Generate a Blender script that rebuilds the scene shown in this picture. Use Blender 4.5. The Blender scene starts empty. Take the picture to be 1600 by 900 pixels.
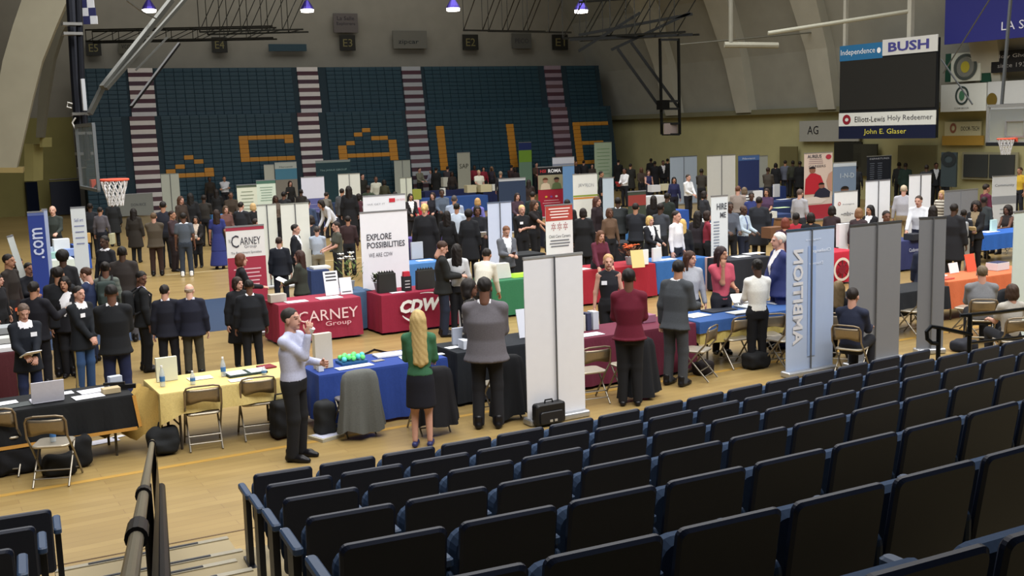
import bpy, math, random
import numpy as np
from mathutils import Vector, Matrix

random.seed(7)
SC = bpy.context.scene
COL = SC.collection
SC.view_settings.view_transform = 'Standard'
SC.view_settings.look = 'None'

# ------------------------------------------------------------------ camera and survey of the hall
F, PIT, ROL, CH = 1710.0, math.radians(8.33), math.radians(1.7), 3.784
TH = math.radians(29.5)
UX, UY = math.cos(TH), math.sin(TH)          # along the court
NX, NY = -math.sin(TH), math.cos(TH)         # across the court, away from the stand


def ray(px, py):
    c, s = math.cos(ROL), math.sin(ROL)
    X, Y = px - 800.0, py - 450.0
    a = (c * X - s * Y) / F
    b = (s * X + c * Y) / F
    return np.array([a, math.cos(PIT) - b * math.sin(PIT), -math.sin(PIT) - b * math.cos(PIT)])


def at(px, py, z=0.0):
    d = ray(px, py)
    t = (z - CH) / d[2]
    return np.array([d[0] * t, d[1] * t, z])


def deep(px, py, D):
    d = ray(px, py)
    t = D / d[1]
    return np.array([d[0] * t, D, CH + d[2] * t])


def proj(P):
    x, y, z = P[0], P[1], P[2] - CH
    d = y * math.cos(PIT) - z * math.sin(PIT)
    u = y * math.sin(PIT) + z * math.cos(PIT)
    a, b = F * x / d, -F * u / d
    c, s = math.cos(ROL), math.sin(ROL)
    return 800 + c * a + s * b, 450 - s * a + c * b


def un(u, n, z=0.0):
    return np.array([u * UX + n * NX, u * UY + n * NY, z])


def to_un(P):
    return P[0] * UX + P[1] * UY, P[0] * NX + P[1] * NY


cam_d = bpy.data.cameras.new('camera')
cam = bpy.data.objects.new('camera', cam_d)
COL.objects.link(cam)
cam_d.sensor_width = 36.0
cam_d.lens = 36.0 * F / 1600.0
cam_d.clip_end = 400
cam_d.clip_start = 0.05
_r = Vector((1, 0, 0)); _f = Vector((0, math.cos(PIT), -math.sin(PIT))); _u = _r.cross(_f)
_R = Matrix((_r, _u, -_f)).transposed()
cam.matrix_world = Matrix.Translation((0, 0, CH)) @ (_R @ Matrix.Rotation(-ROL, 3, 'Z')).to_4x4()
SC.camera = cam

# ------------------------------------------------------------------ materials
_M = {}


def lin(h):
    h = h.lstrip('#')
    v = [int(h[i:i + 2], 16) / 255 for i in (0, 2, 4)]
    return [x / 12.92 if x <= 0.04045 else ((x + 0.055) / 1.055) ** 2.4 for x in v]


def mat(h, kind='cloth'):
    key = (h, kind)
    if key in _M:
        return _M[key]
    m = bpy.data.materials.new('%s_%s' % (kind, h))
    m.use_nodes = True
    nt = m.node_tree
    b = nt.nodes['Principled BSDF']
    c = lin(h)
    rough, metal, scale, amt = {'cloth': (.85, 0, 60, .18), 'skin': (.55, 0, 40, .06), 'hair': (.6, 0, 90, .3), 'paper': (.8, 0, 20, .03), 'plastic': (.4, 0, 30, .08),
                                'metal': (.35, .7, 30, .1), 'paint': (.6, 0, 4, .08), 'wall': (.9, 0, 1.2, .12), 'gloss': (.15, 0, 10, .03), 'print': (.5, 0, 8, .03)}[kind]
    b.inputs['Roughness'].default_value = rough
    b.inputs['Metallic'].default_value = metal
    b.inputs['Specular IOR Level'].default_value = .3
    n = nt.nodes.new('ShaderNodeTexNoise')
    n.inputs['Scale'].default_value = scale
    n.inputs['Detail'].default_value = 2
    tc = nt.nodes.new('ShaderNodeTexCoord')
    nt.links.new(tc.outputs['Object'], n.inputs['Vector'])
    r = nt.nodes.new('ShaderNodeMapRange')
    r.inputs['To Min'].default_value = 1 - amt
    r.inputs['To Max'].default_value = 1 + amt
    nt.links.new(n.outputs['Fac'], r.inputs['Value'])
    mx = nt.nodes.new('ShaderNodeVectorMath'); mx.operation = 'MULTIPLY'
    mx.inputs[0].default_value = c
    nt.links.new(r.outputs['Result'], mx.inputs[1])
    nt.links.new(mx.outputs['Vector'], b.inputs['Base Color'])
    _M[key] = m
    return m


def glow(h, strength):
    key = (h, 'glow', strength)
    if key in _M:
        return _M[key]
    m = bpy.data.materials.new('lamp_glow')
    m.use_nodes = True
    b = m.node_tree.nodes['Principled BSDF']
    b.inputs['Emission Color'].default_value = lin(h) + [1]
    b.inputs['Emission Strength'].default_value = strength
    _M[key] = m
    return m


def glass(h='cfd8dc', a=.35):
    key = (h, 'glass', a)
    if key in _M:
        return _M[key]
    m = bpy.data.materials.new('clear_plastic')
    m.use_nodes = True
    b = m.node_tree.nodes['Principled BSDF']
    b.inputs['Base Color'].default_value = lin(h) + [1]
    b.inputs['Roughness'].default_value = .15
    b.inputs['Alpha'].default_value = a
    _M[key] = m
    return m


# ------------------------------------------------------------------ objects
def link(o, parent=None):
    COL.objects.link(o)
    if parent is not None:
        o.parent = parent
    return o


def tag(o, label, cat, group=None, kind=None):
    o['label'] = label
    o['category'] = cat
    if group:
        o['group'] = group
    if kind:
        o['kind'] = kind
    return o


def empty(name, loc, rz=0.0, label=None, cat=None, group=None):
    o = bpy.data.objects.new(name, None)
    COL.objects.link(o)
    o.empty_display_size = .1
    o.location = [float(v) for v in loc]
    o.rotation_euler = (0, 0, rz)
    if label:
        tag(o, label, cat, group)
    return o


def dup(root, loc, rz, label, group=None):
    def cp(o, par):
        c = o.copy()
        COL.objects.link(c)
        c.parent = par
        for ch in list(o.children):
            if ch is not c:
                cp(ch, c)
        return c
    r = cp(root, None)
    r.location = [float(v) for v in loc]
    r.rotation_euler = (0, 0, rz)
    r['label'] = label
    if group:
        r['group'] = group
    return r


class MB:
    """collects shapes, becomes one mesh object"""
    def __init__(self):
        self.v, self.f, self.m = [], [], []

    def add(self, vs, fs, mi=0):
        o = len(self.v)
        self.v += [tuple(float(c) for c in p) for p in vs]
        self.f += [tuple(i + o for i in f) for f in fs]
        self.m += [mi] * len(fs)
        return self

    def box(self, c, s, rz=0.0, mi=0, M=None, taper=1.0):
        vs = []
        for dz in (-.5, .5):
            k = taper if dz > 0 else 1
            for dx, dy in ((-.5, -.5), (.5, -.5), (.5, .5), (-.5, .5)):
                x, y, z = dx * s[0] * k, dy * s[1] * k, dz * s[2]
                if M is not None:
                    x, y, z = M @ Vector((x, y, z))
                cr, sr = math.cos(rz), math.sin(rz)
                vs.append((c[0] + x * cr - y * sr, c[1] + x * sr + y * cr, c[2] + z))
        return self.add(vs, [(0, 3, 2, 1), (4, 5, 6, 7), (0, 1, 5, 4), (1, 2, 6, 5), (2, 3, 7, 6), (3, 0, 4, 7)], mi)

    def bar(self, a, b, w, h=None, mi=0):
        """square bar from a to b"""
        a, b = Vector(a), Vector(b)
        d = (b - a).normalized()
        up = Vector((0, 0, 1)) if abs(d.z) < .95 else Vector((0, 1, 0))
        x = d.cross(up).normalized() * (w / 2)
        y = x.cross(d).normalized() * ((h or w) / 2)
        vs = [p + sx * x + sy * y for p in (a, b) for sx, sy in ((-1, -1), (1, -1), (1, 1), (-1, 1))]
        return self.add(vs, [(0, 1, 2, 3), (7, 6, 5, 4), (0, 4, 5, 1), (1, 5, 6, 2), (2, 6, 7, 3), (3, 7, 4, 0)], mi)

    def tube(self, pts, r, n=8, mi=0, close=False):
        pts = [Vector([float(c) for c in p]) for p in pts]
        N = len(pts)
        rs = r if isinstance(r, (list, tuple)) else [r] * N
        vs, prev = [], None
        for i, p in enumerate(pts):
            if close:
                d = pts[(i + 1) % N] - pts[i - 1]
            else:
                d = pts[min(i + 1, N - 1)] - pts[max(i - 1, 0)]
            d.normalize()
            if prev is None:
                up = Vector((0, 0, 1)) if abs(d.z) < .9 else Vector((1, 0, 0))
            else:
                up = prev
            x = d.cross(up).normalized()
            y = x.cross(d).normalized()
            prev = y
            for k in range(n):
                t = 2 * math.pi * k / n
                vs.append(p + (x * math.cos(t) + y * math.sin(t)) * rs[i])
        fs = []
        for i in range(N if close else N - 1):
            j = (i + 1) % N
            for k in range(n):
                fs.append((i * n + k, i * n + (k + 1) % n, j * n + (k + 1) % n, j * n + k))
        if not close:
            fs.append(tuple(range(n - 1, -1, -1)))
            fs.append(tuple((N - 1) * n + k for k in range(n)))
        return self.add(vs, fs, mi)

    def lathe(self, prof, n=14, c=(0, 0, 0), mi=0):
        vs, fs = [], []
        for r, z in prof:
            for k in range(n):
                t = 2 * math.pi * k / n
                vs.append((c[0] + r * math.cos(t), c[1] + r * math.sin(t), c[2] + z))
        for i in range(len(prof) - 1):
            for k in range(n):
                fs.append((i * n + k, i * n + (k + 1) % n, (i + 1) * n + (k + 1) % n, (i + 1) * n + k))
        fs.append(tuple(range(n - 1, -1, -1)))
        fs.append(tuple((len(prof) - 1) * n + k for k in range(n)))
        return self.add(vs, fs, mi)

    def prism(self, poly, depth_vec, mi=0):
        """poly: 3-D points of a planar outline, pushed along depth_vec"""
        n = len(poly)
        d = Vector(depth_vec)
        P = [Vector([float(c) for c in p]) for p in poly]
        vs = P + [p + d for p in P]
        fs = [tuple(range(n)), tuple(range(2 * n - 1, n - 1, -1))] + [(i, i + n, (i + 1) % n + n, (i + 1) % n) for i in range(n)]
        return self.add(vs, fs, mi)

    def rbox(self, c, s, r=.03, n=4, M=None, mi=0, axis=1):
        """slab with rounded corners in the plane across `axis`, all edges eased"""
        ia, ib = [(1, 2), (0, 2), (0, 1)][axis]
        out = []
        for cx, cy, a0 in ((1, 1, 0), (-1, 1, 90), (-1, -1, 180), (1, -1, 270)):
            for k in range(n + 1):
                t = math.radians(a0 + 90 * k / n)
                out.append((cx * (s[ia] / 2 - r) + r * math.cos(t), cy * (s[ib] / 2 - r) + r * math.sin(t)))
        N = len(out)
        vs, fs = [], []
        e = min(s[axis] * .3, r * .5)
        for off, sh in ((-s[axis] / 2, e), (-s[axis] / 2 + e, 0), (s[axis] / 2 - e, 0), (s[axis] / 2, e)):
            for p, q in out:
                k1 = 1 - 2 * sh / s[ia]
                k2 = 1 - 2 * sh / s[ib]
                v = [0, 0, 0]
                v[ia], v[ib], v[axis] = p * k1, q * k2, off
                v = Vector(v)
                if M is not None:
                    v = M @ v
                vs.append((c[0] + v.x, c[1] + v.y, c[2] + v.z))
        for j in range(3):
            for k in range(N):
                fs.append((j * N + k, j * N + (k + 1) % N, (j + 1) * N + (k + 1) % N, (j + 1) * N + k))
        fs.append(tuple(range(N - 1, -1, -1)))
        fs.append(tuple(3 * N + k for k in range(N)))
        return self.add(vs, fs, mi)

    def mesh(self, name, mats, smooth=False):
        me = bpy.data.meshes.new(name)
        me.from_pydata(self.v, [], self.f)
        for m in (mats if isinstance(mats, (list, tuple)) else [mats]):
            me.materials.append(m)
        me.polygons.foreach_set('material_index', self.m)
        if smooth:
            me.polygons.foreach_set('use_smooth', [True] * len(self.f))
        me.validate()
        fix_normals(me)
        return me

    def build(self, name, mats, parent=None, smooth=False):
        return link(bpy.data.objects.new(name, self.mesh(name, mats, smooth)), parent)


import bmesh


def fix_normals(me):
    bm = bmesh.new()
    bm.from_mesh(me)
    bmesh.ops.recalc_face_normals(bm, faces=bm.faces)
    bm.to_mesh(me)
    bm.free()


def struct(o):
    o['kind'] = 'structure'
    return o


_txt = {}


def text_mesh(s, w, h, col, mirror=False, flat=True, bold=.0, shear=0):
    """flat lettering filling a w x h field centred on the origin in the XZ plane, facing -Y"""
    cu = bpy.data.curves.new('lettering', 'FONT')
    cu.body = s
    cu.align_x = 'CENTER'
    cu.resolution_u = 2
    cu.offset = bold
    cu.shear = shear
    to = bpy.data.objects.new('lettering', cu)
    COL.objects.link(to)
    dg = bpy.context.evaluated_depsgraph_get()
    me = bpy.data.meshes.new_from_object(to.evaluated_get(dg))
    bpy.data.objects.remove(to)
    n = len(me.vertices)
    co = np.empty(n * 3, np.float32)
    me.vertices.foreach_get('co', co)
    co = co.reshape(n, 3)
    lo, hi = co.min(0), co.max(0)
    x = (co[:, 0] - (lo[0] + hi[0]) / 2) / max(hi[0] - lo[0], 1e-6) * w
    y = (co[:, 1] - (lo[1] + hi[1]) / 2) / max(hi[1] - lo[1], 1e-6) * h
    if mirror:
        x = -x
    out = np.stack([x, np.zeros(n), y], 1).astype(np.float32)
    me.vertices.foreach_set('co', out.ravel())
    me.materials.clear()
    me.materials.append(mat(col, 'print'))
    me.name = 'lettering'
    return me


def text(s, parent, loc, w, h, col, mirror=False, rot=(0, 0, 0), bold=.0, name='lettering', shear=0):
    o = link(bpy.data.objects.new(name, text_mesh(s, w, h, col, mirror, bold=bold, shear=shear)), parent)
    o.location = [float(v) for v in loc]
    o.rotation_euler = rot
    return o
# ------------------------------------------------------------------ figures: signed-distance bodies turned into smooth surfaces
def surface_nets(D, org, h):
    S = D < 0
    nx, ny, nz = D.shape
    c = np.zeros((nx - 1, ny - 1, nz - 1), np.int8)
    for dx in (0, 1):
        for dy in (0, 1):
            for dz in (0, 1):
                c += S[dx:nx - 1 + dx, dy:ny - 1 + dy, dz:nz - 1 + dz]
    cells = np.argwhere((c > 0) & (c < 8))
    if len(cells) == 0:
        return np.zeros((0, 3)), np.zeros((0, 4), int)
    idx = -np.ones(c.shape, np.int64)
    idx[cells[:, 0], cells[:, 1], cells[:, 2]] = np.arange(len(cells))
    acc = np.zeros((len(cells), 3))
    cnt = np.zeros(len(cells))
    corners = [(0, 0, 0), (1, 0, 0), (0, 1, 0), (1, 1, 0), (0, 0, 1), (1, 0, 1), (0, 1, 1), (1, 1, 1)]
    for a, b in ((0, 1), (2, 3), (4, 5), (6, 7), (0, 2), (1, 3), (4, 6), (5, 7), (0, 4), (1, 5), (2, 6), (3, 7)):
        A, B = np.array(corners[a]), np.array(corners[b])
        pa, pb = cells + A, cells + B
        va, vb = D[pa[:, 0], pa[:, 1], pa[:, 2]], D[pb[:, 0], pb[:, 1], pb[:, 2]]
        m = (va < 0) != (vb < 0)
        t = va[m] / (va[m] - vb[m])
        acc[m] += A + (B - A) * t[:, None]
        cnt[m] += 1
    V = (cells + acc / cnt[:, None]) * h + org
    quads = []
    for ax in range(3):
        sl0 = [slice(None)] * 3; sl1 = [slice(None)] * 3
        sl0[ax] = slice(0, -1); sl1[ax] = slice(1, None)
        e = np.argwhere(S[tuple(sl0)] != S[tuple(sl1)])
        o1, o2 = [(1, 2), (2, 0), (0, 1)][ax]
        e = e[(e[:, o1] > 0) & (e[:, o2] > 0) & (e[:, o1] < D.shape[o1] - 1) & (e[:, o2] < D.shape[o2] - 1)]
        d1 = np.zeros(3, int); d1[o1] = 1
        d2 = np.zeros(3, int); d2[o2] = 1
        q = []
        for off in (d1 * 0, d1, d1 + d2, d2):
            p = e - off
            q.append(idx[p[:, 0], p[:, 1], p[:, 2]])
        q = np.stack(q, 1)
        flip = ~S[e[:, 0], e[:, 1], e[:, 2]]
        q[flip] = q[flip][:, ::-1]
        quads.append(q)
    Q = np.concatenate(quads)
    Q = Q[(Q >= 0).all(1)]
    return V, Q[:, ::-1]


def cap(a, b, ra, rb=None):
    return ('c', np.array(a, float), np.array(b, float), ra, ra if rb is None else rb)


def ell(c, r):
    return ('e', np.array(c, float), np.array(r, float))


def loft(st, rot=None):
    """st: rows of z, half width, half depth, y offset; rot: (pivot z, angle) leans it forward"""
    return ('l', np.array(st, float), rot)


def rb(c, s, r):
    return ('b', np.array(c, float), np.array(s, float) / 2, r)


def lean_pt(p, rot):
    if rot is None or rot[1] == 0:
        return np.array(p, float)
    z0, a = rot
    c, s = math.cos(a), math.sin(a)
    y, z = p[1], p[2] - z0
    return np.array([p[0], y * c + z * s, z0 - y * s + z * c])


def prim_box(p):
    if p[0] == 'c':
        r = max(p[3], p[4])
        return np.minimum(p[1], p[2]) - r, np.maximum(p[1], p[2]) + r
    if p[0] in 'eb':
        return p[1] - p[2], p[1] + p[2]
    st, rot = p[1], p[2]
    pts = []
    for z, a, b, y in st:
        for sx in (-1, 1):
            for sy in (-1, 1):
                pts.append(lean_pt((sx * a, y + sy * b, z), rot))
    pts = np.array(pts)
    return pts.min(0), pts.max(0)


def sdf(prims, h, k=.025, post=None):
    bx = [prim_box(p) for p in prims]
    lo = np.min([b[0] for b in bx], 0) - 3 * h
    hi = np.max([b[1] for b in bx], 0) + 3 * h
    n = np.ceil((hi - lo) / h).astype(int) + 1
    D = np.full(n, .5, np.float32)
    ax = [lo[i] + h * np.arange(n[i]) for i in range(3)]
    mg = .05
    for p, (b0, b1) in zip(prims, bx):
        i0 = np.clip(np.floor((b0 - mg - lo) / h).astype(int), 0, n - 1)
        i1 = np.clip(np.ceil((b1 + mg - lo) / h).astype(int) + 1, 1, n)
        X = ax[0][i0[0]:i1[0]][:, None, None]
        Y = ax[1][i0[1]:i1[1]][None, :, None]
        Z = ax[2][i0[2]:i1[2]][None, None, :]
        if p[0] == 'c':
            a, b = p[1], p[2]
            d = b - a
            L = max(d @ d, 1e-9)
            t = np.clip(((X - a[0]) * d[0] + (Y - a[1]) * d[1] + (Z - a[2]) * d[2]) / L, 0, 1)
            q = np.sqrt((X - a[0] - t * d[0]) ** 2 + (Y - a[1] - t * d[1]) ** 2 + (Z - a[2] - t * d[2]) ** 2) - (p[3] + (p[4] - p[3]) * t)
        elif p[0] == 'e':
            c, r = p[1], p[2]
            q = (np.sqrt(((X - c[0]) / r[0]) ** 2 + ((Y - c[1]) / r[1]) ** 2 + ((Z - c[2]) / r[2]) ** 2) - 1) * r.min()
        elif p[0] == 'b':
            c, hs_, r = p[1], p[2], p[3]
            qx, qy, qz = np.abs(X - c[0]) - hs_[0] + r, np.abs(Y - c[1]) - hs_[1] + r, np.abs(Z - c[2]) - hs_[2] + r
            q = np.sqrt(np.maximum(qx, 0) ** 2 + np.maximum(qy, 0) ** 2 + np.maximum(qz, 0) ** 2) + np.minimum(np.maximum(np.maximum(qx, qy), qz), 0) - r
        else:
            st, rot = p[1], p[2]
            if rot is not None and rot[1] != 0:
                z0, a = rot
                cc, ss = math.cos(a), math.sin(a)
                Yl = Y * cc - (Z - z0) * ss
                Zl = Y * ss + (Z - z0) * cc + z0
            else:
                Yl, Zl = Y, Z
            A = np.interp(Zl, st[:, 0], st[:, 1])
            B = np.interp(Zl, st[:, 0], st[:, 2])
            Yo = np.interp(Zl, st[:, 0], st[:, 3])
            q = (np.sqrt((X / A) ** 2 + ((Yl - Yo) / B) ** 2) - 1) * np.minimum(A, B)
            q = np.maximum(q, np.maximum(Zl - st[-1, 0], st[0, 0] - Zl))
        sub = D[i0[0]:i1[0], i0[1]:i1[1], i0[2]:i1[2]]
        hh = np.clip(.5 + .5 * (q - sub) / k, 0, 1)
        D[i0[0]:i1[0], i0[1]:i1[1], i0[2]:i1[2]] = q * (1 - hh) + sub * hh - k * hh * (1 - hh)
    if post is not None:
        D = post(D, ax[0][:, None, None], ax[1][None, :, None], ax[2][None, None, :])
    return surface_nets(D, lo, h)


def np_mesh(name, V, Q, mats, mi=None):
    me = bpy.data.meshes.new(name)
    nv, nq = len(V), len(Q)
    me.vertices.add(nv)
    me.vertices.foreach_set('co', np.ascontiguousarray(V, dtype=np.float32).ravel())
    me.loops.add(nq * 4)
    me.loops.foreach_set('vertex_index', np.ascontiguousarray(Q, dtype=np.int32).ravel())
    me.polygons.add(nq)
    me.polygons.foreach_set('loop_start', np.arange(0, nq * 4, 4, dtype=np.int32))
    me.polygons.foreach_set('loop_total', np.full(nq, 4, np.int32))
    for m in mats:
        me.materials.append(m)
    if mi is not None:
        me.polygons.foreach_set('material_index', np.ascontiguousarray(mi, dtype=np.int32))
    me.polygons.foreach_set('use_smooth', np.ones(nq, bool))
    me.update(calc_edges=True)
    return me


_cache = {}


def head_shape(lod):
    if ('head', lod) in _cache:
        return _cache[('head', lod)]
    pr = [ell((0, -.012, .028), (.076, .094, .088)), ell((0, .02, -.04), (.06, .068, .078)), cap((-.03, .078, .024), (.03, .078, .024), .011),
          cap((0, .082, .012), (0, .104, -.022), .009, .015), ell((-.079, -.008, -.012), (.011, .022, .032)), ell((.079, -.008, -.012), (.011, .022, .032)),
          ell((0, .062, -.1), (.024, .02, .018)), ell((0, .082, -.062), (.024, .012, .011)), cap((0, -.03, -.06), (0, -.035, -.16), .055, .058)]
    V, Q = sdf(pr, [.008, .011, .018][lod], .015)
    c = V[Q].mean(1)
    x, y, z = np.abs(c[:, 0]), c[:, 1], c[:, 2]
    mi = np.zeros(len(Q), int)
    front = y > .045
    mi[front & (((x - .031) / .014) ** 2 + ((z - .003) / .0065) ** 2 < 1)] = 1
    mi[front & (x < .026) & (np.abs(z + .062) < .010)] = 2
    if lod < 1:
        mi[front & (np.abs(x - .031) < .018) & (np.abs(z - .027) < .0045)] = 3
    _cache[('head', lod)] = (V, Q, mi)
    return _cache[('head', lod)]


def hair_shape(style, lod):
    key = ('hair', style, lod)
    if key in _cache:
        return _cache[key]
    pr = [ell((0, -.02, .036), (.087, .101, .094) if style in ('long', 'verylong', 'bob') else (.0825, .099, .092))]
    if style == 'curly':
        pr = [ell((0, -.03, .02), (.125, .115, .125)), ell((-.08, -.03, -.07), (.06, .07, .08)), ell((.08, -.03, -.07), (.06, .07, .08)), ell((0, -.07, -.08), (.1, .06, .1))]
    if style == 'afro':
        pr = [ell((0, -.03, .035), (.108, .115, .11))]
    if style == 'long':
        pr += [cap((0, -.055, 0), (0, -.085, -.26), .08, .06), cap((-.05, -.06, 0), (-.06, -.08, -.27), .045, .04), cap((.05, -.06, 0), (.06, -.08, -.27), .045, .04),
               cap((-.076, 0, .02), (-.088, .005, -.17), .026, .022), cap((.076, 0, .02), (.088, .005, -.17), .026, .022)]
    if style == 'verylong':
        pr += [cap((0, -.055, 0), (0, -.125, -.52), .085, .045), cap((-.04, -.06, 0), (-.058, -.12, -.50), .055, .035), cap((.04, -.06, 0), (.058, -.12, -.50), .055, .035),
               cap((-.076, 0, .02), (-.09, .0, -.17), .026, .022), cap((.076, 0, .02), (.09, .0, -.17), .026, .022)]
    if style == 'bob':
        pr += [ell((0, -.04, -.04), (.095, .08, .1)), cap((-.076, 0, .02), (-.082, .01, -.09), .024, .02), cap((.076, 0, .02), (.082, .01, -.09), .024, .02)]
    if style == 'bun':
        pr += [ell((0, -.105, .07), (.045, .045, .045))]
    if style == 'pony':
        pr += [cap((0, -.1, .05), (0, -.135, .01), .03, .03), cap((0, -.135, .01), (0, -.12, -.18), .032, .018)]

    def post(D, X, Y, Z):
        face = np.where(Z < .083, Y - ((.018 if style in ('long', 'verylong', 'bob', 'curly') else -.012) + .62 * np.clip(Z + .05, 0, 1)), Z * 0 - 1)
        face = np.maximum(face, -np.ones_like(face)) + 0 * X
        D = D + .0035 * np.sin(X * 95 + Z * 40) * np.sin(Y * 80 - Z * 30)
        D = np.maximum(D, face + .007 * np.sin(X * 120))
        if style in ('short', 'bun', 'pony', 'afro', 'fade'):
            D = np.maximum(D, np.minimum(Y + .035, .012 - Z) + 0 * X)
        if style in ('short', 'bun', 'pony', 'bald', 'afro', 'fade'):
            D = np.maximum(D, -.075 - Z + 0 * X + 0 * Y)
        if style == 'fade':
            D = np.maximum(D, .0 - Z + 0 * X + 0 * Y)
        if style == 'bald':
            D = np.maximum(D, Z - .035 + 0 * X + 0 * Y)
        return D
    V, Q = sdf(pr, [.01, .013, .02][lod], .02, post)
    _cache[key] = (V, Q)
    return _cache[key]


def hand_shape(curl, lod):
    key = ('hand', curl, lod)
    if key in _cache:
        return _cache[key]
    pr = [ell((0, .045, 0), (.04, .058, .017)), cap((0, -.03, 0), (0, .02, 0), .025, .026)]
    for x, L, s in ((-.031, .068, -.12), (-.0105, .078, -.03), (.0105, .072, .04), (.031, .056, .13)):
        p = np.array([x, .088, 0])
        a = 0.
        for j, seg in enumerate((.45, .32, .26)):
            a += curl * (.6 if j == 0 else 1)
            q = p + L * seg * np.array([s, math.cos(a), -math.sin(a)])
            pr.append(cap(p, q, .0098 - .001 * j, .0092 - .001 * j))
            p = q
    pr += [cap((-.028, .018, -.004), (-.052, .052, -.018), .013, .011), cap((-.052, .052, -.018), (-.055, .085, -.03 - .02 * curl), .0105, .009)]
    V, Q = sdf(pr, [.0062, .009, .013][lod], .006)
    _cache[key] = (V, Q)
    return _cache[key]


def ik(S, W, l1, l2, pole):
    d = W - S
    L = np.linalg.norm(d)
    mx = (l1 + l2) * .995
    if L > mx:
        W = S + d / L * mx
        L = mx
        d = W - S
    f = d / L
    a = (l1 * l1 - l2 * l2 + L * L) / (2 * L)
    hgt = math.sqrt(max(l1 * l1 - a * a, 0))
    p = np.array(pole, float)
    p = p - f * (p @ f)
    p /= max(np.linalg.norm(p), 1e-6)
    return S + f * a + p * hgt, W


SEATED = []
SKIN = {'l': 'bd9180', 'p': 'cfa592', 't': 'a67a62', 'b': '68483a', 'd': '4a352a'}
# hand targets for a 1.75 m figure: right hand, left hand
POSES = {
    'relax': ((.25, .05, .86), (-.25, .05, .86)),
    'walk': ((.25, .14, .88), (-.25, -.08, .88)),
    'phone': ((.10, .32, 1.12), (-.08, .33, 1.10)),
    'hold': ((.14, .33, 1.05), (-.14, .33, 1.05)),
    'fold': ((-.13, .21, 1.17), (.13, .23, 1.13)),
    'clasp': ((.04, .24, .93), (-.04, .25, .92)),
    'behind': ((.05, -.19, .95), (-.05, -.20, .93)),
    'drink': ((.05, .24, 1.47), (-.10, .30, 1.12)),
    'chin': ((.06, .17, 1.43), (-.12, .28, 1.08)),
    'reach': ((.16, .52, 1.08), (-.20, .20, .95)),
    'gesture': ((.30, .36, 1.22), (-.22, .14, .92)),
    'hip': ((.21, .05, .98), (-.21, .05, .98)),
    'one': ((.16, .36, 1.10), (-.25, .05, .87)),
    'sit': ((.14, .40, .30), (-.14, .40, .30)),
    'lean': ((.20, .42, .80), (-.20, .42, .80)),
    'write': ((.10, .30, 1.02), (-.05, .32, .99)),
}


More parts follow.
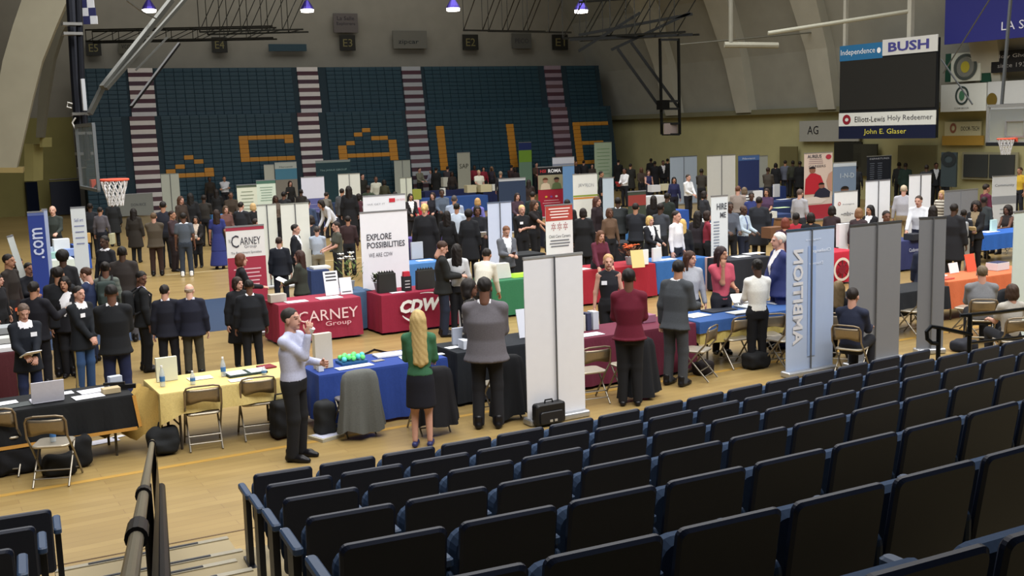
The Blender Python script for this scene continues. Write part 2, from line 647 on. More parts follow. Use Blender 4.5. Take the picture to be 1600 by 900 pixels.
def person(px, yh, yf, sex, yaw, top, bottom, hair, skin, pose, label, badge=False, nod=0, turn=0, lean=0, wide=1.0, Hm=None, bag=None, hold=None, cat='person', seat_z=.46, group='visitors and exhibitors on the hall floor'):
    """px, yh: pixel of the crown; yf: pixel row of the soles (0: taken from a usual height)"""
    sitting = pose == 'sit'
    if yf:
        g = at(px, yf)
        H = 1.75
        lo_, hi_ = 1.3, 2.1
        for _ in range(24):
            md = (lo_ + hi_) / 2
            if proj((g[0], g[1], md))[1] > yh:
                lo_ = md
            else:
                hi_ = md
        H = min(max(md, 1.5), 1.96)
    else:
        H = Hm or (1.78 if sex == 'm' else 1.67)
        zt = H if not sitting else H - .93 * H / 1.75 + seat_z + .02
        g = at(px, yh, zt)
    # nobody stands inside the bleachers or beyond the end wall
    lim = min((BN0 - .45) / max(g[0] * bN[0] + g[1] * bN[1], .1), (WU - .85) / max(g[0] * UX + g[1] * UY, .1))
    if lim < 1:
        g = np.array([g[0] * lim, g[1] * lim, 0.0])
    s = H / 1.75
    D = g[1]
    pxh = F * H / D
    lod = 0 if pxh > 135 else (1 if pxh > 62 else 2)
    hb = [.017, .022, .032][lod]
    fem = sex == 'f'
    ph0 = math.atan2(-g[1], -g[0])
    root = empty('person', (g[0], g[1], 0), ph0 + math.radians(yaw) - math.pi / 2, label, cat, group)
    a_l = math.radians(lean)
    hipz = .93 if not sitting else (seat_z + .03) / s
    dz = hipz - .93
    rot = (hipz, a_l)
    shw = (.158 if fem else .178) * (1 + (wide - 1) * .45)
    W = lambda x, y, z: lean_pt((x, y, z + dz), rot)
    # joints
    Sr, Sl = W(shw, 0, 1.408), W(-shw, 0, 1.408)
    if sitting:
        kn = {1: np.array([.12, .42, hipz + .02]), -1: np.array([-.12, .42, hipz + .02])}
        an = {1: np.array([.12, .40, .085]), -1: np.array([-.12, .42, .085])}
    else:
        st = .17 if pose == 'walk' else 0.
        wd = .085 if fem else .105
        kn = {1: np.array([wd, .03 + st * .6, .50]), -1: np.array([-wd, .02 - st * .3, .50])}
        an = {1: np.array([wd + .01, -.01 + st, .085]), -1: np.array([-wd - .01, -.02 - st, .085 + (.03 if st else 0)])}
    hp = {1: np.array([.085, 0, hipz - .02]), -1: np.array([-.085, 0, hipz - .02])}
    rh, lh = POSES[pose]
    if sitting:
        rh, lh = (.14, .38, hipz + .22), (-.14, .40, hipz + .22)
    else:
        rh, lh = np.array(rh, float), np.array(lh, float)
    if wide > 1.05 and pose in ('relax', 'walk'):
        rh, lh = rh * np.array([wide, 1, 1]), lh * np.array([wide, 1, 1])
    if pose in ('fold', 'drink', 'chin', 'behind') and lean:
        rh, lh = lean_pt(rh, rot), lean_pt(lh, rot)
    pole1 = (.5, -.6, -.7) if pose in ('relax', 'walk', 'hip', 'behind') else (.22, -.5, -.85)
    Er, Wr = ik(Sr, np.array(rh, float), .29, .255, pole1)
    El, Wl = ik(Sl, np.array(lh, float), .29, .255, (-pole1[0], pole1[1], pole1[2]))
    nk0, nk1 = W(0, -.005, 1.44), W(0, .012, 1.545)
    hc = W(0, .02, 1.635)
    wm = wide
    k = 1.0
    tor = [(hipz - .06, .150 * wm, .105 * wm, 0), (hipz + .10, (.125 if fem else .145) * wm, .095 * wm, 0), (hipz + .34, .155 * wm, .11 * wm, .005), (hipz + .47, .145 * wm, .085, 0), (hipz + .53, .06, .055, 0)]
    body = [loft(tor, rot), cap(nk0, nk1, .058 if not fem else .05, .054 if not fem else .046)]
    for S_, E_, W_, sg in ((Sr, Er, Wr, 1), (Sl, El, Wl, -1)):
        body += [cap(W(sg * .06, 0, 1.43), S_, .05, .05), cap(S_, E_, .048, .039), cap(E_, W_, .038, .027)]
    for sg in (1, -1):
        body += [cap(hp[sg], kn[sg], .082, .055), cap(kn[sg], an[sg], .054, .036)]
    V, Q = sdf(body, hb, .03)
    Vs, Qs, Ms = [V], [Q], [np.zeros(len(Q), int)]
    off = len(V)
    hV, hQ, hM = head_shape(lod)
    tn, nd = math.radians(turn), math.radians(nod)
    Rh = np.array(Matrix.Rotation(tn, 3, 'Z') @ Matrix.Rotation(-nd - a_l * .5, 3, 'X'))
    Vs.append((hV * 1.03) @ Rh.T + hc); Qs.append(hQ + off); Ms.append(hM); off += len(hV)
    for E_, W_, sg in ((Er, Wr, 1), (El, Wl, -1)):
        f = W_ - E_
        f /= np.linalg.norm(f)
        ref = np.array([sg * 1., .2, .15]) if pose in ('relax', 'walk', 'hip', 'behind') else np.array([sg * .45, .3, .9])
        if pose == 'fold':
            ref = np.array([0, 1., .2])
        if pose in ('drink', 'chin'):
            ref = np.array([sg * .8, .8, -.1])
        b = ref - f * (ref @ f)
        b /= max(np.linalg.norm(b), 1e-6)
        x = np.cross(f, b)
        R3 = np.stack([x, f, b], 1)
        cv, cq = hand_shape(.35 if pose in ('relax', 'walk', 'reach', 'gesture', 'fold', 'lean') else .75, lod)
        cv = cv.copy() * (.92 if fem else 1.0)
        cq = cq
        if sg < 0:
            cv[:, 0] *= -1
            cq = cq[:, ::-1]
        Vs.append(cv @ R3.T + W_ + f * .012); Qs.append(cq + off); Ms.append(np.zeros(len(cq), int)); off += len(cv)
    hst, hcol = hair.split()
    me = np_mesh('body', np.concatenate(Vs) * s, np.concatenate(Qs), [mat(SKIN[skin], 'skin'), mat('6a4c40' if skin in 'lpt' else '2a1c16', 'skin'), mat('8a4b44' if skin in 'lp' else '5c322b', 'skin'), mat(hcol, 'hair')], np.concatenate(Ms))  # second slot paints the eyes as a patch of skin shadow
    link(bpy.data.objects.new('body', me), root)
    # hair
    if hst != 'none':
        hv, hq = hair_shape(hst, lod)
        link(bpy.data.objects.new('hair', np_mesh('hair', ((hv * 1.04) @ Rh.T + hc) * s, hq, [mat(hcol, 'hair')])), root)

    # clothes
    def unlean(c):
        z0, a = rot
        cc, ss = math.cos(a), math.sin(a)
        return np.stack([c[:, 0], c[:, 1] * cc - (c[:, 2] - z0) * ss, c[:, 1] * ss + (c[:, 2] - z0) * cc + z0 - dz], 1)

    tp = top.split()
    kind = tp[0]
    col = tp[1]
    infl = {'J': .034, 'C': .045, 'S': .018, 'T': .018, 'V': .014, 'D': .015, 'W': .024, 'O': .03}[kind]
    hem = {'J': .80, 'C': .50, 'S': .93, 'T': .90, 'V': .93, 'D': .52, 'W': .86, 'O': .72}[kind]
    if sitting:
        hem = max(hem, .90)
    hz = hem + dz
    st_ = []
    if hem < .88:
        fl = .035 if kind in 'JO' else .05
        st_.append((hz, (.16 + fl) * wm + infl, (.12 + fl * .8) * wm + infl, -.005))
    st_.append((max(hz, hipz - .06) if hem >= .88 else hipz - .04, (.152 if hem >= .88 else .164) * wm + infl, (.112 if hem >= .88 else .124) * wm + infl, 0))
    st_ += [(hipz + .12, (.122 if fem else .145) * wm + infl, .095 * wm + infl, 0), (hipz + .33, (.155 if fem else .162) * wm + infl, .115 * wm + infl, .006), (hipz + .44, .150 * wm + infl * .8, .09 + infl * .8, 0), (hipz + .515, .09 + infl * .6, .07 + infl * .5, -.004), (hipz + .555, .07, .062, -.004)]
    st_.sort()
    cl = [loft(st_, rot)]
    for S_, E_, W_, sg in ((Sr, Er, Wr, 1), (Sl, El, Wl, -1)):
        cl.append(cap(W(sg * .05, -.004, 1.455), S_, .042 + infl * .5, .05 + infl * .45))
        if kind in 'JCSWO':
            cl += [cap(S_, E_, .05 + infl * .55, .041 + infl * .7), cap(E_, E_ + (W_ - E_) * .93, .04 + infl * .7, .031 + infl * .65)]
        elif kind in 'TD':
            cl += [cap(S_, S_ + (E_ - S_) * .62, .05 + infl, .05 + infl)]
    V, Q = sdf(cl, hb, .03)
    c = unlean(V[Q].mean(1))
    mi = np.zeros(len(Q), int)
    mats = [mat(col)]
    if kind in 'JCO' and len(tp) > 2:
        mats.append(mat(tp[2]))
        w = .012 + .095 * np.clip((c[:, 2] - 1.08) / .38, 0, 1)
        v = (c[:, 1] > .02) & (c[:, 2] > 1.08) & (np.abs(c[:, 0]) < w)
        if kind == 'O':
            v &= c[:, 2] > 1.40
        v |= (c[:, 2] > 1.478) & (np.abs(c[:, 0]) < .075)
        mi[v] = 1
        if len(tp) > 3:
            mats.append(mat(tp[3]))
            mi[(c[:, 1] > .02) & (np.abs(c[:, 0]) < .024) & (c[:, 2] > 1.1) & (c[:, 2] < 1.45)] = 2
    elif kind in 'STW' and len(tp) > 2:
        mats.append(mat(tp[2]))
        if len(tp) > 3 and tp[3] == 'stripe':
            mi[(np.floor(c[:, 2] / .045) % 2) == 1] = 1
        elif len(tp) > 3 and tp[3] == 'tie':
            mi[(c[:, 1] > .02) & (np.abs(c[:, 0]) < .026) & (c[:, 2] > 1.02) & (c[:, 2] < 1.45)] = 1
        else:
            mi[(c[:, 2] > 1.455) & (np.abs(c[:, 0]) < .12)] = 1
    gname = {'J': 'jacket', 'C': 'coat', 'S': 'shirt', 'T': 'short_sleeved_shirt', 'V': 'sleeveless_top', 'D': 'dress', 'W': 'sweater', 'O': 'uniform_jacket'}[kind]
    link(bpy.data.objects.new(gname, np_mesh(gname, V * s, Q, mats, mi)), root)
    if bottom != '-':
        bk, bc = bottom.split()[:2]
        stripe = bottom.split()[2] if len(bottom.split()) > 2 else None
        if bk == 'P':
            pr = [loft([(hipz - .12, .155 * wm, .115 * wm, 0), (hipz + .0, .168 * wm, .128 * wm, 0), (hipz + .10, .15 * wm, .112 * wm, 0)], None)]
            for sg in (1, -1):
                foot_end = an[sg] + np.array([0, 0, -.02])
                pr += [cap(hp[sg] + np.array([sg * .005, 0, -.02]), kn[sg], .098, .076), cap(kn[sg], foot_end, .075, .068 if not fem else .058)]
            V, Q = sdf(pr, hb, .03, lambda D_, X, Y, Z: np.maximum(D_, .03 - Z + 0 * X + 0 * Y))
            cc_ = V[Q].mean(1)
            mi = (np.abs(cc_[:, 0]) > .155) & (np.abs(cc_[:, 1] - .01) < .024) if stripe else None
            link(bpy.data.objects.new('trousers', np_mesh('trousers', V * s, Q, [mat(bc)] + ([mat(stripe)] if stripe else []), mi)), root)
        else:
            if sitting:
                pr = [loft([(hipz - .1, .19, .13, 0), (hipz + .09, .15, .12, 0)], None)] + [cap(hp[sg], kn[sg], .11, .09) for sg in (1, -1)]
            else:
                zb = {'K': .52, 'L': .10}[bk]
                fl = .03 if bk == 'K' else .12
                pr = [loft([(zb, .165 + fl, .13 + fl, 0), (.72, .185, .14, 0), (.86, .18, .135, 0), (1.06, .14, .108, 0)], None)]
            V, Q = sdf(pr, hb, .03)
            link(bpy.data.objects.new('skirt', np_mesh('skirt', V * s, Q, [mat(bc)])), root)
    # shoes
    key = ('shoe', lod, fem)
    if key not in _cache:
        pr = [cap((0, -.055, .04), (0, .10, .04), .042, .046), cap((0, .10, .035), (.0, .175, .025), .044, .032)]
        if not fem:
            pr.append(cap((0, -.03, .06), (0, -.03, .12), .05, .052))
        _cache[key] = sdf(pr, [.012, .018, .028][lod], .02, lambda D_, X, Y, Z: np.maximum(D_, .002 - Z + 0 * X + 0 * Y))
    sv, sq = _cache[key]
    sc_ = 'e6e6e6' if label.find('white trainers') >= 0 else ('2a2f5c' if label.find('blue heels') >= 0 else '131215')
    for sg in (1, -1):
        T = sv * (.92 if fem else 1.05) + np.array([an[sg][0], an[sg][1] + .01, an[sg][2] - .085])
        link(bpy.data.objects.new('shoe', np_mesh('shoe', T * s, sq, [mat(sc_, 'plastic')])), root)
    if badge:
        p = W(.085 if badge is True else -.085, (.115 if fem else .118) * wm + infl + .012, 1.30) * s
        MB().box(p, (.09 * s, .006, .065 * s)).build('name_badge', mat('e8eaf0', 'paper'), root)
    if sitting and lod < 2:
        SEATED.append((g[0], g[1], ph0 + math.radians(yaw) - math.pi / 2, label))
    return root, g, s
# ------------------------------------------------------------------ the hall
ORD = ['first', 'second', 'third', 'fourth', 'fifth', 'sixth', 'seventh', 'eighth', 'ninth', 'tenth', 'eleventh', 'twelfth', 'thirteenth', 'fourteenth', 'fifteenth', 'sixteenth', 'seventeenth',
       'eighteenth', 'nineteenth', 'twentieth', 'twenty-first', 'twenty-second', 'twenty-third', 'twenty-fourth', 'twenty-fifth', 'twenty-sixth', 'twenty-seventh', 'twenty-eighth', 'twenty-ninth', 'thirtieth']


def wood_floor():
    m = bpy.data.materials.new('maple_boards')
    m.use_nodes = True
    nt = m.node_tree
    b = nt.nodes['Principled BSDF']
    tc = nt.nodes.new('ShaderNodeTexCoord')
    mp = nt.nodes.new('ShaderNodeMapping')
    mp.inputs['Rotation'].default_value = (0, 0, -TH)
    nt.links.new(tc.outputs['Object'], mp.inputs['Vector'])
    br = nt.nodes.new('ShaderNodeTexBrick')
    br.inputs['Scale'].default_value = 1.0
    br.inputs['Brick Width'].default_value = 1.8
    br.inputs['Row Height'].default_value = .14
    br.inputs['Mortar Size'].default_value = .003
    br.inputs['Color1'].default_value = lin('9c8555') + [1]
    br.inputs['Color2'].default_value = lin('90794c') + [1]
    br.inputs['Mortar'].default_value = lin('7a6040') + [1]
    nt.links.new(mp.outputs['Vector'], br.inputs['Vector'])
    ns = nt.nodes.new('ShaderNodeTexNoise')
    ns.inputs['Scale'].default_value = .6
    mp2 = nt.nodes.new('ShaderNodeMapping')
    mp2.inputs['Rotation'].default_value = (0, 0, -TH)
    mp2.inputs['Scale'].default_value = (.5, 6, 1)
    nt.links.new(tc.outputs['Object'], mp2.inputs['Vector'])
    nt.links.new(mp2.outputs['Vector'], ns.inputs['Vector'])
    rg = nt.nodes.new('ShaderNodeMapRange')
    rg.inputs['To Min'].default_value = .8
    rg.inputs['To Max'].default_value = 1.15
    nt.links.new(ns.outputs['Fac'], rg.inputs['Value'])
    mx = nt.nodes.new('ShaderNodeVectorMath'); mx.operation = 'MULTIPLY'
    nt.links.new(br.outputs['Color'], mx.inputs[0])
    nt.links.new(rg.outputs['Result'], mx.inputs[1])
    nt.links.new(mx.outputs['Vector'], b.inputs['Base Color'])
    b.inputs['Roughness'].default_value = .32
    b.inputs['Specular IOR Level'].default_value = .35
    return m


def quad_un(u0, u1, n0, n1, z):
    return [un(u0, n0, z), un(u1, n0, z), un(u1, n1, z), un(u0, n1, z)]


fl = MB().add([(-60, -6, 0), (70, -6, 0), (70, 110, 0), (-60, 110, 0)], [(0, 1, 2, 3)]).build('floor', wood_floor())
struct(fl)
for nm, q, c in (('trim_1', quad_un(-3, 31, 12.66, 12.76, .002), 'a9843c'), ('trim_2', quad_un(.6, 7.3, 21.3, 25.7, .002), '18304e'),
                 ('trim_3', quad_un(1.5, 30, 15.9, 15.96, .0015), 'd8c9a0'), ('trim_4', quad_un(1.5, 30, 31.1, 31.16, .0015), 'd8c9a0')):
    struct(MB().add(q, [(0, 1, 2, 3)]).build(nm, mat(c, 'paint')))

# far bleachers: a raked bank turned a little from the court
BT = math.radians(23.0)
bU = np.array([math.cos(BT), math.sin(BT), 0]); bN = np.array([-math.sin(BT), math.cos(BT), 0])
BN0 = float(at(220, 337)[:2] @ bN[:2])
NR, RISE = 33, .2225
NSET = 22          # the upper section stands further back


def rn(i):
    return BN0 + .05 * i + (.85 if i >= NSET else 0)


def bl(u, n, z):
    return bU * u + bN * n + np.array([0, 0, z])


def ray_plane(px, py, nval):
    d = ray(px, py)
    t = nval / (d[0] * bN[0] + d[1] * bN[1])
    P = np.array([0, 0, CH]) + d * t
    return P


def row_hit(px, py):
    best = None
    for i in range(NR):
        P = ray_plane(px, py, rn(i))
        e = abs(P[2] - (RISE * (i + .5)))
        if best is None or e < best[0]:
            best = (e, i, float(P @ bU))
    return best[1], best[2]


uL = float(ray_plane(128, 200, rn(10)) @ bU)
uR = float(ray_plane(962, 200, rn(10)) @ bU)
uR2 = float(ray_plane(941, 130, rn(30)) @ bU)
SW = .47
# aisle centre at the low and high end
AIS = []
for (xa, ya, xb, yb, w) in ((220, 125, 233, 300, 1.2), (480, 115, 487, 240, 1.12), (642, 112, 655, 235, 1.1), (863, 110, 879, 225, 1.05)):
    Pa = ray_plane(xa, ya, rn(NR - 1))
    i, ub = row_hit(xb, yb)
    ua = float(Pa @ bU)
    AIS.append((i, ub, ua, w))


def aisle_u(k, i):
    i0, ub, ua, w = AIS[k]
    return ub if i < NSET else ua


mb_b = MB()
prof = []
for i in range(NR):
    prof += [(rn(i) + .06, RISE * i), (rn(i) + .06, RISE * (i + 1))]
prof += [(rn(NR) + 1.6, RISE * NR), (rn(NR) + 1.6, 0)]
mb_b.prism([bl(uL, n, z) for n, z in prof], bU * (uR - uL))
bank = o = mb_b.build('bleacher_bank', mat('203540', 'paint'))
tag(o, 'long raked bank of dark blue bleacher tiers filling the far end', 'bleachers')

sm = MB()
sm.rbox((0, 0, 0), (SW * .97, .05, RISE * .80), r=.025, n=2)
sm.box((0, -.03, -RISE * .46), (SW, .07, .022))
seat_far = sm.mesh('bleacher_seat', mat('26424f', 'plastic'))
om = MB()
om.rbox((0, -.01, 0), (SW * .98, .06, RISE * .86), r=.025, n=2)
om.box((0, -.03, -RISE * .46), (SW, .07, .022))
seat_orange = om.mesh('bleacher_seat', mat('b98232', 'plastic'))

ORANGE = {}
def osh(pts, group):
    for x, y in pts:
        i, u = row_hit(x, y)
        k = round((u - uL) / SW - .5)
        ORANGE[(i, k)] = group
def line(x0, y0, x1, y1, n):
    return [(x0 + (x1 - x0) * t / (n - 1), y0 + (y1 - y0) * t / (n - 1)) for t in range(n)]
def hbar(x0, x1, y, g):
    i, u0_ = row_hit((x0 + x1) / 2, y)
    P_a, P_b = ray_plane(x0, y, rn(i)), ray_plane(x1, y, rn(i))
    for k in range(round((float(P_a @ bU) - uL) / SW - .5), round((float(P_b @ bU) - uL) / SW - .5) + 1):
        ORANGE[(i, k)] = g
def vbar(x, y0, y1, g):
    i0_, ua_ = row_hit(x, (y0 + y1) / 2)
    k = round((ua_ - uL) / SW - .5)
    for i in range(row_hit(x, y1)[0], row_hit(x, y0)[0] + 1):
        ORANGE[(i, k)] = g
g_ = 'small peaked letter beside the first stair'
osh([(297, 249), (286, 257), (313, 255), (273, 264), (326, 263)], g_); hbar(279, 332, 270.5, g_)
g_ = 'squared open letter between two stairs'
hbar(386, 446, 213, g_); osh([(454, 219)], g_); vbar(378, 221, 245, g_); hbar(386, 448, 249, g_)
g_ = 'large peaked letter before the third stair'
osh([(577, 205), (565, 213), (589, 213), (552, 221), (602, 218)], g_); vbar(541, 228, 250, g_); vbar(613, 222, 248, g_); hbar(546, 610, 240, g_)
g_ = 'tall upright letter past the third stair'
vbar(692, 198, 262, g_)
g_ = 'second upright letter further along'
vbar(794, 195, 258, g_)
g_ = 'letter of three bars at the end'
hbar(897, 951, 192.5, g_); vbar(900, 196, 252, g_); hbar(906, 938, 223, g_); hbar(900, 946, 250, g_)

sv_ = np.empty(len(seat_far.vertices) * 3); seat_far.vertices.foreach_get('co', sv_); sv_ = sv_.reshape(-1, 3)
sf_ = [tuple(p.vertices) for p in seat_far.polygons]
Rb = np.array(Matrix.Rotation(BT, 3, 'Z'))
VV, FF, off = [], [], 0
nk = int((uR - uL) / SW)
n_blue = 0
n_orange = 0
for i in range(NR):
    for k in range(nk):
        u = uL + (k + .5) * SW
        if any(abs(u - aisle_u(a, i)) < AIS[a][3] / 2 + SW * .5 for a in range(4)) and (i, k) not in ORANGE:
            continue
        if i >= NSET and u > uR2:
            continue
        P = bl(u, rn(i), RISE * (i + .5))
        if (i, k) in ORANGE:
            o = link(bpy.data.objects.new('bleacher_chair', seat_orange))
            o.location = P; o.rotation_euler = (0, 0, BT)
            g = ORANGE[(i, k)]
            tag(o, 'orange bleacher seat forming the ' + g, 'seat', 'orange seats of the ' + g)
            n_orange += 1
            continue
        if aisle_u(0, i) < u < aisle_u(1, i) and 10 <= i < NSET and n_blue < 205:
            o = link(bpy.data.objects.new('bleacher_chair', seat_far))
            o.location = P; o.rotation_euler = (0, 0, BT)
            tag(o, 'dark blue bleacher seat between the first two striped stairs, around the squared letter', 'seat', 'blue bleacher seats around the squared letter')
            n_blue += 1
            continue
        VV.append(sv_ @ Rb.T + P)
        FF += [tuple(a + off for a in f) for f in sf_]
        off += len(sv_)
me = bpy.data.meshes.new('bleacher_seat')
me.from_pydata(np.concatenate(VV).tolist(), [], FF)
me.materials.append(mat('26424f', 'plastic'))
o = link(bpy.data.objects.new('bleacher_chair', me))
tag(o, 'rows of blue bleacher seats around the orange letters', 'seats', kind='stuff')

# stairs between the banks: light and dark treads
for a in range(4):
    w = AIS[a][3]
    r = bpy.data.objects.new('stair', None)
    link(r, bank)
    r.location = bl(aisle_u(a, 0), BN0, 0); r.rotation_euler = (0, 0, BT)
    for i in range(NR):
        du = aisle_u(a, i) - aisle_u(a, 0)
        lt = i % 2 == 0
        dim = [0, 0, 0, 1][a]
        c = (('d9d6d4', '8d7f8c')[dim]) if lt else (('5a4148', '4a2f3a', '46333f')[i % 3])
        if a == 2 and lt:
            c = 'a5aab0'
        MB().box((du, rn(i) - BN0 + (.0 if lt else .03), RISE * (i + .5)), (w, .12, RISE * (1.0 if lt else .98))).build('tread', mat(c, 'paint'), r)

# far wall above and beside the bleachers
wallN = rn(NR) + 2.2
mw = MB()
mw.add([bl(uL - 40, wallN, 0), bl(uR + 2.5, wallN, 0), bl(uR + 2.5, wallN, 26), bl(uL - 40, wallN, 26)], [(0, 1, 2, 3)])
struct(mw.build('wall_back', mat('8a877c', 'wall')))
struct(MB().add([bl(uL - 40, wallN - .05, 0), bl(uL - .3, wallN - .05, 0), bl(uL - .3, wallN - .05, 5.0), bl(uL - 40, wallN - .05, 5.0)], [(0, 1, 2, 3)]).build('wall_back_lower', mat('8a8452', 'wall')))

# end wall on the side of the scoreboard: low painted band, sloping panelled vault above
WU = 39.5


def wall_at_(px, py, u):
    d = ray(px, py)
    t = u / (d[0] * UX + d[1] * UY)
    return np.array([0, 0, CH]) + d * t


struct(MB().add([un(WU, 5, 0), un(WU, 62, 0), un(WU, 62, 4.1), un(WU, 5, 4.1)], [(0, 1, 2, 3)]).build('wall_right', mat('aaa578', 'wall')))
struct(MB().box(un(WU - .15, 33.5, 4.2), (.5, 57, .25), TH).build('trim_6', mat('6f6d55', 'wall')))
sl = [(0, 4.2), (-.7, 7), (-1.9, 10), (-4, 13), (-8, 16)]
mv = MB()
for (a0, z0), (a1, z1) in zip(sl, sl[1:]):
    mv.add([un(WU + a0, 5, z0), un(WU + a0, 62, z0), un(WU + a1, 62, z1), un(WU + a1, 5, z1)], [(0, 1, 2, 3)])
struct(mv.build('wall_right_vault', mat('96968c', 'wall')))
RIBN = [to_un(wall_at_(px_, 172, WU))[1] for px_ in (1560, 1303, 1172, 1060)]
for j, nn in enumerate(RIBN):
    mr = MB()
    for (a0, z0), (a1, z1) in zip(sl, sl[1:]):
        w0 = .30 + .055 * z0; w1 = .30 + .055 * z1
        P = [un(WU + a0 - .5, nn - w0, z0), un(WU + a0 - .5, nn + w0, z0), un(WU + a1 - .5, nn + w1, z1), un(WU + a1 - .5, nn - w1, z1)]
        mr.prism(P, un(.6, 0, 0))
    struct(mr.build('trim_%d' % (7 + j), mat('aeada0', 'wall')))
# near left: great curved rib of the vault
pts = [(118, -30), (88, 40), (66, 95), (52, 150), (38, 210), (26, 262), (-22, 262), (-14, 200), (-6, 150), (4, 95), (20, 40), (44, -30)]
mr = MB().prism([deep(x, y, 41) for x, y in pts], (-.9, 2.2, 0))
struct(mr.build('trim_20', mat('9a9684', 'wall')))
struct(MB().prism([deep(x, y, 40.9) for x, y in [(-30, 262), (36, 262), (36, 270), (-30, 270)]], (-.9, 2.2, 0)).build('trim_21', mat('9a8a5c', 'wall')))
struct(MB().prism([deep(x, y, 46) for x, y in [(120, 10), (112, 24), (96, 52), (84, 90), (74, 150), (66, 215), (56, 215), (60, 150), (68, 90), (84, 46), (104, 14)]], (-.5, 1.5, 0)).build('trim_22', mat('6e6c5f', 'wall')))
for (xa, xb, ya, yb) in ((38, 52, 225, 283), (62, 66, 215, 230)):
    struct(MB().prism([deep(xa, ya, 47), deep(xb, ya, 47), deep(xb, yb, 47), deep(xa, yb, 47)], (0, 1, 0)).build('trim_%d' % (23 + xa), mat('98925f', 'wall')))
# roof
struct(MB().add([(-70, -8, 17), (80, -8, 17), (80, 115, 17), (-70, 115, 17)], [(3, 2, 1, 0)]).build('ceiling', mat('3d3c36', 'wall')))
struct(MB().add([(-40, -7, -1), (60, -7, -1), (60, -7, 17), (-40, -7, 17)], [(0, 1, 2, 3)]).build('wall_front', mat('4a4a45', 'wall')))
struct(MB().add([(-45, -8, 0), (-45, 100, 0), (-45, 100, 17), (-45, -8, 17)], [(0, 1, 2, 3)]).build('wall_left', mat('6b6a5a', 'wall')))

# dark padded barriers at the foot of the far wall
for x0, x1, lab in ((44, 78, 'dark navy padded barrier nearer the curved rib'), (82, 128, 'dark navy padded barrier beside the basket mast')):
    P0, P1 = at((x0), 338), at((x1), 335)
    c = (P0 + P1) / 2
    r = empty('barrier', c, math.atan2(*(P1 - P0)[1::-1]), lab, 'barrier')
    L = np.linalg.norm(P1 - P0)
    MB().box((0, 0, .9), (L, .12, 1.7)).build('panel', mat('141b2c', 'plastic'), r)
    MB().tube([(-L / 2, 0, 1.85), (L / 2, 0, 1.85)], .04).build('top_rail', mat('7d7a70', 'metal'), r)

# signs up on the far wall


def sign_on(nval, x0, x1, y0, y1, name, label, cat, col, writing=(), frame=None, rz=BT, group=None):
    A, B = ray_plane(x0, (y0 + y1) / 2, nval), ray_plane(x1, (y0 + y1) / 2, nval)
    t, b = ray_plane((x0 + x1) / 2, y0, nval), ray_plane((x0 + x1) / 2, y1, nval)
    w, h = np.linalg.norm(B - A), t[2] - b[2]
    r = empty(name, (t + b) / 2, rz, label, cat, group)
    MB().box((0, 0, 0), (w, .08, h)).build('panel', mat(col, 'print'), r)
    for s, fx, fz, fw, fh, c in writing:
        text(s, r, (fx * w, -.05, fz * h), fw * w, fh * h, c)
    return r, w, h


SN = wallN - .25
for k, (x, y) in enumerate(((146, 75), (343, 70), (543, 67), (735, 66), (875, 66))):
    r, w, h = sign_on(SN, x - 12, x + 12, y - 12, y + 12, 'section_sign', ['dark square section sign behind the basket mast', 'dark square section sign beside the diagonal brace', 'dark square section sign under the small grey wall banner',
                      'dark square section sign below the second bright lamp', 'dark square section sign nearest the end wall'][k], 'sign', '22221e', [('E%d' % (5 - k), 0, 0, .6, .5, '77704a')], group='section signs over the far bleachers')
sign_on(SN, 614, 667, 48, 76, 'wall_banner', 'grey wall banner with lower case writing and round mark', 'banner', '6b6a62', [('zipcar', -.05, -.15, .6, .3, '20262a')])
sign_on(SN, 521, 559, 21, 51, 'wall_banner', 'small grey wall banner with lines of dark writing', 'banner', '5f5a58', [('La Salle', 0, .25, .7, .2, '35323a'), ('Explorers', 0, -.05, .75, .2, '35323a')])
sign_on(SN, 420, 479, 69, 80, 'wall_board', 'flat teal board under the hanging truss', 'board', '2e4650')
sign_on(SN, 185, 215, 62, 84, 'wall_banner', 'dim wall banner beside the diagonal mast braces', 'banner', '565448', [('vcom', 0, 0, .7, .3, '2e2d28')])
sign_on(SN, 800, 830, 52, 76, 'wall_banner', 'dim wall banner under the dark truss', 'banner', '5a5a55', [('PECO', 0, 0, .7, .3, '3c3a40')])

# pieces on the end wall: built facing -u


def wall_at(px, py, u):
    d = ray(px, py)
    t = u / (d[0] * UX + d[1] * UY)
    return np.array([0, 0, CH]) + d * t


def end_sign(u, x0, x1, y0, y1, name, label, cat, col, writing=(), thick=.08, group=None):
    u += WU - 36.5
    xm, ym = (x0 + x1) / 2, (y0 + y1) / 2
    A, B = wall_at(x0, ym, u), wall_at(x1, ym, u)
    t, b = wall_at(xm, y0, u), wall_at(xm, y1, u)
    w, h = np.linalg.norm((B - A)[:2]), t[2] - b[2]
    c = (A + B) / 2
    c[2] = (t[2] + b[2]) / 2
    r = empty(name, c, TH - math.pi / 2, label, cat, group)
    MB().box((0, thick / 2, 0), (w, thick, h)).build('panel', mat(col, 'print'), r)
    for s, fx, fz, fw, fh, cc in writing:
        text(s, r, (fx * w, -.015, fz * h), fw * w, fh * h, cc)
    return r, w, h


def ring(r, loc, ro, ri, col, name='emblem'):
    n = 28
    vs, fs = [], []
    for k in range(n):
        t = 2 * math.pi * k / n
        vs += [(loc[0] + ro[0] * math.cos(t), loc[1], loc[2] + ro[1] * math.sin(t)), (loc[0] + ri[0] * math.cos(t), loc[1], loc[2] + ri[1] * math.sin(t))]
    for k in range(n):
        j = (k + 1) % n
        fs.append((2 * k, 2 * j, 2 * j + 1, 2 * k + 1))
    return MB().add(vs, fs).build(name, mat(col, 'print'), r)


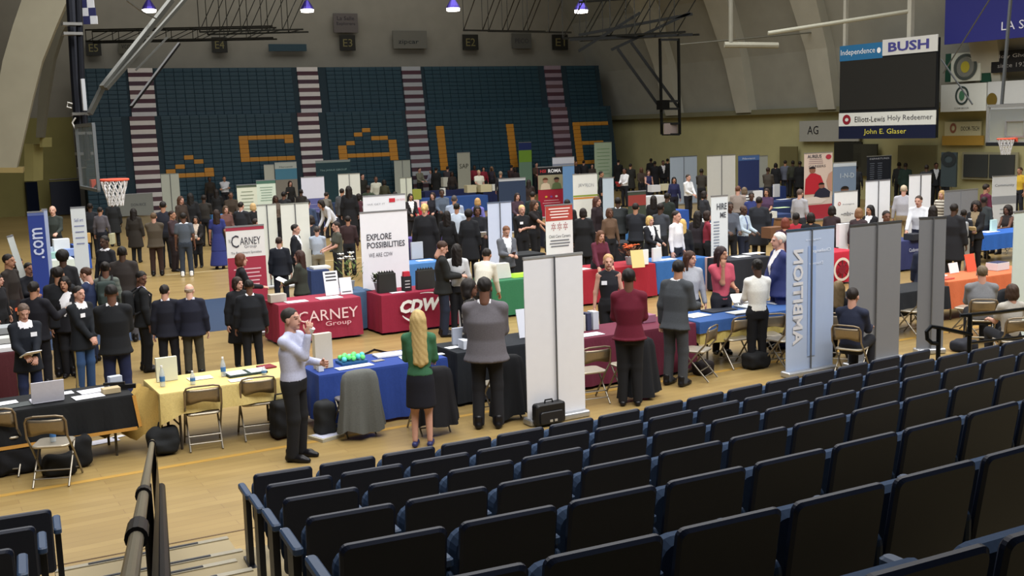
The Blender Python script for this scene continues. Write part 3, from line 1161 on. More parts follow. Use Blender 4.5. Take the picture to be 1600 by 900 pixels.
# scoreboard
r, w, h = end_sign(33.6, 1312, 1464, 66, 216, 'scoreboard', 'big dark scoreboard screen with sponsor strips hung at the end wall', 'scoreboard', '15181c', thick=.14)
zz = lambda y: (.5 - (y - 66) / 150.0) * h
MB().box((0, -.01, zz(129)), (w * .98, .03, h * .54)).build('screen', mat('2b2b29', 'plastic'), r)
p = MB().box((-w * .27, -.01, zz(77)), (w * .46, .04, h * .165)).build('sponsor_strip', mat('2d6f9f', 'print'), r)
text('Independence', p, (-w * .30, -.04, zz(77)), w * .37, h * .075, 'f0f2f5')
ring(p, (-w * .075, -.04, zz(77)), (w * .02, h * .03), (0.001, .001), 'f0f2f5')
p = MB().box((w * .23, -.01, zz(74)), (w * .54, .04, h * .165)).build('sponsor_strip', mat('d4d6d4', 'print'), r)
text('BUSH', p, (w * .22, -.04, zz(74)), w * .4, h * .1, '4a4a90', bold=.03)
p = MB().box((0, -.01, zz(185)), (w, .04, h * .145)).build('sponsor_strip', mat('dcdfda', 'print'), r)
text('Elliott-Lewis', p, (-w * .16, -.04, zz(185)), w * .32, h * .06, '26262c')
ring(p, (-w * .41, -.04, zz(185)), (w * .045, h * .055), (w * .02, h * .02), '8c2230')
text('Holy Redeemer', p, (w * .25, -.04, zz(185)), w * .44, h * .07, '55565c')
p = MB().box((0, -.01, zz(206)), (w, .04, h * .14)).build('sponsor_strip', mat('161d38', 'print'), r)
text('John E. Glaser', p, (0, -.04, zz(206)), w * .44, h * .07, 'd8cf55')
MB().bar((-w * .48, .2, h * .5), (-w * .48, .2, h * .5 + 2.2), .15).build('hanger', mat('b5b4a8', 'paint'), r)
MB().bar((w * .2, .2, h * .5), (w * .2, .2, h * .5 + 2.4), .2).build('hanger', mat('b5b4a8', 'paint'), r)

end_sign(35.5, 1300, 1347, -14, 14, 'hanging_banner', 'slate blue hanging banner above the scoreboard', 'banner', '3e5a6e', [('ISLAND', 0, -.12, .8, .25, 'b9c4c8')])
end_sign(35.5, 1347, 1410, -30, 8, 'hanging_banner', 'dark red hanging banner above the scoreboard', 'banner', '8a2030')
end_sign(34.5, 1477, 1640, -40, 62, 'hanging_banner', 'huge royal blue hanging banner high beside the scoreboard', 'banner', '2c2f78', [('LA SALLE', .30, -.30, .46, .13, 'd8dae8')])
r, w, h = end_sign(35.6, 1486, 1532, 82, 127, 'wall_plaque', 'square white plaque with round green and yellow crest', 'sign', 'c9cdbf')
ring(r, (0, -.02, 0), (w * .40, h * .46), (w * .3, h * .36), '4c5450')
ring(r, (0, -.022, 0), (w * .29, h * .34), (.001, .001), '7c7f78')
ring(r, (0, -.03, 0), (w * .15, h * .2), (.001, .001), 'b5aa3c')
for x0, x1 in ((1477, 1486), (1532, 1548)):
    end_sign(35.7, x0, x1, 84, 128, 'wall_panel', 'narrow green wall panel ' + ('on the scoreboard side of the round crest' if x0 < 1500 else 'between crest plaque and black sign'), 'panel', '1f4636')
end_sign(35.6, 1549, 1620, 78, 112, 'wall_banner', 'black wall banner with white scratchy writing', 'banner', '1c1c1e', [('Holy Ghost', 0, .22, .8, .22, 'b5b5b5'), ('since 1933', 0, -.18, .7, .2, '9a9a9a')])
r, w, h = end_sign(35.6, 1470, 1541, 131, 174, 'wall_banner', 'white wall banner with rounded green badge', 'banner', 'd2d6d0')
ring(r, (-.02 * w, -.02, .08 * h), (w * .15, h * .34), (w * .11, h * .27), '3a4744')
ring(r, (-.02 * w, -.03, .08 * h), (w * .06, h * .18), (.001, .001), '4a7a5e')
text('CLEAR BROOK', r, (-.02 * w, -.02, -.38 * h), w * .32, h * .06, '6a6f6c')
r, w, h = end_sign(35.6, 1543, 1620, 126, 170, 'wall_banner', 'white wall banner with dark gold round seal', 'banner', 'c4c8c8')
ring(r, (-w * .4, -.02, -.15 * h), (w * .11, h * .25), (.001, .001), '6b5a24')
r, w, h = end_sign(36.3, 1476, 1532, 190, 212, 'wall_banner', 'cream wall banner with brown round mark', 'banner', 'b9b592', [('DOOR-TECH', .22, 0, .5, .3, '3c3835')])
ring(r, (-w * .25, -.02, .05 * h), (w * .09, h * .36), (w * .05, h * .18), '8a5a48')
end_sign(36.3, 1472, 1536, 212, 227, 'wall_banner', 'flat mustard strip banner under the cream one', 'banner', 'a5843a')
r, w, h = end_sign(36.2, 1249, 1342, 188, 221, 'wall_banner', 'grey wall banner with dark slanted initials', 'banner', '9a9a92', [('AG', -.26, .05, .19, .4, '26262a')])
end_sign(36.2, 1303, 1346, 222, 260, 'doorway_panel', 'dark open doorway behind the tall printed banner', 'doorway', '23241f')
end_sign(36.2, 1333, 1370, 225, 275, 'doorway_panel', 'dark grey doorway below the scoreboard', 'doorway', '3a3a30')
end_sign(36.2, 1402, 1462, 227, 310, 'double_door', 'pale olive double door under the scoreboard', 'door', '6e6a4a')
end_sign(36.2, 1218, 1245, 229, 290, 'double_door', 'tan wall door beside the slate banner', 'door', '6a6442')
r, w, h = end_sign(36.3, 1503, 1590, 238, 281, 'window_1', 'wide', 'window', '8d8a70')
for kk in ('label', 'category'):
    del r[kk]
struct(r)
for sx in (-1, 1):
    MB().box((sx * w * .235, -.03, 0), (w * .44, .05, h * .84)).build('glass_pane', mat('3c3f3e', 'gloss'), r)
r, w, h = end_sign(33.5, 1470, 1494, 238, 292, 'mascot_standee', 'dark standing cut-out with round top by the window', 'standee', '2f3a3e')
ring(r, (0, -.02, h * .3), (w * .5, h * .22), (w * .25, h * .1), '1d2326')

# pipes bracing the end wall
for (xa, ya, xb, yb, D, c, lab) in ((1200, 52, 1418, 18, 44, 'a7a798', 'long pale pipe running up to the scoreboard'), (1142, -10, 1142, 66, 46, '8c8b7f', 'pale upright pipe hanging over the end wall'), (1132, 70, 1216, 71, 46, '99988a', 'level pale pipe above the end wall ledge'),
                               (1060, 70, 1330, 45, 52, '66665c', 'thin dim pipe behind the dark hoop frame')):
    o = MB().tube([deep(xa, ya, D), deep(xb, yb, D)], {'a7a798': .08, '8c8b7f': .09, '99988a': .12}.get(c, .035)).build('roof_pipe', mat(c, 'paint'))
    tag(o, lab, 'pipe')

# hanging lamps
for k, (x, y, D, lab) in enumerate(((233, 15, 44, 'bright hanging gym lamp beside the diagonal mast brace'), (480, 15, 46, 'small glaring gym lamp below the truss over the bleachers'), (708, 13, 44, 'bright hanging gym lamp above the far wall middle'), (908, 16, 44, 'bright hanging gym lamp beside the dark trusses'))):
    P = deep(x, y, D)
    r = empty('gym_lamp', P, BT, lab, 'lamp', 'high lamps under the roof')
    MB().lathe([(.28, .0), (.24, .10), (.13, .28), (.08, .36)], 16).build('shade', mat('4a3f9a', 'metal'), r)  # colour fringe of the glare put into the purple of the shade
    MB().lathe([(.25, -.10), (.27, .02)], 16).build('bulb', glow('fff6ee', 9.0), r)
    MB().tube([(0, 0, .36), (0, 0, 16.9 - P[2])], .025, 6).build('hanger', mat('2a2a28', 'metal'), r)


def truss(A, B, sz, hgt, col, label, bays=8, name='roof_truss'):
    A, B = np.array(A), np.array(B)
    r = empty(name, A, 0, label, 'truss')
    d = (B - A)
    side = np.cross(d / np.linalg.norm(d), [0, 0, 1]); side /= np.linalg.norm(side)
    ch = MB()
    cs = []
    for sx in (-.5, .5):
        for sz_ in (0, 1):
            o = side * sz * sx + np.array([0, 0, hgt * sz_])
            ch.bar(o, d + o, .065)
            cs.append(o)
    ch.build('chords', mat(col, 'metal'), r)
    lc = MB()
    for i in range(bays):
        p, q = d * i / bays, d * (i + 1) / bays
        for sa in (0, 2):
            lc.bar(p + cs[sa], q + cs[sa + 1], .028)
            lc.bar(p + cs[sa], p + cs[sa + 1], .028)
        lc.bar(p + cs[0], q + cs[2], .028)
    lc.build('lattice', mat(col, 'metal'), r)
    return r


truss(deep(318, 52, 46), deep(478, 48, 46), 1.2, 1.6, '2c2c27', 'dark lattice truss hanging over the far bleachers', 5)
truss(deep(744, 48, 44), deep(872, 50, 40), 1.2, 1.8, '2c2b26', 'dark lattice truss beside the tilted bright lamp', 4)
truss(deep(893, 62, 38), deep(1082, 52, 36), 1.4, 1.3, '262622', 'dark lattice truss carrying the folded hoop frame', 5)
truss(deep(140, 66, 50), deep(430, 60, 50), .8, .5, '2e2d28', 'long thin dark truss along the far wall signs', 7)

# folded basket frame hanging from the roof
r = empty('basket_frame', deep(1046, 210, 36), TH, 'dark folded basketball frame hanging before the end wall', 'basketball frame')
o0 = deep(1046, 210, 36)
q = lambda x, y, D=36: deep(x, y, D) - o0
Rm = np.array(Matrix.Rotation(-TH, 3, 'Z'))
q2 = lambda x, y, D=36: Rm @ (deep(x, y, D) - o0)
fm = MB()
for a, b in (((1031, 60), (1034, 210)), ((1060, 60), (1062, 210)), ((1032, 158), (1062, 158)), ((1032, 170), (1062, 170)), ((1033, 193), (1062, 193)), ((1034, 210), (1062, 210)), ((1032, 62), (1060, 62))):
    fm.bar(q2(*a), q2(*b), .07)
fm.build('frame', mat('1a1b1a', 'metal'), r)
bm_ = MB()
for a, b in (((965, 76), (1031, 168)), ((986, 66), (1060, 168)), ((904, 80), (1000, 20)), ((955, 78), (1078, 20)), ((904, 55), (1082, 22)), ((890, 62), (1082, 54))):
    bm_.bar(q2(a[0], a[1], 36.5), q2(b[0], b[1], 36.5), .09)
bm_.build('brace', mat('1a1b1a', 'metal'), r)
MB().box(q2(1036, 164), (.3, .3, .3)).build('motor_box', mat('161616', 'metal'), r)
mesh_ = MB()
mesh_.box(q2(1048, 201), (.55, .04, .35))
mesh_.build('rolled_backboard', mat('6e6460', 'plastic'), r)

# a tall mast with basketball goal near the first table group, hung from the roof


def hoop(root, M, nt_col='d8d8d8'):
    """M: maps goal coordinates (x across, y out from the board, z up, origin at the rim centre) to the root's frame"""
    N = 24
    rim = [M((.23 * math.cos(2 * math.pi * k / N), .23 * math.sin(2 * math.pi * k / N), 0)) for k in range(N)]
    MB().tube(rim, .02, 8, close=True).build('rim', mat('e0563c', 'paint'), root)
    MB().add([M(p) for p in ((-.10, -.23, .02), (.10, -.23, .02), (.10, -.38, .02), (-.10, -.38, .02), (-.10, -.38, -.13), (.10, -.38, -.13))], [(0, 1, 2, 3), (3, 2, 5, 4), (0, 3, 4), (1, 5, 2)]).build('rim_bracket', mat('e0563c', 'paint'), root)
    nb = MB()
    L = 12
    lev = [(.22, 0), (.19, -.12), (.155, -.24), (.13, -.35), (.12, -.44)]
    for j in range(len(lev) - 1):
        for k in range(L):
            a = 2 * math.pi * (k + .5 * (j % 2)) / L
            for sg in (-1, 1):
                b = a + sg * math.pi / L
                (r0, z0), (r1, z1) = lev[j], lev[j + 1]
                nb.tube([M((r0 * math.cos(a), r0 * math.sin(a), z0)), M((r1 * math.cos(b), r1 * math.sin(b), z1))], .010, 4)
    nb.build('net', mat(nt_col, 'cloth'), root)


rc = deep(178, 281, 18.7)
r = empty('basketball_goal', rc, TH, 'tall dark basketball goal with white net near the entrance tables', 'basketball goal')
M1 = lambda p: (p[1], -p[0], p[2])      # board faces +u
hoop(r, M1)
bb = MB()
bb.box((-.40, 0, .40), (.035, 1.80, 1.05))
bb.build('backboard', glass('8fa0aa', .35), r)
ed = MB()
for y0, z0, y1, z1 in ((-.9, -.13, .9, -.13), (-.9, .93, .9, .93), (-.9, -.13, -.9, .93), (.9, -.13, .9, .93)):
    ed.bar((-.40, y0, z0), (-.40, y1, z1), .05)
ed.build('backboard_frame', mat('8f9599', 'metal'), r)
RT = np.array(Matrix.Rotation(-TH, 3, 'Z'))
L = lambda x, y, D: RT @ (deep(x, y, D) - rc)
ms = MB()
ms.tube([L(109, -40, 20.4), L(118, 120, 20.2), L(128, 262, 20.0)], .09, 10)
ms.tube([L(121, -40, 20.0), L(128, 140, 19.9), L(137, 250, 19.8)], .06, 10)
ms.build('mast', mat('2a2c33', 'metal'), r)
dg_ = MB()
for a, b, w in (((160, 137), (268, 0), .09), ((166, 139), (290, -2), .06), ((140, 178), (160, 137), .08), ((212, 110), (262, 58), .03), ((198, 0), (222, 18), .03), ((222, 18), (245, 30), .02)):
    dg_.bar(L(a[0], a[1], 19.5), L(b[0], b[1], 21.5 if b[1] < 20 else 19.8), w)
dg_.build('brace', mat('5f605c', 'metal'), r)
bk = MB()
bk.bar(L(205, 167, 21), L(280, 68, 23), .05)
bk.build('cable_arm', mat('1c1c1e', 'metal'), r)
for x, y in ((126, 178), (133, 208), (133, 240), (112, 38), (113, 53)):
    MB().box(L(x, y, 19.9), (.32, .25, .05)).build('clamp', mat('8b8b88', 'metal'), r)
hk = MB()
hk.tube([L(113, 162, 19.7), L(106, 160, 19.7), L(105, 167, 19.7), L(112, 169, 19.7)], .014, 6)
hk.tube([L(118, 184, 19.7), L(113, 192, 19.7), L(118, 202, 19.7)], .014, 6)
hk.build('cord_loop', mat('c8c8c4', 'plastic'), r)
bp = MB()
bp.box(L(131, 148, 19.6), (.06, .1, .55))
bp.build('light_strip', mat('b9bec4', 'paint'), r)
P = deep(133, 25, 20.5)
fo = MB()
cols = 6
for i in range(2):
    for j in range(cols):
        fo.box((.0 + (i - .5) * .13 + j * .018, 0, -.1 + .75 - j * .145), (.125, .03, .145), mi=(i + j) % 2)
o = fo.build('checkered_flag', [mat('c9ccd2', 'cloth'), mat('272a55', 'cloth')])
o.location = P; tag(o, 'blue and white checked flag hanging by the basket mast', 'flag')

# far goal by the end wall: board seen from its court side
rc = deep(1572, 217, 31.0)
r = empty('basketball_goal', rc, TH, 'white framed basketball goal with red rim hung by the end wall', 'basketball goal')
M2 = lambda p: (-p[1], p[0], p[2])
hoop(r, M2, 'c4c4c4')
MB().box((.40, 0, .40), (.03, 1.80, 1.05)).build('backboard', glass('aab4b8', .25), r)
ed = MB()
for y0, z0, y1, z1 in ((-.9, -.13, .9, -.13), (-.9, .93, .9, .93), (-.9, -.13, -.9, .93), (.9, -.13, .9, .93)):
    ed.bar((.40, y0, z0), (.40, y1, z1), .08)
for y0, z0, y1, z1 in ((-.3, 0.05, .3, 0.05), (-.3, .5, .3, .5), (-.3, .05, -.3, .5), (.3, .05, .3, .5)):
    ed.bar((.38, y0, z0), (.38, y1, z1), .05)
ed.build('backboard_frame', mat('b5b8b8', 'metal'), r)
MB().bar((.40, -.92, -.16), (.40, .92, -.16), .10).build('edge_pad', mat('1b1e22', 'plastic'), r)
ms = MB()
ms.bar((.5, .55, .9), (.9, .6, 5.2), .07)
ms.bar((.5, -.55, .9), (.9, -.6, 5.2), .07)
ms.bar((.5, .55, .95), (.5, -.55, .95), .06)
ms.bar((.9, .6, 5.0), (1.5, 3.4, 2.0), .03)
ms.bar((.6, 1.6, 1.0), (.9, 3.0, 2.4), .035)
ms.build('hanger_frame', mat('6a6e70', 'metal'), r)

# ------------------------------------------------------------------ the stand in front: tiers, seats, rails
S0 = np.array([-2.21, 8.80])
ROWD = np.array([.352, -1.057])
RUNS, RISES, SPC, FRONT_Z = 1.114, .2537, .557, .15


def row_angle(k):
    return math.radians(23.5 + 1.15 * min(max(k, 0), 7.5))


def seat_pos(i, k):
    """plan position of the k-th seat edge of row i and the row's direction there; k < 0 lies across the aisle"""
    P = S0 + ROWD * i
    if k >= 0:
        j = 0
        while j < k:
            st_ = min(1, k - j)
            a = row_angle(j + .5)
            P = P + np.array([math.cos(a), math.sin(a)]) * SPC * st_
            j += 1
        return P, row_angle(k)
    P = P - 1.52 * np.array([math.cos(math.radians(27)), math.sin(math.radians(27))])
    a = math.radians(24)
    return P + np.array([math.cos(a), math.sin(a)]) * SPC * (k + 1), a


def tier_edge(i, off=.55):
    out = []
    for k in [-14, -1] + list(range(0, 46, 3)):
        P, a = seat_pos(i, k)
        out.append(P + off * np.array([-math.sin(a), math.cos(a)]))
    return out


tm = MB()
for i in range(9):
    A_ = tier_edge(i)
    B_ = tier_edge(i + 1) if i < 8 else tier_edge(i + 3)
    if i == 0:
        A_ = A_[:8]; B_ = B_[:8]
    z1 = FRONT_Z + RISES * i
    tm.prism([(p[0], p[1], -.01) for p in A_] + [(p[0], p[1], -.01) for p in B_[::-1]], (0, 0, z1 + .01))
struct(tm.build('floor_stand', mat('8f8264', 'paint')))
AA = math.radians(27)
aU = np.array([math.cos(AA), math.sin(AA)]); aN = np.array([-math.sin(AA), math.cos(AA)])
for i in range(8):
    Pm_ = (seat_pos(i, 0)[0] + seat_pos(i, -1)[0]) / 2
    z1 = FRONT_Z + RISES * i
    v3 = lambda o, z: (Pm_[0] + aN[0] * o, Pm_[1] + aN[1] * o, z)
    hgt = RISES if i else FRONT_Z
    struct(MB().box(v3(.84, z1 - hgt * .75), (1.5, .58, hgt * .5), AA).build('floor_step_%d' % i, mat('8f8264', 'paint')))
    for o_, z_ in ((.53, z1), (1.10, z1 - hgt / 2)):
        struct(MB().box(v3(o_, z_ + .004), (1.5, .07, .012), AA).build('trim_%d' % (80 + i * 4 + (o_ > 1)), mat('a09a8a', 'metal')))
        struct(MB().box(v3(o_ - .0, z_ + .012), (.95, .03, .008), AA).build('trim_%d' % (82 + i * 4 + (o_ > 1)), mat('23262e', 'plastic')))
struct(MB().box((seat_pos(0, 0)[0][0] * .5 + seat_pos(0, -1)[0][0] * .5 - .62, seat_pos(0, 0)[0][1] * .5 + seat_pos(0, -1)[0][1] * .5 + 1.3, .002), (2.4, .02, .004), AA).build('trim_79', mat('5a4630', 'paint')))

Rc = Matrix.Rotation(math.radians(9), 3, 'X')      # back leans toward the camera side
Rs = Matrix.Rotation(math.radians(-8), 3, 'X')
mbk = MB(); mbk.rbox((0, 0, .60), (.495, .045, .54), r=.035, n=4, M=None); back_me = mbk.mesh('backrest', mat('131a2b', 'plastic'))
mbt = MB(); mbt.rbox((0, .20, .53), (.46, .085, .42), r=.08, n=4, M=None); seat_me = mbt.mesh('seat', mat('2e405a', 'cloth'))
mba = MB(); mba.rbox((0, .19, .645), (.06, .36, .05), r=.02, n=3, axis=2); arm_me = mba.mesh('armrest', mat('30425c', 'plastic'))
mbl = MB(); mbl.bar((0, .15, 0), (0, .13, .63), .045, .14); mbl.bar((0, .0, .01), (0, .32, .01), .06, .03); leg_me = mbl.mesh('stand_leg', mat('0e1016', 'plastic'))
mpl = MB(); mpl.box((0, .375, .645), (.035, .012, .03)); plate_me = mpl.mesh('number_plate', mat('e0e4ea', 'gloss'))
pan = MB(); pan.rbox((0, .10, .50), (.035, .26, .22), r=.05, n=3, axis=0); side_me = pan.mesh('side_panel', mat('24344b', 'plastic'))


def make_seat():
    r = empty('stadium_chair', (0, 0, 0))
    b = link(bpy.data.objects.new('backrest', back_me), r); b.rotation_euler = (math.radians(9), 0, 0); b.location = (0, .07, 0)
    s = link(bpy.data.objects.new('seat', seat_me), r); s.rotation_euler = (math.radians(5), 0, 0)
    for nm, me in (('armrest', arm_me), ('stand_leg', leg_me), ('side_panel', side_me)):
        o = link(bpy.data.objects.new(nm, me), r); o.location = (-SPC / 2, 0, 0)
    return r


n_seat = 0
ENDS = []
proto = None
for i in range(8):
    for k in range(0, 34):
        if i == 0 and k > 14:
            break
        z = FRONT_Z + RISES * i
        p2_, ra_ = seat_pos(i, k + .44)
        P = np.array([p2_[0], p2_[1], z])
        if P[1] < .55:
            continue
        x0, y0 = proj(P + np.array([0, 0, .86]))
        if x0 < -80 or x0 > 1660 or y0 > 960:
            continue
        lab = 'navy tip-up arena seat, %s from the aisle in the %s' % (ORD[k], 'row nearest the floor' if i == 0 else ORD[i] + ' row up from the floor')
        if proto is None:
            proto = make_seat()
            proto.location = P; proto.rotation_euler = (0, 0, ra_)
            tag(proto, lab, 'arena seat', 'tip-up seats of the stand')
            s_ = proto
        else:
            s_ = dup(proto, P, ra_, lab)
        n_seat += 1
        if k == 0:
            ENDS.append(s_)
# block on the other side of the aisle
for i in range(4):
    for k in range(0, 3):
        z = FRONT_Z + RISES * i
        p2_, ra_ = seat_pos(i, -1.5 - k)
        P = np.array([p2_[0], p2_[1], z])
        x0, y0 = proj(P + np.array([0, 0, .86]))
        if x0 < -90 or y0 > 990:
            continue
        lab = 'navy tip-up arena seat across the aisle, %s in from the aisle, %s' % (ORD[k], 'row nearest the floor' if i == 0 else ORD[i] + ' row up')
        s_ = dup(proto, P, ra_, lab)
        n_seat += 1
        if k == 0:
            for nm, me in (('armrest', arm_me), ('stand_leg', leg_me), ('number_plate', plate_me)):
                o = link(bpy.data.objects.new(nm, me), s_); o.location = (SPC / 2, 0, 0)

for s_ in ENDS:
    o = link(bpy.data.objects.new('number_plate', plate_me), s_); o.location = (-SPC / 2, 0, 0)
    for ch in list(s_.children):
        if ch.name.startswith('side_panel'):
            bpy.data.objects.remove(ch)

# aisle handrail, seen end on
A0 = at(238, 690, 1.0)
slope = RISES / RUNS
best = None
for Dk in np.linspace(2.0, 8.5, 400):
    q_ = deep(213, 840, Dk)
    e_ = abs(q_[2] - (1.0 + slope * np.linalg.norm((q_ - A0)[:2])))
    if best is None or e_ < best[0]:
        best = (e_, q_)
ad = (best[1] - A0); ad[2] = 0
T1_ = float(np.linalg.norm(ad)); ad = ad / T1_
hr = lambda t, z=0.0, dx=0.0: A0 + ad * t + np.array([dx * UX, dx * UY, slope * t + z])
r = empty('handrail', (A0[0], A0[1], 0), 0, 'steel aisle handrail with black joints running up the steps', 'handrail')
o0 = np.array([A0[0], A0[1], 0])
hs = lambda t, z=0.0, dx=0.0: hr(t, z, dx) - o0
T_END = T1_ * 1.45
MB().tube([hs(0), hs(T_END)], .022, 14).build('rail', mat('8f8874', 'metal'), r)
for t, ln in ((.06 * T1_, .10), (.78 * T1_, .16), (.96 * T1_, .3)):
    MB().tube([hs(t), hs(t + ln)], .034, 14).build('joint_sleeve', mat('121216', 'plastic'), r)
for t in (.3, T1_ * .7, T1_ * 1.25):
    MB().tube([hs(t, -.01), hs(t, -.86)], .026, 10).build('post', mat('14141a', 'metal'), r)
lo_ = MB()
lo_.tube([hs(.3, -.42, .05), hs(T_END, -.42, .05)], .035, 10)
lo_.build('lower_rail', mat('0d0c11', 'plastic'), r)
pn = MB()
pn.add([hs(.3, -.12, .035), hs(T_END, -.12, .035), hs(T_END, -.75, .035), hs(.3, -.75, .035)], [(0, 1, 2, 3)])
pn.build('infill_panel', mat('0c0b10', 'plastic'), r)

# low rail at the end of the front row
def rp(x, y, z):
    return at(x, y, z)
b0 = rp(1467, 512, 1.0)
bp_ = np.array([b0[0], b0[1], 0.0])
r = empty('guard_rail', bp_, 0, 'black bent pipe guard rail beyond the end of the front row', 'railing')
Pq = lambda x, y, Y: deep(x, y, Y) - bp_
Y0 = b0[1]
gr = MB()
gr.tube([Pq(1518, 523, Y0 + .25), Pq(1467, 512, Y0), Pq(1455, 510, Y0 - .05), Pq(1448, 518, Y0 - .05), Pq(1449, 530, Y0 - .05), Pq(1456, 536, Y0 - .05), Pq(1466, 537, Y0)], .028, 10)
gr.tube([Pq(1500, 493, Y0 + .25), Pq(1516, 492, Y0 + .25), Pq(1560, 488, Y0 + .7), Pq(1640, 478, Y0 + 1.6)], .028, 10)
gr.tube([Pq(1516, 536, Y0 + .25), Pq(1640, 521, Y0 + 1.6)], .02, 10)
gr.build('rail', mat('15181c', 'metal'), r)
for x, y, Y in ((1467, 512, Y0), (1516, 492, Y0 + .25)):
    p = Pq(x, y, Y)
    MB().tube([p, (p[0], p[1], 0.0)], .03, 10).build('post', mat('15181c', 'metal'), r)
MB().lathe([(.16, 0), (.15, .03), (.05, .06)], 14, (Pq(1516, 492, Y0 + .25)[0], Pq(1516, 492, Y0 + .25)[1], 0)).build('base_flange', mat('1a1d24', 'metal'), r)
# ------------------------------------------------------------------ furniture of the fair
TZ = .745


def folding_table(u0, u1, n0, n1, label, z=TZ, col='6d604c'):
    L, W = u1 - u0, n1 - n0
    r = empty('folding_table', un((u0 + u1) / 2, (n0 + n1) / 2), TH, label, 'table', None)
    MB().rbox((0, 0, z - .03), (L - .02, W - .02, .035), r=.04, n=3, axis=2).build('tabletop', mat(col, 'plastic'), r)
    for sx in (-1, 1):
        for sy in (-1, 1):
            MB().tube([(sx * (L / 2 - .22), sy * (W / 2 - .1), 0), (sx * (L / 2 - .22), sy * (W / 2 - .1), z - .05)], .016, 8).build('leg', mat('55504a', 'metal'), r)
        MB().tube([(sx * (L / 2 - .22), -(W / 2 - .1), .3), (sx * (L / 2 - .22), W / 2 - .1, .3)], .012, 6).build('leg_brace', mat('55504a', 'metal'), r)
    return r


def cloth_mesh(L, W, z, drops, wave=.018, seed=0, corner=0.0):
    """drops: front, side +x, back, side -x: how far the cloth hangs"""
    rnd = random.Random(seed)
    path = []
    hx, hy = L / 2, W / 2
    segs = [((-hx, -hy), (hx, -hy), drops[0], (0, -1)), ((hx, -hy), (hx, hy), drops[1], (1, 0)), ((hx, hy), (-hx, hy), drops[2], (0, 1)), ((-hx, hy), (-hx, -hy), drops[3], (-1, 0))]
    for a, b, d, nn in segs:
        ln = math.hypot(b[0] - a[0], b[1] - a[1])
        n = max(4, int(ln / .06))
        for k in range(n):
            t = k / n
            path.append((a[0] + (b[0] - a[0]) * t, a[1] + (b[1] - a[1]) * t, d, nn, t * ln, ln))
    N = len(path)
    # smooth drops and normals round the corners
    nrm = []
    for i, p in enumerate(path):
        sx = sum(path[(i + j) % N][3][0] for j in (-2, -1, 0, 1)) ; sy = sum(path[(i + j) % N][3][1] for j in (-2, -1, 0, 1))
        l = math.hypot(sx, sy) or 1
        nrm.append((sx / l, sy / l))
    ph = rnd.random() * 6
    vs, fs = [], []
    rows = [(0, 0), (.03, .006), (.25, .014), (.6, .024), (1, .036)]
    for t, fl in rows:
        for i, (x, y, d, nn, s, ln) in enumerate(path):
            edge = min(s, ln - s)
            dd = d + (corner * max(0, 1 - edge / .22) if t == 1 else 0)
            wv = wave * t * (math.sin(s * 21 + ph) + .6 * math.sin(s * 9.3 + ph * 2))
            o = fl * (1 if t else 0) * .8 + max(wv, -fl * .6)
            vs.append((x + nrm[i][0] * o, y + nrm[i][1] * o, max(z + .006 - dd * t - (.006 if t else 0), .012)))
    R = len(rows)
    for j in range(R - 1):
        for i in range(N):
            fs.append((j * N + i, (j + 1) * N + i, (j + 1) * N + (i + 1) % N, j * N + (i + 1) % N))
    fs.append(tuple(range(N)))
    mb = MB()
    mb.add(vs, fs)
    return mb


def tablecloth(u0, u1, n0, n1, col, drops, label, z=TZ, seed=0, wave=.018, corner=0.0, name='tablecloth', trim=None):
    mb = cloth_mesh(u1 - u0, n1 - n0, z, drops, wave, seed, corner)
    o = mb.build(name, mat(col), None, smooth=False)
    o.location = [float(v) for v in un((u0 + u1) / 2, (n0 + n1) / 2)]
    o.rotation_euler = (0, 0, TH)
    return tag(o, label, 'tablecloth')


def front_text(cl, s, du, zc, w, h, col, L, W, out=.06, bold=0.0, name='lettering', rot=(0, 0, 0)):
    return text(s, cl, (du, -W / 2 - out, zc), w, h, col, bold=bold, name=name, rot=rot)


def strip(pts, w, loc, parent, col, name='emblem'):
    """flat curved stroke in the XZ plane"""
    vs, fs = [], []
    n = len(pts)
    for i, (x, z) in enumerate(pts):
        a, b = pts[max(i - 1, 0)], pts[min(i + 1, n - 1)]
        dx, dz = b[0] - a[0], b[1] - a[1]
        l = math.hypot(dx, dz) or 1
        ww = w * (.25 + .75 * math.sin(math.pi * (i + .5) / n))
        vs += [(x - dz / l * ww / 2, 0, z + dx / l * ww / 2), (x + dz / l * ww / 2, 0, z - dx / l * ww / 2)]
    for i in range(n - 1):
        fs.append((2 * i, 2 * i + 1, 2 * i + 3, 2 * i + 2))
    o = MB().add(vs, fs).build(name, mat(col, 'print'), parent)
    o.location = loc
    return o


D4 = (.70, .70, .70, .70)
# first line of tables
folding_table(-.6, 2.33, 13.45, 14.2, 'long folding table under the black cloth with gold edge')
c = tablecloth(-.62, 2.33, 13.43, 14.22, '15171a', (.42, .40, .40, .40), 'black tablecloth with gold edging beside the yellow cloth', seed=1, wave=.012)
gm = MB()
N_ = 40
for k in range(N_):
    x0 = -1.485 + 2.97 * k / N_; x1 = -1.485 + 2.97 * (k + 1) / N_
    gm.add([(x0, -.45, .325), (x1, -.45, .325), (x1, -.445, .365), (x0, -.445, .365)], [(0, 1, 2, 3)])
gm.add([(1.50, -.44, .34), (1.535, -.44, .34), (1.535, .40, .34), (1.535, .40, .38), (1.535, -.44, .38)], [(1, 2, 3, 4)])
gm.add([(1.50, -.455, .36), (1.54, -.45, .36), (1.50, -.405, .74), (1.46, -.405, .74)], [(0, 1, 2, 3)])
gm.build('gold_trim', mat('b5843c'), c)
folding_table(2.62, 4.36, 13.25, 14.15, 'folding table under the yellow cloth')
tablecloth(2.6, 4.38, 13.23, 14.17, 'cdb978', (.27, .25, .3, .45), 'pale yellow tablecloth with two folding chairs drawn up', seed=2, wave=.012, corner=.1)
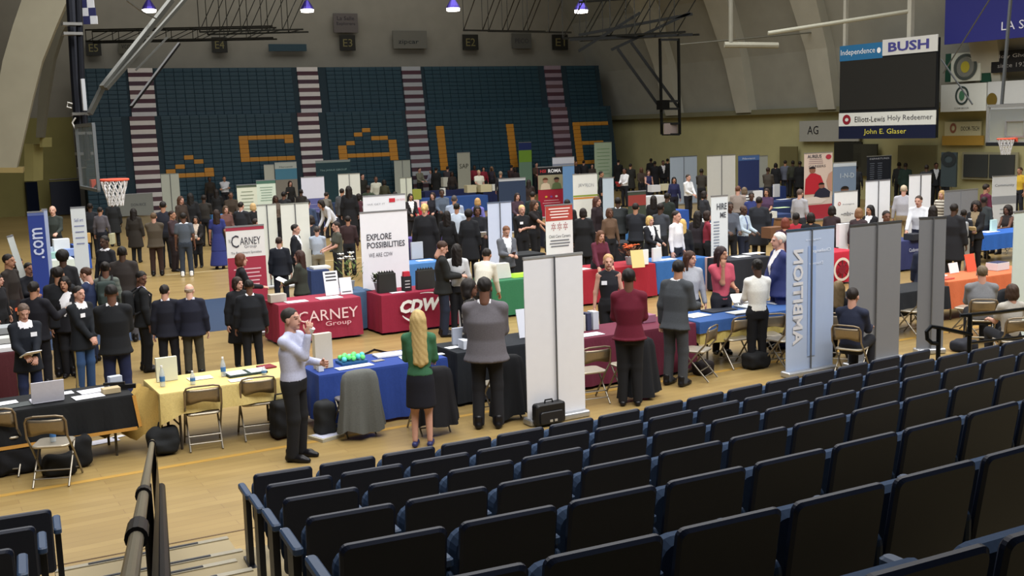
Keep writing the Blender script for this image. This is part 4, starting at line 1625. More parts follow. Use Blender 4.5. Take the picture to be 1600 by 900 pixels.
# yellow cloth tail gathered at the table end
mb = MB()
P_ = [(-.10, -.35, .74), (.0, -.47, .74), (.12, -.5, .42), (.05, -.46, .18), (-.1, -.44, .12), (-.28, -.4, .16), (-.3, -.32, .4), (-.2, -.2, .7)]
for sgn in (0, .02):
    pass
vs = []
n_ = 9
for j in range(6):
    t = j / 5
    for k in range(n_):
        s = k / (n_ - 1)
        x = -.12 - .55 * t * (1 - s) + .10 * s + .02 * math.sin(k * 2.2 + j)
        y = -.42 + .75 * (1 - s) * 1.0 + .025 * math.sin(k * 3.1) * t
        vs.append((x, y, .75 - (.56 + .06 * math.sin(k * 1.7)) * t))
fs = [(j * n_ + k, j * n_ + k + 1, (j + 1) * n_ + k + 1, (j + 1) * n_ + k) for j in range(5) for k in range(n_ - 1)]
o = MB().add(vs, fs).build('cloth_end', mat('c4a35a'), None, smooth=True)
o.location = un(2.62, 13.7); o.rotation_euler = (0, 0, TH)
tag(o, 'golden end of yellow cloth hanging down between black and yellow tables', 'tablecloth')

folding_table(4.55, 6.30, 13.05, 13.85, 'folding table under the royal blue cloth')
tablecloth(4.52, 6.33, 13.02, 13.88, '263f86', (.70, .70, .6, .6), 'royal blue tablecloth beside the woman in green', seed=3)
folding_table(6.60, 8.25, 13.2, 13.95, 'folding table under the black cloth behind the grey jacket')
tablecloth(6.56, 8.28, 13.17, 13.98, '161b22', D4, 'black floor-length tablecloth behind the tall white banner', seed=4)
folding_table(8.42, 10.5, 12.98, 13.75, 'folding table under the maroon cloth')
tablecloth(8.40, 10.53, 12.95, 13.78, '5f2236', D4, 'dark maroon tablecloth in front of the grey suited man', seed=5)
folding_table(10.62, 13.4, 12.95, 13.75, 'folding table under olive and blue cloths')
tablecloth(10.60, 13.42, 12.93, 13.77, 'b9a761', (.34, .3, .3, .3), 'olive yellow under-cloth below the short blue cloth', seed=6)
tablecloth(10.58, 13.44, 12.91, 13.79, '2d4f86', (.17, .17, .17, .17), 'short mid blue cloth laid over the olive one', z=TZ + .008, seed=7, wave=.008)
folding_table(13.9, 16.3, 13.0, 13.7, 'folding table under black cloth between the grey banners')
tablecloth(13.88, 16.32, 12.98, 13.72, '1a1d22', (.4, .4, .4, .4), 'black tablecloth seen between the two plain grey banners', seed=8)
folding_table(16.75, 19.4, 13.35, 14.1, 'folding table under the orange cloth')
tablecloth(16.72, 19.43, 13.32, 14.13, 'c06540', (.5, .5, .5, .5), 'bright orange tablecloth beside the seated grey sweater', seed=9)

# second line
folding_table(5.95, 7.42, 19.0, 19.75, 'folding table under the crimson cloth with serif name')
c = tablecloth(5.9, 7.47, 18.95, 19.8, '8f2a40', D4, 'crimson tablecloth with white serif name by its tall banner', seed=10, wave=.01)
text('CARNEY', c, (.12, -.50, .50), 1.15, .20, 'e2c8cc')
text('Group', c, (.30, -.51, .32), .5, .11, 'd9b4bb')
folding_table(7.42, 7.95, 19.6, 20.3, 'narrow folding table under slate blue cloth')
tablecloth(7.40, 7.97, 19.5, 20.3, '46607f', D4, 'slate blue cloth in the gap between two red tables', seed=11)
folding_table(7.9, 9.75, 18.85, 19.55, 'folding table under the deep red cloth with bold letters')
c = tablecloth(7.82, 9.82, 18.78, 19.6, '8a2039', D4, 'deep red tablecloth with bold white letters and swoosh', seed=12, wave=.01)
text('CDW', c, (-.24, -.50, .51), .86, .25, 'eef0f0', bold=.05, shear=.25)
strip([(-.16 + .52 * math.cos(t), .47 + .27 * math.sin(t)) for t in np.linspace(math.radians(100), math.radians(-35), 16)], .03, (0, -.51, 0), c, 'e8e8ec')
strip([(-.16 + .52 * math.cos(t), .47 + .29 * math.sin(t)) for t in np.linspace(math.radians(205), math.radians(265), 12)], .04, (0, -.51, 0), c, 'e8e8ec')
folding_table(10.35, 12.1, 19.05, 19.75, 'folding table under the green cloth')
c = tablecloth(10.3, 12.15, 19.0, 19.8, '2e6b4a', D4, 'dark green tablecloth behind the tall white banner', seed=13, wave=.01)
text('BACTOLAC', c, (.25, -.49, .62), .6, .075, 'cfe0d2')
folding_table(12.45, 14.4, 19.2, 19.95, 'folding table under the scarlet cloth')
tablecloth(12.4, 14.45, 19.15, 20.0, '95202f', D4, 'scarlet tablecloth holding the orange flowers', seed=14)
folding_table(14.62, 16.0, 19.3, 20.0, 'folding table under bright blue cloth beside scarlet')
tablecloth(14.56, 16.05, 19.25, 20.05, '2f5f9c', D4, 'bright blue tablecloth beside the scarlet one', seed=15)


def far_table(x0, y0, x1, y1, col, label, depth=.75, drops=D4, z=TZ, seed=0, writing=None):
    a, b = at(x0, y0, z), at(x1, y1, z)
    ua, na = to_un(a)
    L = float(np.linalg.norm((b - a)[:2]))
    # length that reaches pixel x1 along the court direction
    for _ in range(20):
        q = proj(un(ua + L, na, z))
        L *= (x1 - x0) / max(q[0] - x0, 1)
    folding_table(ua + .03, ua + L - .03, na + .03, na + depth - .03, 'folding table under the ' + label.replace(' tablecloth', ' cloth'), z)
    c = tablecloth(ua, ua + L, na, na + depth, col, drops, label, z=z, seed=seed, wave=.012)
    if writing:
        s, fx, zc, fw, h, cc = writing
        text(s, c, (fx * L, -depth / 2 - .07, zc), fw * L, h, cc)
    return ua, na, L, c


far_table(1140, 408, 1206, 398, '23262e', 'charcoal tablecloth with papers behind the pink blouse', seed=20)
ua, na, L, c = far_table(1296, 396, 1338, 388, 'b8283c', 'red patterned tablecloth with pale wheel emblem', seed=21)
rr = MB()
o = ring(c, (-.12 * L, -.46, .36), (.27, .27), (.21, .21), 'd8cfc4'); o = ring(c, (-.12 * L, -.465, .36), (.11, .11), (.02, .02), '7a2030')
for k in range(8):
    t = math.pi * k / 4
    rr.bar((-.12 * L + .11 * math.cos(t), -.462, .36 + .11 * math.sin(t)), (-.12 * L + .21 * math.cos(t), -.462, .36 + .21 * math.sin(t)), .03, .004)
rr.build('emblem', mat('4a2a30', 'print'), c)
far_table(1404, 378, 1442, 372, '343a66', 'plain navy tablecloth with small white name between grey banners', seed=22, writing=('Cadaver', .05, .52, .4, .09, 'c9cfe0'))
far_table(1540, 368, 1640, 356, '2b5fb0', 'bright blue tablecloth at the edge below the leaning placard', seed=23, drops=(.38, .38, .38, .38))
far_table(636, 414, 694, 405, '4373ad', 'light blue tablecloth behind the red letters', seed=24)
far_table(634, 328, 704, 324, 'b02338', 'red tablecloth in front of the woman in black with long hair', seed=25)
far_table(650, 312, 762, 302, '2a4a86', 'long blue tablecloth in the middle of the hall', seed=26, depth=.9)
far_table(664, 300, 800, 291, '20284e', 'long dark navy tablecloth before the far crowd', seed=27, depth=.9)
far_table(486, 424, 514, 421, '26365e', 'navy tablecloth behind the white flowers', seed=28)
far_table(1168, 340, 1240, 330, '25365f', 'navy tablecloth carrying a row of white cartons', seed=29)
far_table(1184, 294, 1228, 289, '273a72', 'dark blue tablecloth beneath the printed blue banner', seed=30)
far_table(1210, 316, 1244, 310, '24345f', 'navy tablecloth below the grey sweater', seed=31)
far_table(1084, 376, 1112, 371, '2f66ae', 'mid blue tablecloth beside the price banner', seed=32)
far_table(978, 352, 1010, 347, '3a6ea8', 'pale blue tablecloth behind the dark suited man', seed=33)
far_table(1010, 308, 1046, 303, 'ccd0d4', 'white tablecloth with dark blue runner', seed=34)
far_table(1048, 330, 1076, 325, '2d52a0', 'blue tablecloth below the seated white shirt', seed=35)
far_table(1340, 352, 1400, 343, '2b2e40', 'slate tablecloth in front of bright white banner backs', seed=36)
far_table(70, 408, 116, 398, 'cfdcd8', 'white tablecloth heaped with leaflets beside the blue banner', seed=37, depth=2.0)
far_table(115, 384, 140, 380, '3558b0', 'cobalt blue tablecloth below the white sign board', seed=38)
far_table(-40, 452, 56, 442, '1d2026', 'black tablecloth behind the saluting officers', seed=39, drops=(.35,) * 4)
far_table(-70, 486, 46, 476, 'c9c3bd', 'white tablecloth with orange stripes by the writing officer', seed=40, drops=(.3,) * 4)
far_table(-60, 560, 30, 548, '4a1f26', 'dark burgundy tablecloth near the writing officer', seed=41)
far_table(340, 356, 372, 352, '3b6ca8', 'sky blue tablecloth beyond the red name banner', seed=42)
far_table(588, 392, 640, 386, '2b3350', 'dark indigo tablecloth behind the tall white slogan banner', seed=43)

far_table(642, 374, 690, 368, '4a3f7a', 'violet cloth below the blonde woman in black coat', seed=50)
far_table(694, 364, 742, 358, '2a2f3a', 'charcoal cloth before the pale shirted man', seed=51)
far_table(786, 402, 852, 394, '1b1e22', 'black cloth behind the lime green bags', seed=52)
far_table(858, 352, 926, 345, '25283a', 'dark slate cloth below the photo banner', seed=53)
far_table(936, 384, 1000, 376, '24262c', 'coal black cloth behind the plum blouse', seed=54)
far_table(378, 346, 436, 341, '2f4a7a', 'steel blue cloth beyond the printed signs', seed=55)
far_table(440, 336, 498, 331, '232a40', 'midnight blue cloth near the violet banner', seed=56)
far_table(985, 332, 1040, 326, '22304f', 'ink blue cloth beside the dark suited man', seed=57)
far_table(560, 330, 628, 325, '28365c', 'denim blue cloth behind the small red logo banner', seed=58)
far_table(1112, 344, 1160, 337, '2a3f70', 'cornflower cloth beside the striped top', seed=59)
far_table(1246, 312, 1330, 305, '26304a', 'dusk blue cloth behind the tall photo banner', seed=60)
far_table(520, 318, 570, 314, '30405f', 'grey blue cloth past the white banner back', seed=61)


# ---- roll-up banners
def banner(x, yt, wpx, label, col, H=2.1, back=None, bands=(), words=(), yaw=None, base=True, P=None, tilt=0, name='roll_up_banner', lines=None):
    """x, yt: pixel of the middle of the top edge. bands: (z low, z high, colour) as fractions. words: (text, fx, fz, fw, fh, colour, bold)"""
    if P is None:
        P = at(x, yt, H)
    rz = TH if yaw is None else TH + math.radians(yaw)
    lim = min((BN0 - .9) / max(P[0] * bN[0] + P[1] * bN[1], .1), (WU - .6) / max(P[0] * UX + P[1] * UY, .1))
    if lim < 1:
        P = np.array([P[0] * lim, P[1] * lim, P[2]])
        H = CH + (H - CH) * lim
    d = np.array([math.cos(rz), math.sin(rz), 0]) * .5
    top = np.array([P[0], P[1], H])
    w = wpx / (proj(top + d)[0] - proj(top - d)[0])
    r = empty(name, (P[0], P[1], 0), rz, label, 'banner', None)
    if tilt:
        r.rotation_euler = (0, math.radians(tilt), rz)
    MB().box((0, 0, H / 2 + .04), (w, .012, H - .08)).build('panel', mat(col, 'print'), r)
    MB().box((0, 0, H - .015), (w * 1.01, .03, .03)).build('top_rail', mat('a9acb0' if back is None else back, 'metal'), r)
    if base:
        MB().rbox((0, .0, .045), (w * 1.03, .22, .09), r=.03, n=3, axis=0).build('base', mat('b4b7bb', 'metal'), r)
    if back is not None:
        MB().tube([(.0, -.03, .08), (.0, -.03, H - .02)], .012, 8).build('pole', mat('6f737a', 'metal'), r)
    for z0, z1, c in bands:
        MB().box((0, -.004, .08 + (H - .1) * (z0 + z1) / 2), (w * .998, .012, (H - .1) * (z1 - z0))).build('print_field', mat(c, 'print'), r)
    for it in words:
        s, fx, fz, fw, fh, c = it[:6]
        text(s, r, (fx * w, -.016, .08 + (H - .1) * fz), fw * w, fh * H, c, bold=it[6] if len(it) > 6 else 0)
    if lines:
        for (fx, z0, z1, fw, n, c) in lines:
            mb = MB()
            rnd = random.Random(int(x))
            for k in range(n):
                zc = .08 + (H - .1) * (z0 + (z1 - z0) * (k + .5) / n)
                ww = fw * w * (.75 + .25 * rnd.random())
                mb.add([(fx * w - ww / 2, -.016, zc - .012), (fx * w + ww / 2, -.016, zc - .012), (fx * w + ww / 2, -.016, zc + .012), (fx * w - ww / 2, -.016, zc + .012)], [(0, 1, 2, 3)])
            mb.build('lettering', mat(c, 'print'), r)
    return r, w, H


def fig(r, w, H, pts, c, dy=0.0):
    MB().add([(x * w, -.018 - dy, z * H) for x, z in pts], [tuple(range(len(pts)))]).build('printed_figure', mat(c, 'print'), r)


def disc(cx, cz, a, b, n=14, t0=0, t1=360):
    return [(cx + a * math.cos(math.radians(t0 + (t1 - t0) * k / n)), cz + b * math.sin(math.radians(t0 + (t1 - t0) * k / n))) for k in range(n + (t1 - t0 < 360))]



# the tall white banner seen from behind, near the seats
Pm = (at(823, 660) + at(917, 653)) / 2
r, w, H = banner(868, 389, 92, 'tall plain white banner seen from behind with black case at its foot', 'dcdde2', H=2.17, back='c9ccd0', P=Pm)
banner(873, 319, 42, 'red and white banner with dark dotted emblem behind the tall white one', 'd7d9da', H=2.15, bands=((.84, 1, 'a8433c'),), words=(('Child Care Careers', 0, .68, .8, .03, '55585e'),), lines=((0, .86, .98, .8, 4, 'e6d8d4'), (0, .56, .65, .85, 3, '6a6d74')))
E_ = [o for o in bpy.context.scene.objects if o.get('label', '').startswith('red and white banner with dark dotted')][0]
mb = MB()
for cx in (-.15, 0, .15):
    for a in range(6):
        for rr_ in (.026, .05):
            t = a * math.pi / 3 + (rr_ > .03) * .5
            x_, z_ = cx + rr_ * math.cos(t), 1.68 + rr_ * math.sin(t) * 1.4
            mb.add([(x_ - .0085, -.017, z_ - .01), (x_ + .0085, -.017, z_ - .01), (x_ + .0085, -.017, z_ + .01), (x_ - .0085, -.017, z_ + .01)], [(0, 1, 2, 3)])
mb.build('dot_pattern', mat('9a2f35', 'print'), E_)
# three banner backs by the stand
Pm = (at(1228, 590) + at(1300, 578)) / 2
r, w, H = banner(1265, 381, 74, 'translucent light blue banner with mirrored vertical lettering', 'a3b3cf', H=2.2, back='4e6480', P=Pm)
text('AMBITION', r, (-w * .27, -.018, H * .54), 1.42, .20, 'c9cbd2', mirror=True, rot=(0, math.pi / 2, 0), bold=.03)
MB().box((w * .02, -.014, H * .5), (w * .16, .006, H * .75)).build('print_field', mat('8fa6cf', 'print'), r)
text('Challenge', r, (w * .22, -.018, H * .84), w * .4, .06, 'dfe6f0', mirror=True)
text('Discover', r, (w * .1, -.018, H * .76), w * .3, .04, 'd5ddec', mirror=True)
text('Vanguard', r, (w * .05, -.018, H * .92), w * .32, .03, 'd5ddec', mirror=True)
Pm = (at(1332, 572) + at(1397, 567)) / 2
banner(1370, 356, 80, 'plain grey banner back with centre pole, nearer the blue lettered one', '75777b', H=2.2, back='5d6066', P=Pm)
Pm = at(1452, 552)
banner(1477, 343, 42, 'plain grey banner back leaning beside the guard rail', '707276', H=2.2, back='5d6066', P=Pm, yaw=-22)
Pm = at(1592, 535)
banner(1604, 350, 30, 'pale green edged banner cut by the picture edge', 'c6d3cf', H=2.2, P=Pm)

# named banners
r, w, H = banner(382, 352, 60, 'white and red banner with serif name beside its crimson table', 'dadbd9', H=2.12, bands=((0, .715, '9c3346'), (.965, 1, '9c3346')),
                 words=(('THE', -.42, .87, .05, .03, '55565c'), ('C', -.28, .865, .2, .11, '3a3b44'), ('ARNEY', .12, .865, .54, .065, '3f4049'), ('Group', .12, .81, .32, .035, '7a7c84'), ('The Recruitment Specialists', 0, .755, .8, .026, '5a5c66')), lines=((0, .40, .62, .75, 6, 'd8b0b8'),))
Pc = un(8.65, 20.4)
r, w, H = banner(599, 329, 74, 'big white slogan banner behind the red table with bold letters', 'e4e6ec', H=2.25, words=(('EXPLORE', -.12, .775, .52, .055, '4e5058', .015), ('POSSIBILITIES', .02, .70, .8, .052, '4e5058', .015), ('WE ARE CDW', -.1, .61, .5, .035, '6a6c74')))
r, w, H = banner(600, 304, 66, 'white banner with small red square logo above the slogan banner', 'e2e4ea', H=2.2, words=(('WE GET IT', -.2, .90, .42, .02, '9a9ca4'),))
MB().box((w * .18, -.012, H * .93), (w * .14, .01, .10)).build('emblem', mat('c0303c', 'print'), r)
text('CDW PEOPLE', r, (w * .38, -.012, H * .93), w * .22, .05, 'd08a92')
banner(416, 319, 30, 'narrow white banner back beyond the red name banner', 'd8dbd2', H=2.1, back='b5b8b2')
banner(460, 317, 44, 'wide white banner back with centre seam behind the dark suits', 'dcded6', H=2.1, back='b8bbb4')
banner(385, 288, 31, 'pale green printed sign with dark top bar behind the far tables', 'd5d8c2', H=2.0, bands=((.95, 1, '4e5a48'),), lines=((0, .5, .9, .7, 6, '7f8a72'),))
banner(415, 281, 30, 'mint printed sign with teal top bar behind the far tables', 'cfdccb', H=2.0, bands=((.93, 1, '4a7060'),), lines=((0, .55, .88, .7, 6, '7f9a86'),))
banner(420, 257, 16, 'thin pale banner back near the far stair', 'b9bcb0', H=2.1)
banner(446, 253, 34, 'grey and sky blue banner near the far stair', '8f8a80', H=2.2, bands=((.86, 1, 'b5bdb8'), (.62, .86, '4f86a0')), words=(('Mercantil', 0, .9, .6, .03, '40504e'),))
banner(488, 276, 36, 'white over violet banner among the far tables', '5c5f94', H=2.1, bands=((.58, 1, 'cfd0dc'),), lines=((0, .1, .5, .8, 5, '8b8fb8'),))
banner(520, 250, 54, 'wide dark teal backdrop with one pale line of writing', '26424a', H=2.3, bands=((.955, 1, '8a9a98'),), words=(('The JANUS GROUP', 0, .78, .78, .05, '8fb0b0'),), name='display_backdrop')
banner(545, 271, 34, 'white banner back behind the woman in the long black coat', 'd2d4cb', H=2.1, back='b0b2aa')
banner(628, 250, 25, 'grey white banner back highest by the third stair', 'a9afa5', H=2.2, back='8d938b')
banner(634, 277, 18, 'small white banner back below the highest one', 'bcc2b6', H=2.0, back='9aa096')
banner(724, 238, 20, 'small white far banner with black initials', 'a8aa9c', H=2.2, words=(('SAP', 0, .7, .7, .1, '33352e'),))
banner(780, 315, 37, 'pale icy blue banner back with centre pole', 'c3cfe6', H=2.1, back='8496b4')
banner(820, 222, 20, 'green banded far banner beside the second upright letter', '6f8f7c', H=2.4, bands=((.85, 1, '26356a'), (.62, .85, '77a03c')))
banner(800, 278, 42, 'dark navy banner with gold hill emblem', '2a3850', H=2.0, bands=((.955, 1, 'a9aeb4'),), words=(('Pinnacle Health', 0, .52, .7, .04, 'a8aeb4'),))
r, w, H = banner(860, 260, 40, 'red and black photo banner with white capitals', '9c2238', H=2.15, bands=((.84, 1, '16171c'), (.55, .84, '8f8a70')), words=(('HSI', -.3, .92, .22, .06, 'b03038', .02), ('ROMA', .15, .92, .5, .07, 'e4e6ea', .02)), lines=((0, .2, .35, .75, 3, 'd8a8b0'),))
for cx_, c1, c2, c3 in ((-.22, 'c8b8a0', 'a07a66', '5a3a28'), (.22, '5a6a48', '7a5444', '241a18')):
    fig(r, w, H, [(cx_ - .2, .56), (cx_ + .2, .56), (cx_ + .16, .66), (cx_ + .05, .69), (cx_ - .05, .69), (cx_ - .16, .66)], c1)
    fig(r, w, H, disc(cx_, .73, .09, .045), c2, .002)
    fig(r, w, H, disc(cx_, .745, .11, .045, 10, 0, 180), c3, .004)
for k, c1 in enumerate(('d0a03a', '7a4a8a', 'd8c0c0')):
    fig(r, w, H, disc(-.2 + .2 * k, .42, .05, .02), c1)
banner(880, 245, 34, 'grey far banner with white cap behind the photo banner', '7d8598', H=2.3, bands=((.86, 1, 'b8bcc8'),))
banner(888, 258, 18, 'light blue strip banner beside the photo banner', '5f86b4', H=2.2)
banner(914, 271, 38, 'white banner with olive and orange stripes and tiny skyline', 'dfe1dc', H=2.1, bands=((.60, .63, '8a9a3c'), (.56, .59, 'd0883c'), (.03, .22, '8b98a4')), words=(('JEVS', -.12, .8, .35, .06, '8a8d94'), ('SON', .2, .8, .3, .06, 'a5a8ae')))
r, w, H = banner(942, 222, 27, 'tall pale green far banner with rows of green writing', 'b9ceb4', H=2.5, lines=((0, .3, .9, .75, 8, '6f9a6a'),))
banner(950, 277, 17, 'small icy banner below the pale green one', 'b4c4d4', H=2.0)
banner(995, 298, 28, 'dark bottle green banner with red and white words', '3c4438', H=2.0, bands=((.8, .95, '8a3a34'),), lines=((0, .3, .7, .6, 3, 'c8d0c4'),))
banner(1068, 244, 42, 'wide light blue banner back behind the white shirted reader', '9aa7b5', H=2.25, back='75828f')
banner(1127, 242, 44, 'tall grey white banner back in the middle of the hall', 'b9bab6', H=2.6, back='8f908c')
banner(1124, 305, 26, 'white price-list banner with two bold words', 'd3dade', H=2.1, words=(('HIRE', .12, .88, .6, .07, '4a4e56', .02), ('ME', .2, .78, .35, .06, '4a4e56', .02)), lines=((-.2, .1, .72, .4, 18, '7f8a9a'),))
banner(1170, 242, 33, 'dark blue picture banner with pale figure', '2e3a68', H=2.3, bands=((.9, 1, '4a6aa0'), (0, .3, '8f93a0')), words=(('Navient', .0, .94, .6, .035, 'c8d0e0'),))
banner(1192, 243, 15, 'small pale grey banner back beside the dark blue one', '9fa39c', H=2.2)
r, w, H = banner(1279, 238, 44, 'tall photo banner with red shirted figure and red foot', 'd6c4ba', H=2.55, bands=((0, .22, 'b03646'), (.22, .34, 'd8ccc6')), words=(('AUREUS', -.15, .95, .5, .05, '3a3c48', .02), ('CAREERS', -.05, .8, .6, .035, '3f4250')), lines=((-.1, .83, .92, .55, 3, 'a08a8e'),))
ring(r, (w * .35, -.018, H * .93), (w * .1, .09), (.001, .001), 'b03848')


fig(r, w, H, [(-.49, .40), (.05, .40), (.12, .56), (.08, .66), (-.12, .70), (-.30, .70), (-.46, .62)], 'b82a3a')
fig(r, w, H, [(-.02, .62), (.10, .64), (.22, .50), (.14, .46)], 'b82a3a', .002)
fig(r, w, H, disc(-.22, .745, .11, .045), '8d6250', .002)
fig(r, w, H, disc(-.23, .765, .12, .035, 10, 0, 180), '2a2228', .004)
fig(r, w, H, [(-.18, .34), (.40, .34), (.42, .42), (.22, .485), (.02, .48), (-.12, .42)], '2b2d42', .004)
fig(r, w, H, disc(.10, .515, .10, .04), '94685a', .006)
fig(r, w, H, disc(.10, .53, .11, .032, 10, 0, 180), '2a1e20', .008)
fig(r, w, H, [(.49, .42), (.49, .72), (.36, .68), (.28, .58), (.34, .46)], 'bf9484', .002)
fig(r, w, H, [(-.49, .26), (.1, .26), (.3, .31), (-.1, .36), (-.49, .35)], 'e2d8d4', .006)
r, w, H = banner(1320, 253, 36, 'slate banner with pale numerals above a printed face', '6f829c', H=2.3, bands=((.94, 1, 'b8c2cc'),), words=(('1-N-D', .1, .8, .6, .07, 'b4c0cc'),))
fig(r, w, H, [(-.4, .40), (.4, .40), (.32, .50), (.12, .54), (-.12, .54), (-.34, .50)], '2a2e3c')
fig(r, w, H, disc(0, .58, .17, .055), '6a4c3e', .002)
fig(r, w, H, disc(0, .60, .18, .045, 10, 0, 180), '1f1a1c', .004)
r, w, H = banner(1322, 298, 36, 'white placard with small ring logo and dark squiggle', 'dfe0e0', H=1.75, words=(('Integra', .1, .78, .5, .03, '8a8d92'), ('~mbs~', .05, .62, .55, .07, '4a4d54'), ('ibew People', 0, .44, .6, .03, 'd8d8dc')), bands=((.30, .47, '4a3034'),))
ring(r, (-w * .3, -.02, H * .8), (w * .06, .05), (w * .035, .03), 'b05a50')
banner(1374, 243, 38, 'black schedule banner with columns of pale type', '1f2430', H=2.2, words=(('DEPARTURES', 0, .95, .8, .03, 'b4b8c4'),), lines=((-.3, .3, .88, .2, 14, '6f788a'), (.02, .3, .88, .2, 14, '6f788a')))
banner(1372, 281, 38, 'bright white banner back beside the grey shirted man', 'e2e5ea', H=2.1, back='9a9ca8')
banner(1438, 272, 34, 'bright white banner back behind the leaning man in white', 'e4e6ea', H=2.3, back='a9abb4')
banner(1570, 274, 38, 'white placard with grey band leaning over the blue table', 'cfd4d8', H=1.95, bands=((.55, .68, '8f949c'),), words=(('Community', 0, .85, .8, .05, '6a6f78'),), lines=((0, .3, .5, .4, 3, '8a8f98'),), yaw=-12)
banner(265, 271, 28, 'tall grey banner back standing alone before the first stair', '989c92', H=2.3, back='84887f')
banner(55, 330, 26, 'deep blue banner with vertical white writing', '2c3f88', H=2.4, bands=((.97, 1, '5a6aa0'),))
E_ = [o for o in bpy.context.scene.objects if o.get('label', '') == 'deep blue banner with vertical white writing'][0]
text('.com', E_, (0, -.02, 1.75), .62, .2, 'c4cde4', rot=(0, -math.pi / 2, 0), bold=.01)
r, w, H = banner(47, 362, 10, 'slim white leaning panel in front of the deep blue banner', 'd5dcd8', H=1.95, tilt=-12, yaw=10, base=False)
banner(69, 326, 9, 'narrow lilac strip banner edge beside the deep blue one', 'a9b4d0', H=2.35)
r, w, H = banner(121, 323, 23, 'white sign board with four lines above the cobalt table', 'd8dcda', H=2.35, words=(('Sell art', 0, .88, .6, .03, '6a70a0'),), lines=((0, .62, .85, .7, 4, '8a90b0'),))
for x0, x1, y0, y1, lab in ((1476, 1502, 297, 345, 'grey fabric partition panel nearer the striped blouse'), (1502, 1528, 295, 345, 'grey fabric partition panel behind the curly haired woman')):
    Pm = at((x0 + x1) / 2, y0, 1.7)
    banner((x0 + x1) / 2, y0, x1 - x0, lab, '84868a', H=1.7, P=Pm, base=False, name='partition_panel')
# low board against the bleachers
banner(212, 309, 58, 'low grey sponsor board against the bleacher front', '8b8f8a', H=1.1, words=(('DON RICE', .1, .5, .4, .12, '4a4e55'),), base=False, name='sponsor_board', P=at(212, 337))


# ---- folding chairs
def chair_proto():
    r = empty('folding_chair', (0, 0, 0))
    MB().rbox((0, .02, .445), (.40, .38, .03), r=.07, n=4, axis=2).build('seat', mat('b5ad9d', 'metal'), r)
    mb = MB()
    n_ = 8
    vs = []
    for z, yo in ((.60, -.2), (.665, -.22), (.74, -.235), (.775, -.24)):
        for k in range(n_ + 1):
            x = -.2 + .4 * k / n_
            dz_ = (-.018 * math.cos(k / n_ * 2 * math.pi) if z < .61 else 0)
            vs.append((x, yo - .035 * (1 - (x / .2) ** 2), z + dz_))
    fs = [(j * (n_ + 1) + k, j * (n_ + 1) + k + 1, (j + 1) * (n_ + 1) + k + 1, (j + 1) * (n_ + 1) + k) for j in range(3) for k in range(n_)]
    mb.add(vs, fs)
    o = mb.build('backrest', mat('8f8370', 'metal'), r, smooth=True)
    md = o.modifiers.new('t', 'SOLIDIFY'); md.thickness = .012
    MB().tube([(-.215, -.205, .56), (-.215, -.23, .75), (-.19, -.245, .80), (-.12, -.25, .815), (.12, -.25, .815), (.19, -.245, .80), (.215, -.23, .75), (.215, -.205, .56)], .013, 8).build('back_frame', mat('8a7c68', 'metal'), r)
    for sx in (-1, 1):
        MB().tube([(sx * .215, -.205, .57), (sx * .215, -.05, .40), (sx * .215, .26, .01)], .013, 8).build('leg', mat('8a8478', 'metal'), r)
        MB().tube([(sx * .19, .13, .43), (sx * .19, .05, .33), (sx * .19, -.24, .01)], .012, 8).build('leg', mat('8a8478', 'metal'), r)
    for y, z, x in ((.19, .10, .215), (-.18, .09, .19), (-.12, .17, .19)):
        MB().tube([(-x, y, z), (x, y, z)], .009, 6).build('stretcher', mat('8a8478', 'metal'), r)
    return r


CH_ = None


def chair(x, y, rz, label, zref=0.0, group='beige folding chairs'):
    """x, y: pixel of the floor under the middle of the seat; rz: degrees away from facing the table"""
    global CH_
    P = at(x, y, zref)
    if CH_ is None:
        CH_ = chair_proto()
        CH_.location = P; CH_.rotation_euler = (0, 0, TH + math.radians(rz))
        return tag(CH_, label, 'folding chair', group)
    return dup(CH_, P, TH + math.radians(rz), label, group)


chair(89, 752, -22, 'beige folding chair with a bottle on its seat before the black table')
chair(12, 738, -22, 'beige folding chair cut by the picture edge before the black table')
chair(320, 697, -8, 'beige folding chair at the yellow table nearer the black rucksack')
chair(404, 681, -8, 'beige folding chair at the yellow table beside the standing man')
chair(555, 676, 0, 'folding chair hidden under the grey draped coat')
chair(672, 672, -6, 'folding chair under a black coat behind the woman in green')
chair(782, 650, -4, 'folding chair under a black coat behind the grey jacket')
chair(922, 628, -8, 'beige folding chair half hidden behind the tall white banner')
chair(982, 618, -4, 'folding chair under the black coat behind the maroon sweater')
chair(1090, 592, 30, 'beige folding chair turned sideways with a bag below')
chair(1148, 572, -5, 'beige folding chair with dark cushion at the blue cloth')
chair(1198, 566, -20, 'beige folding chair behind the woman in the white jacket')
chair(1222, 574, 10, 'beige folding chair beside the mirrored lettering banner')
chair(1424, 524, 12, 'beige folding chair between the two plain grey banners')
chair(1514, 520, 15, 'beige folding chair beside the seated grey sweater')


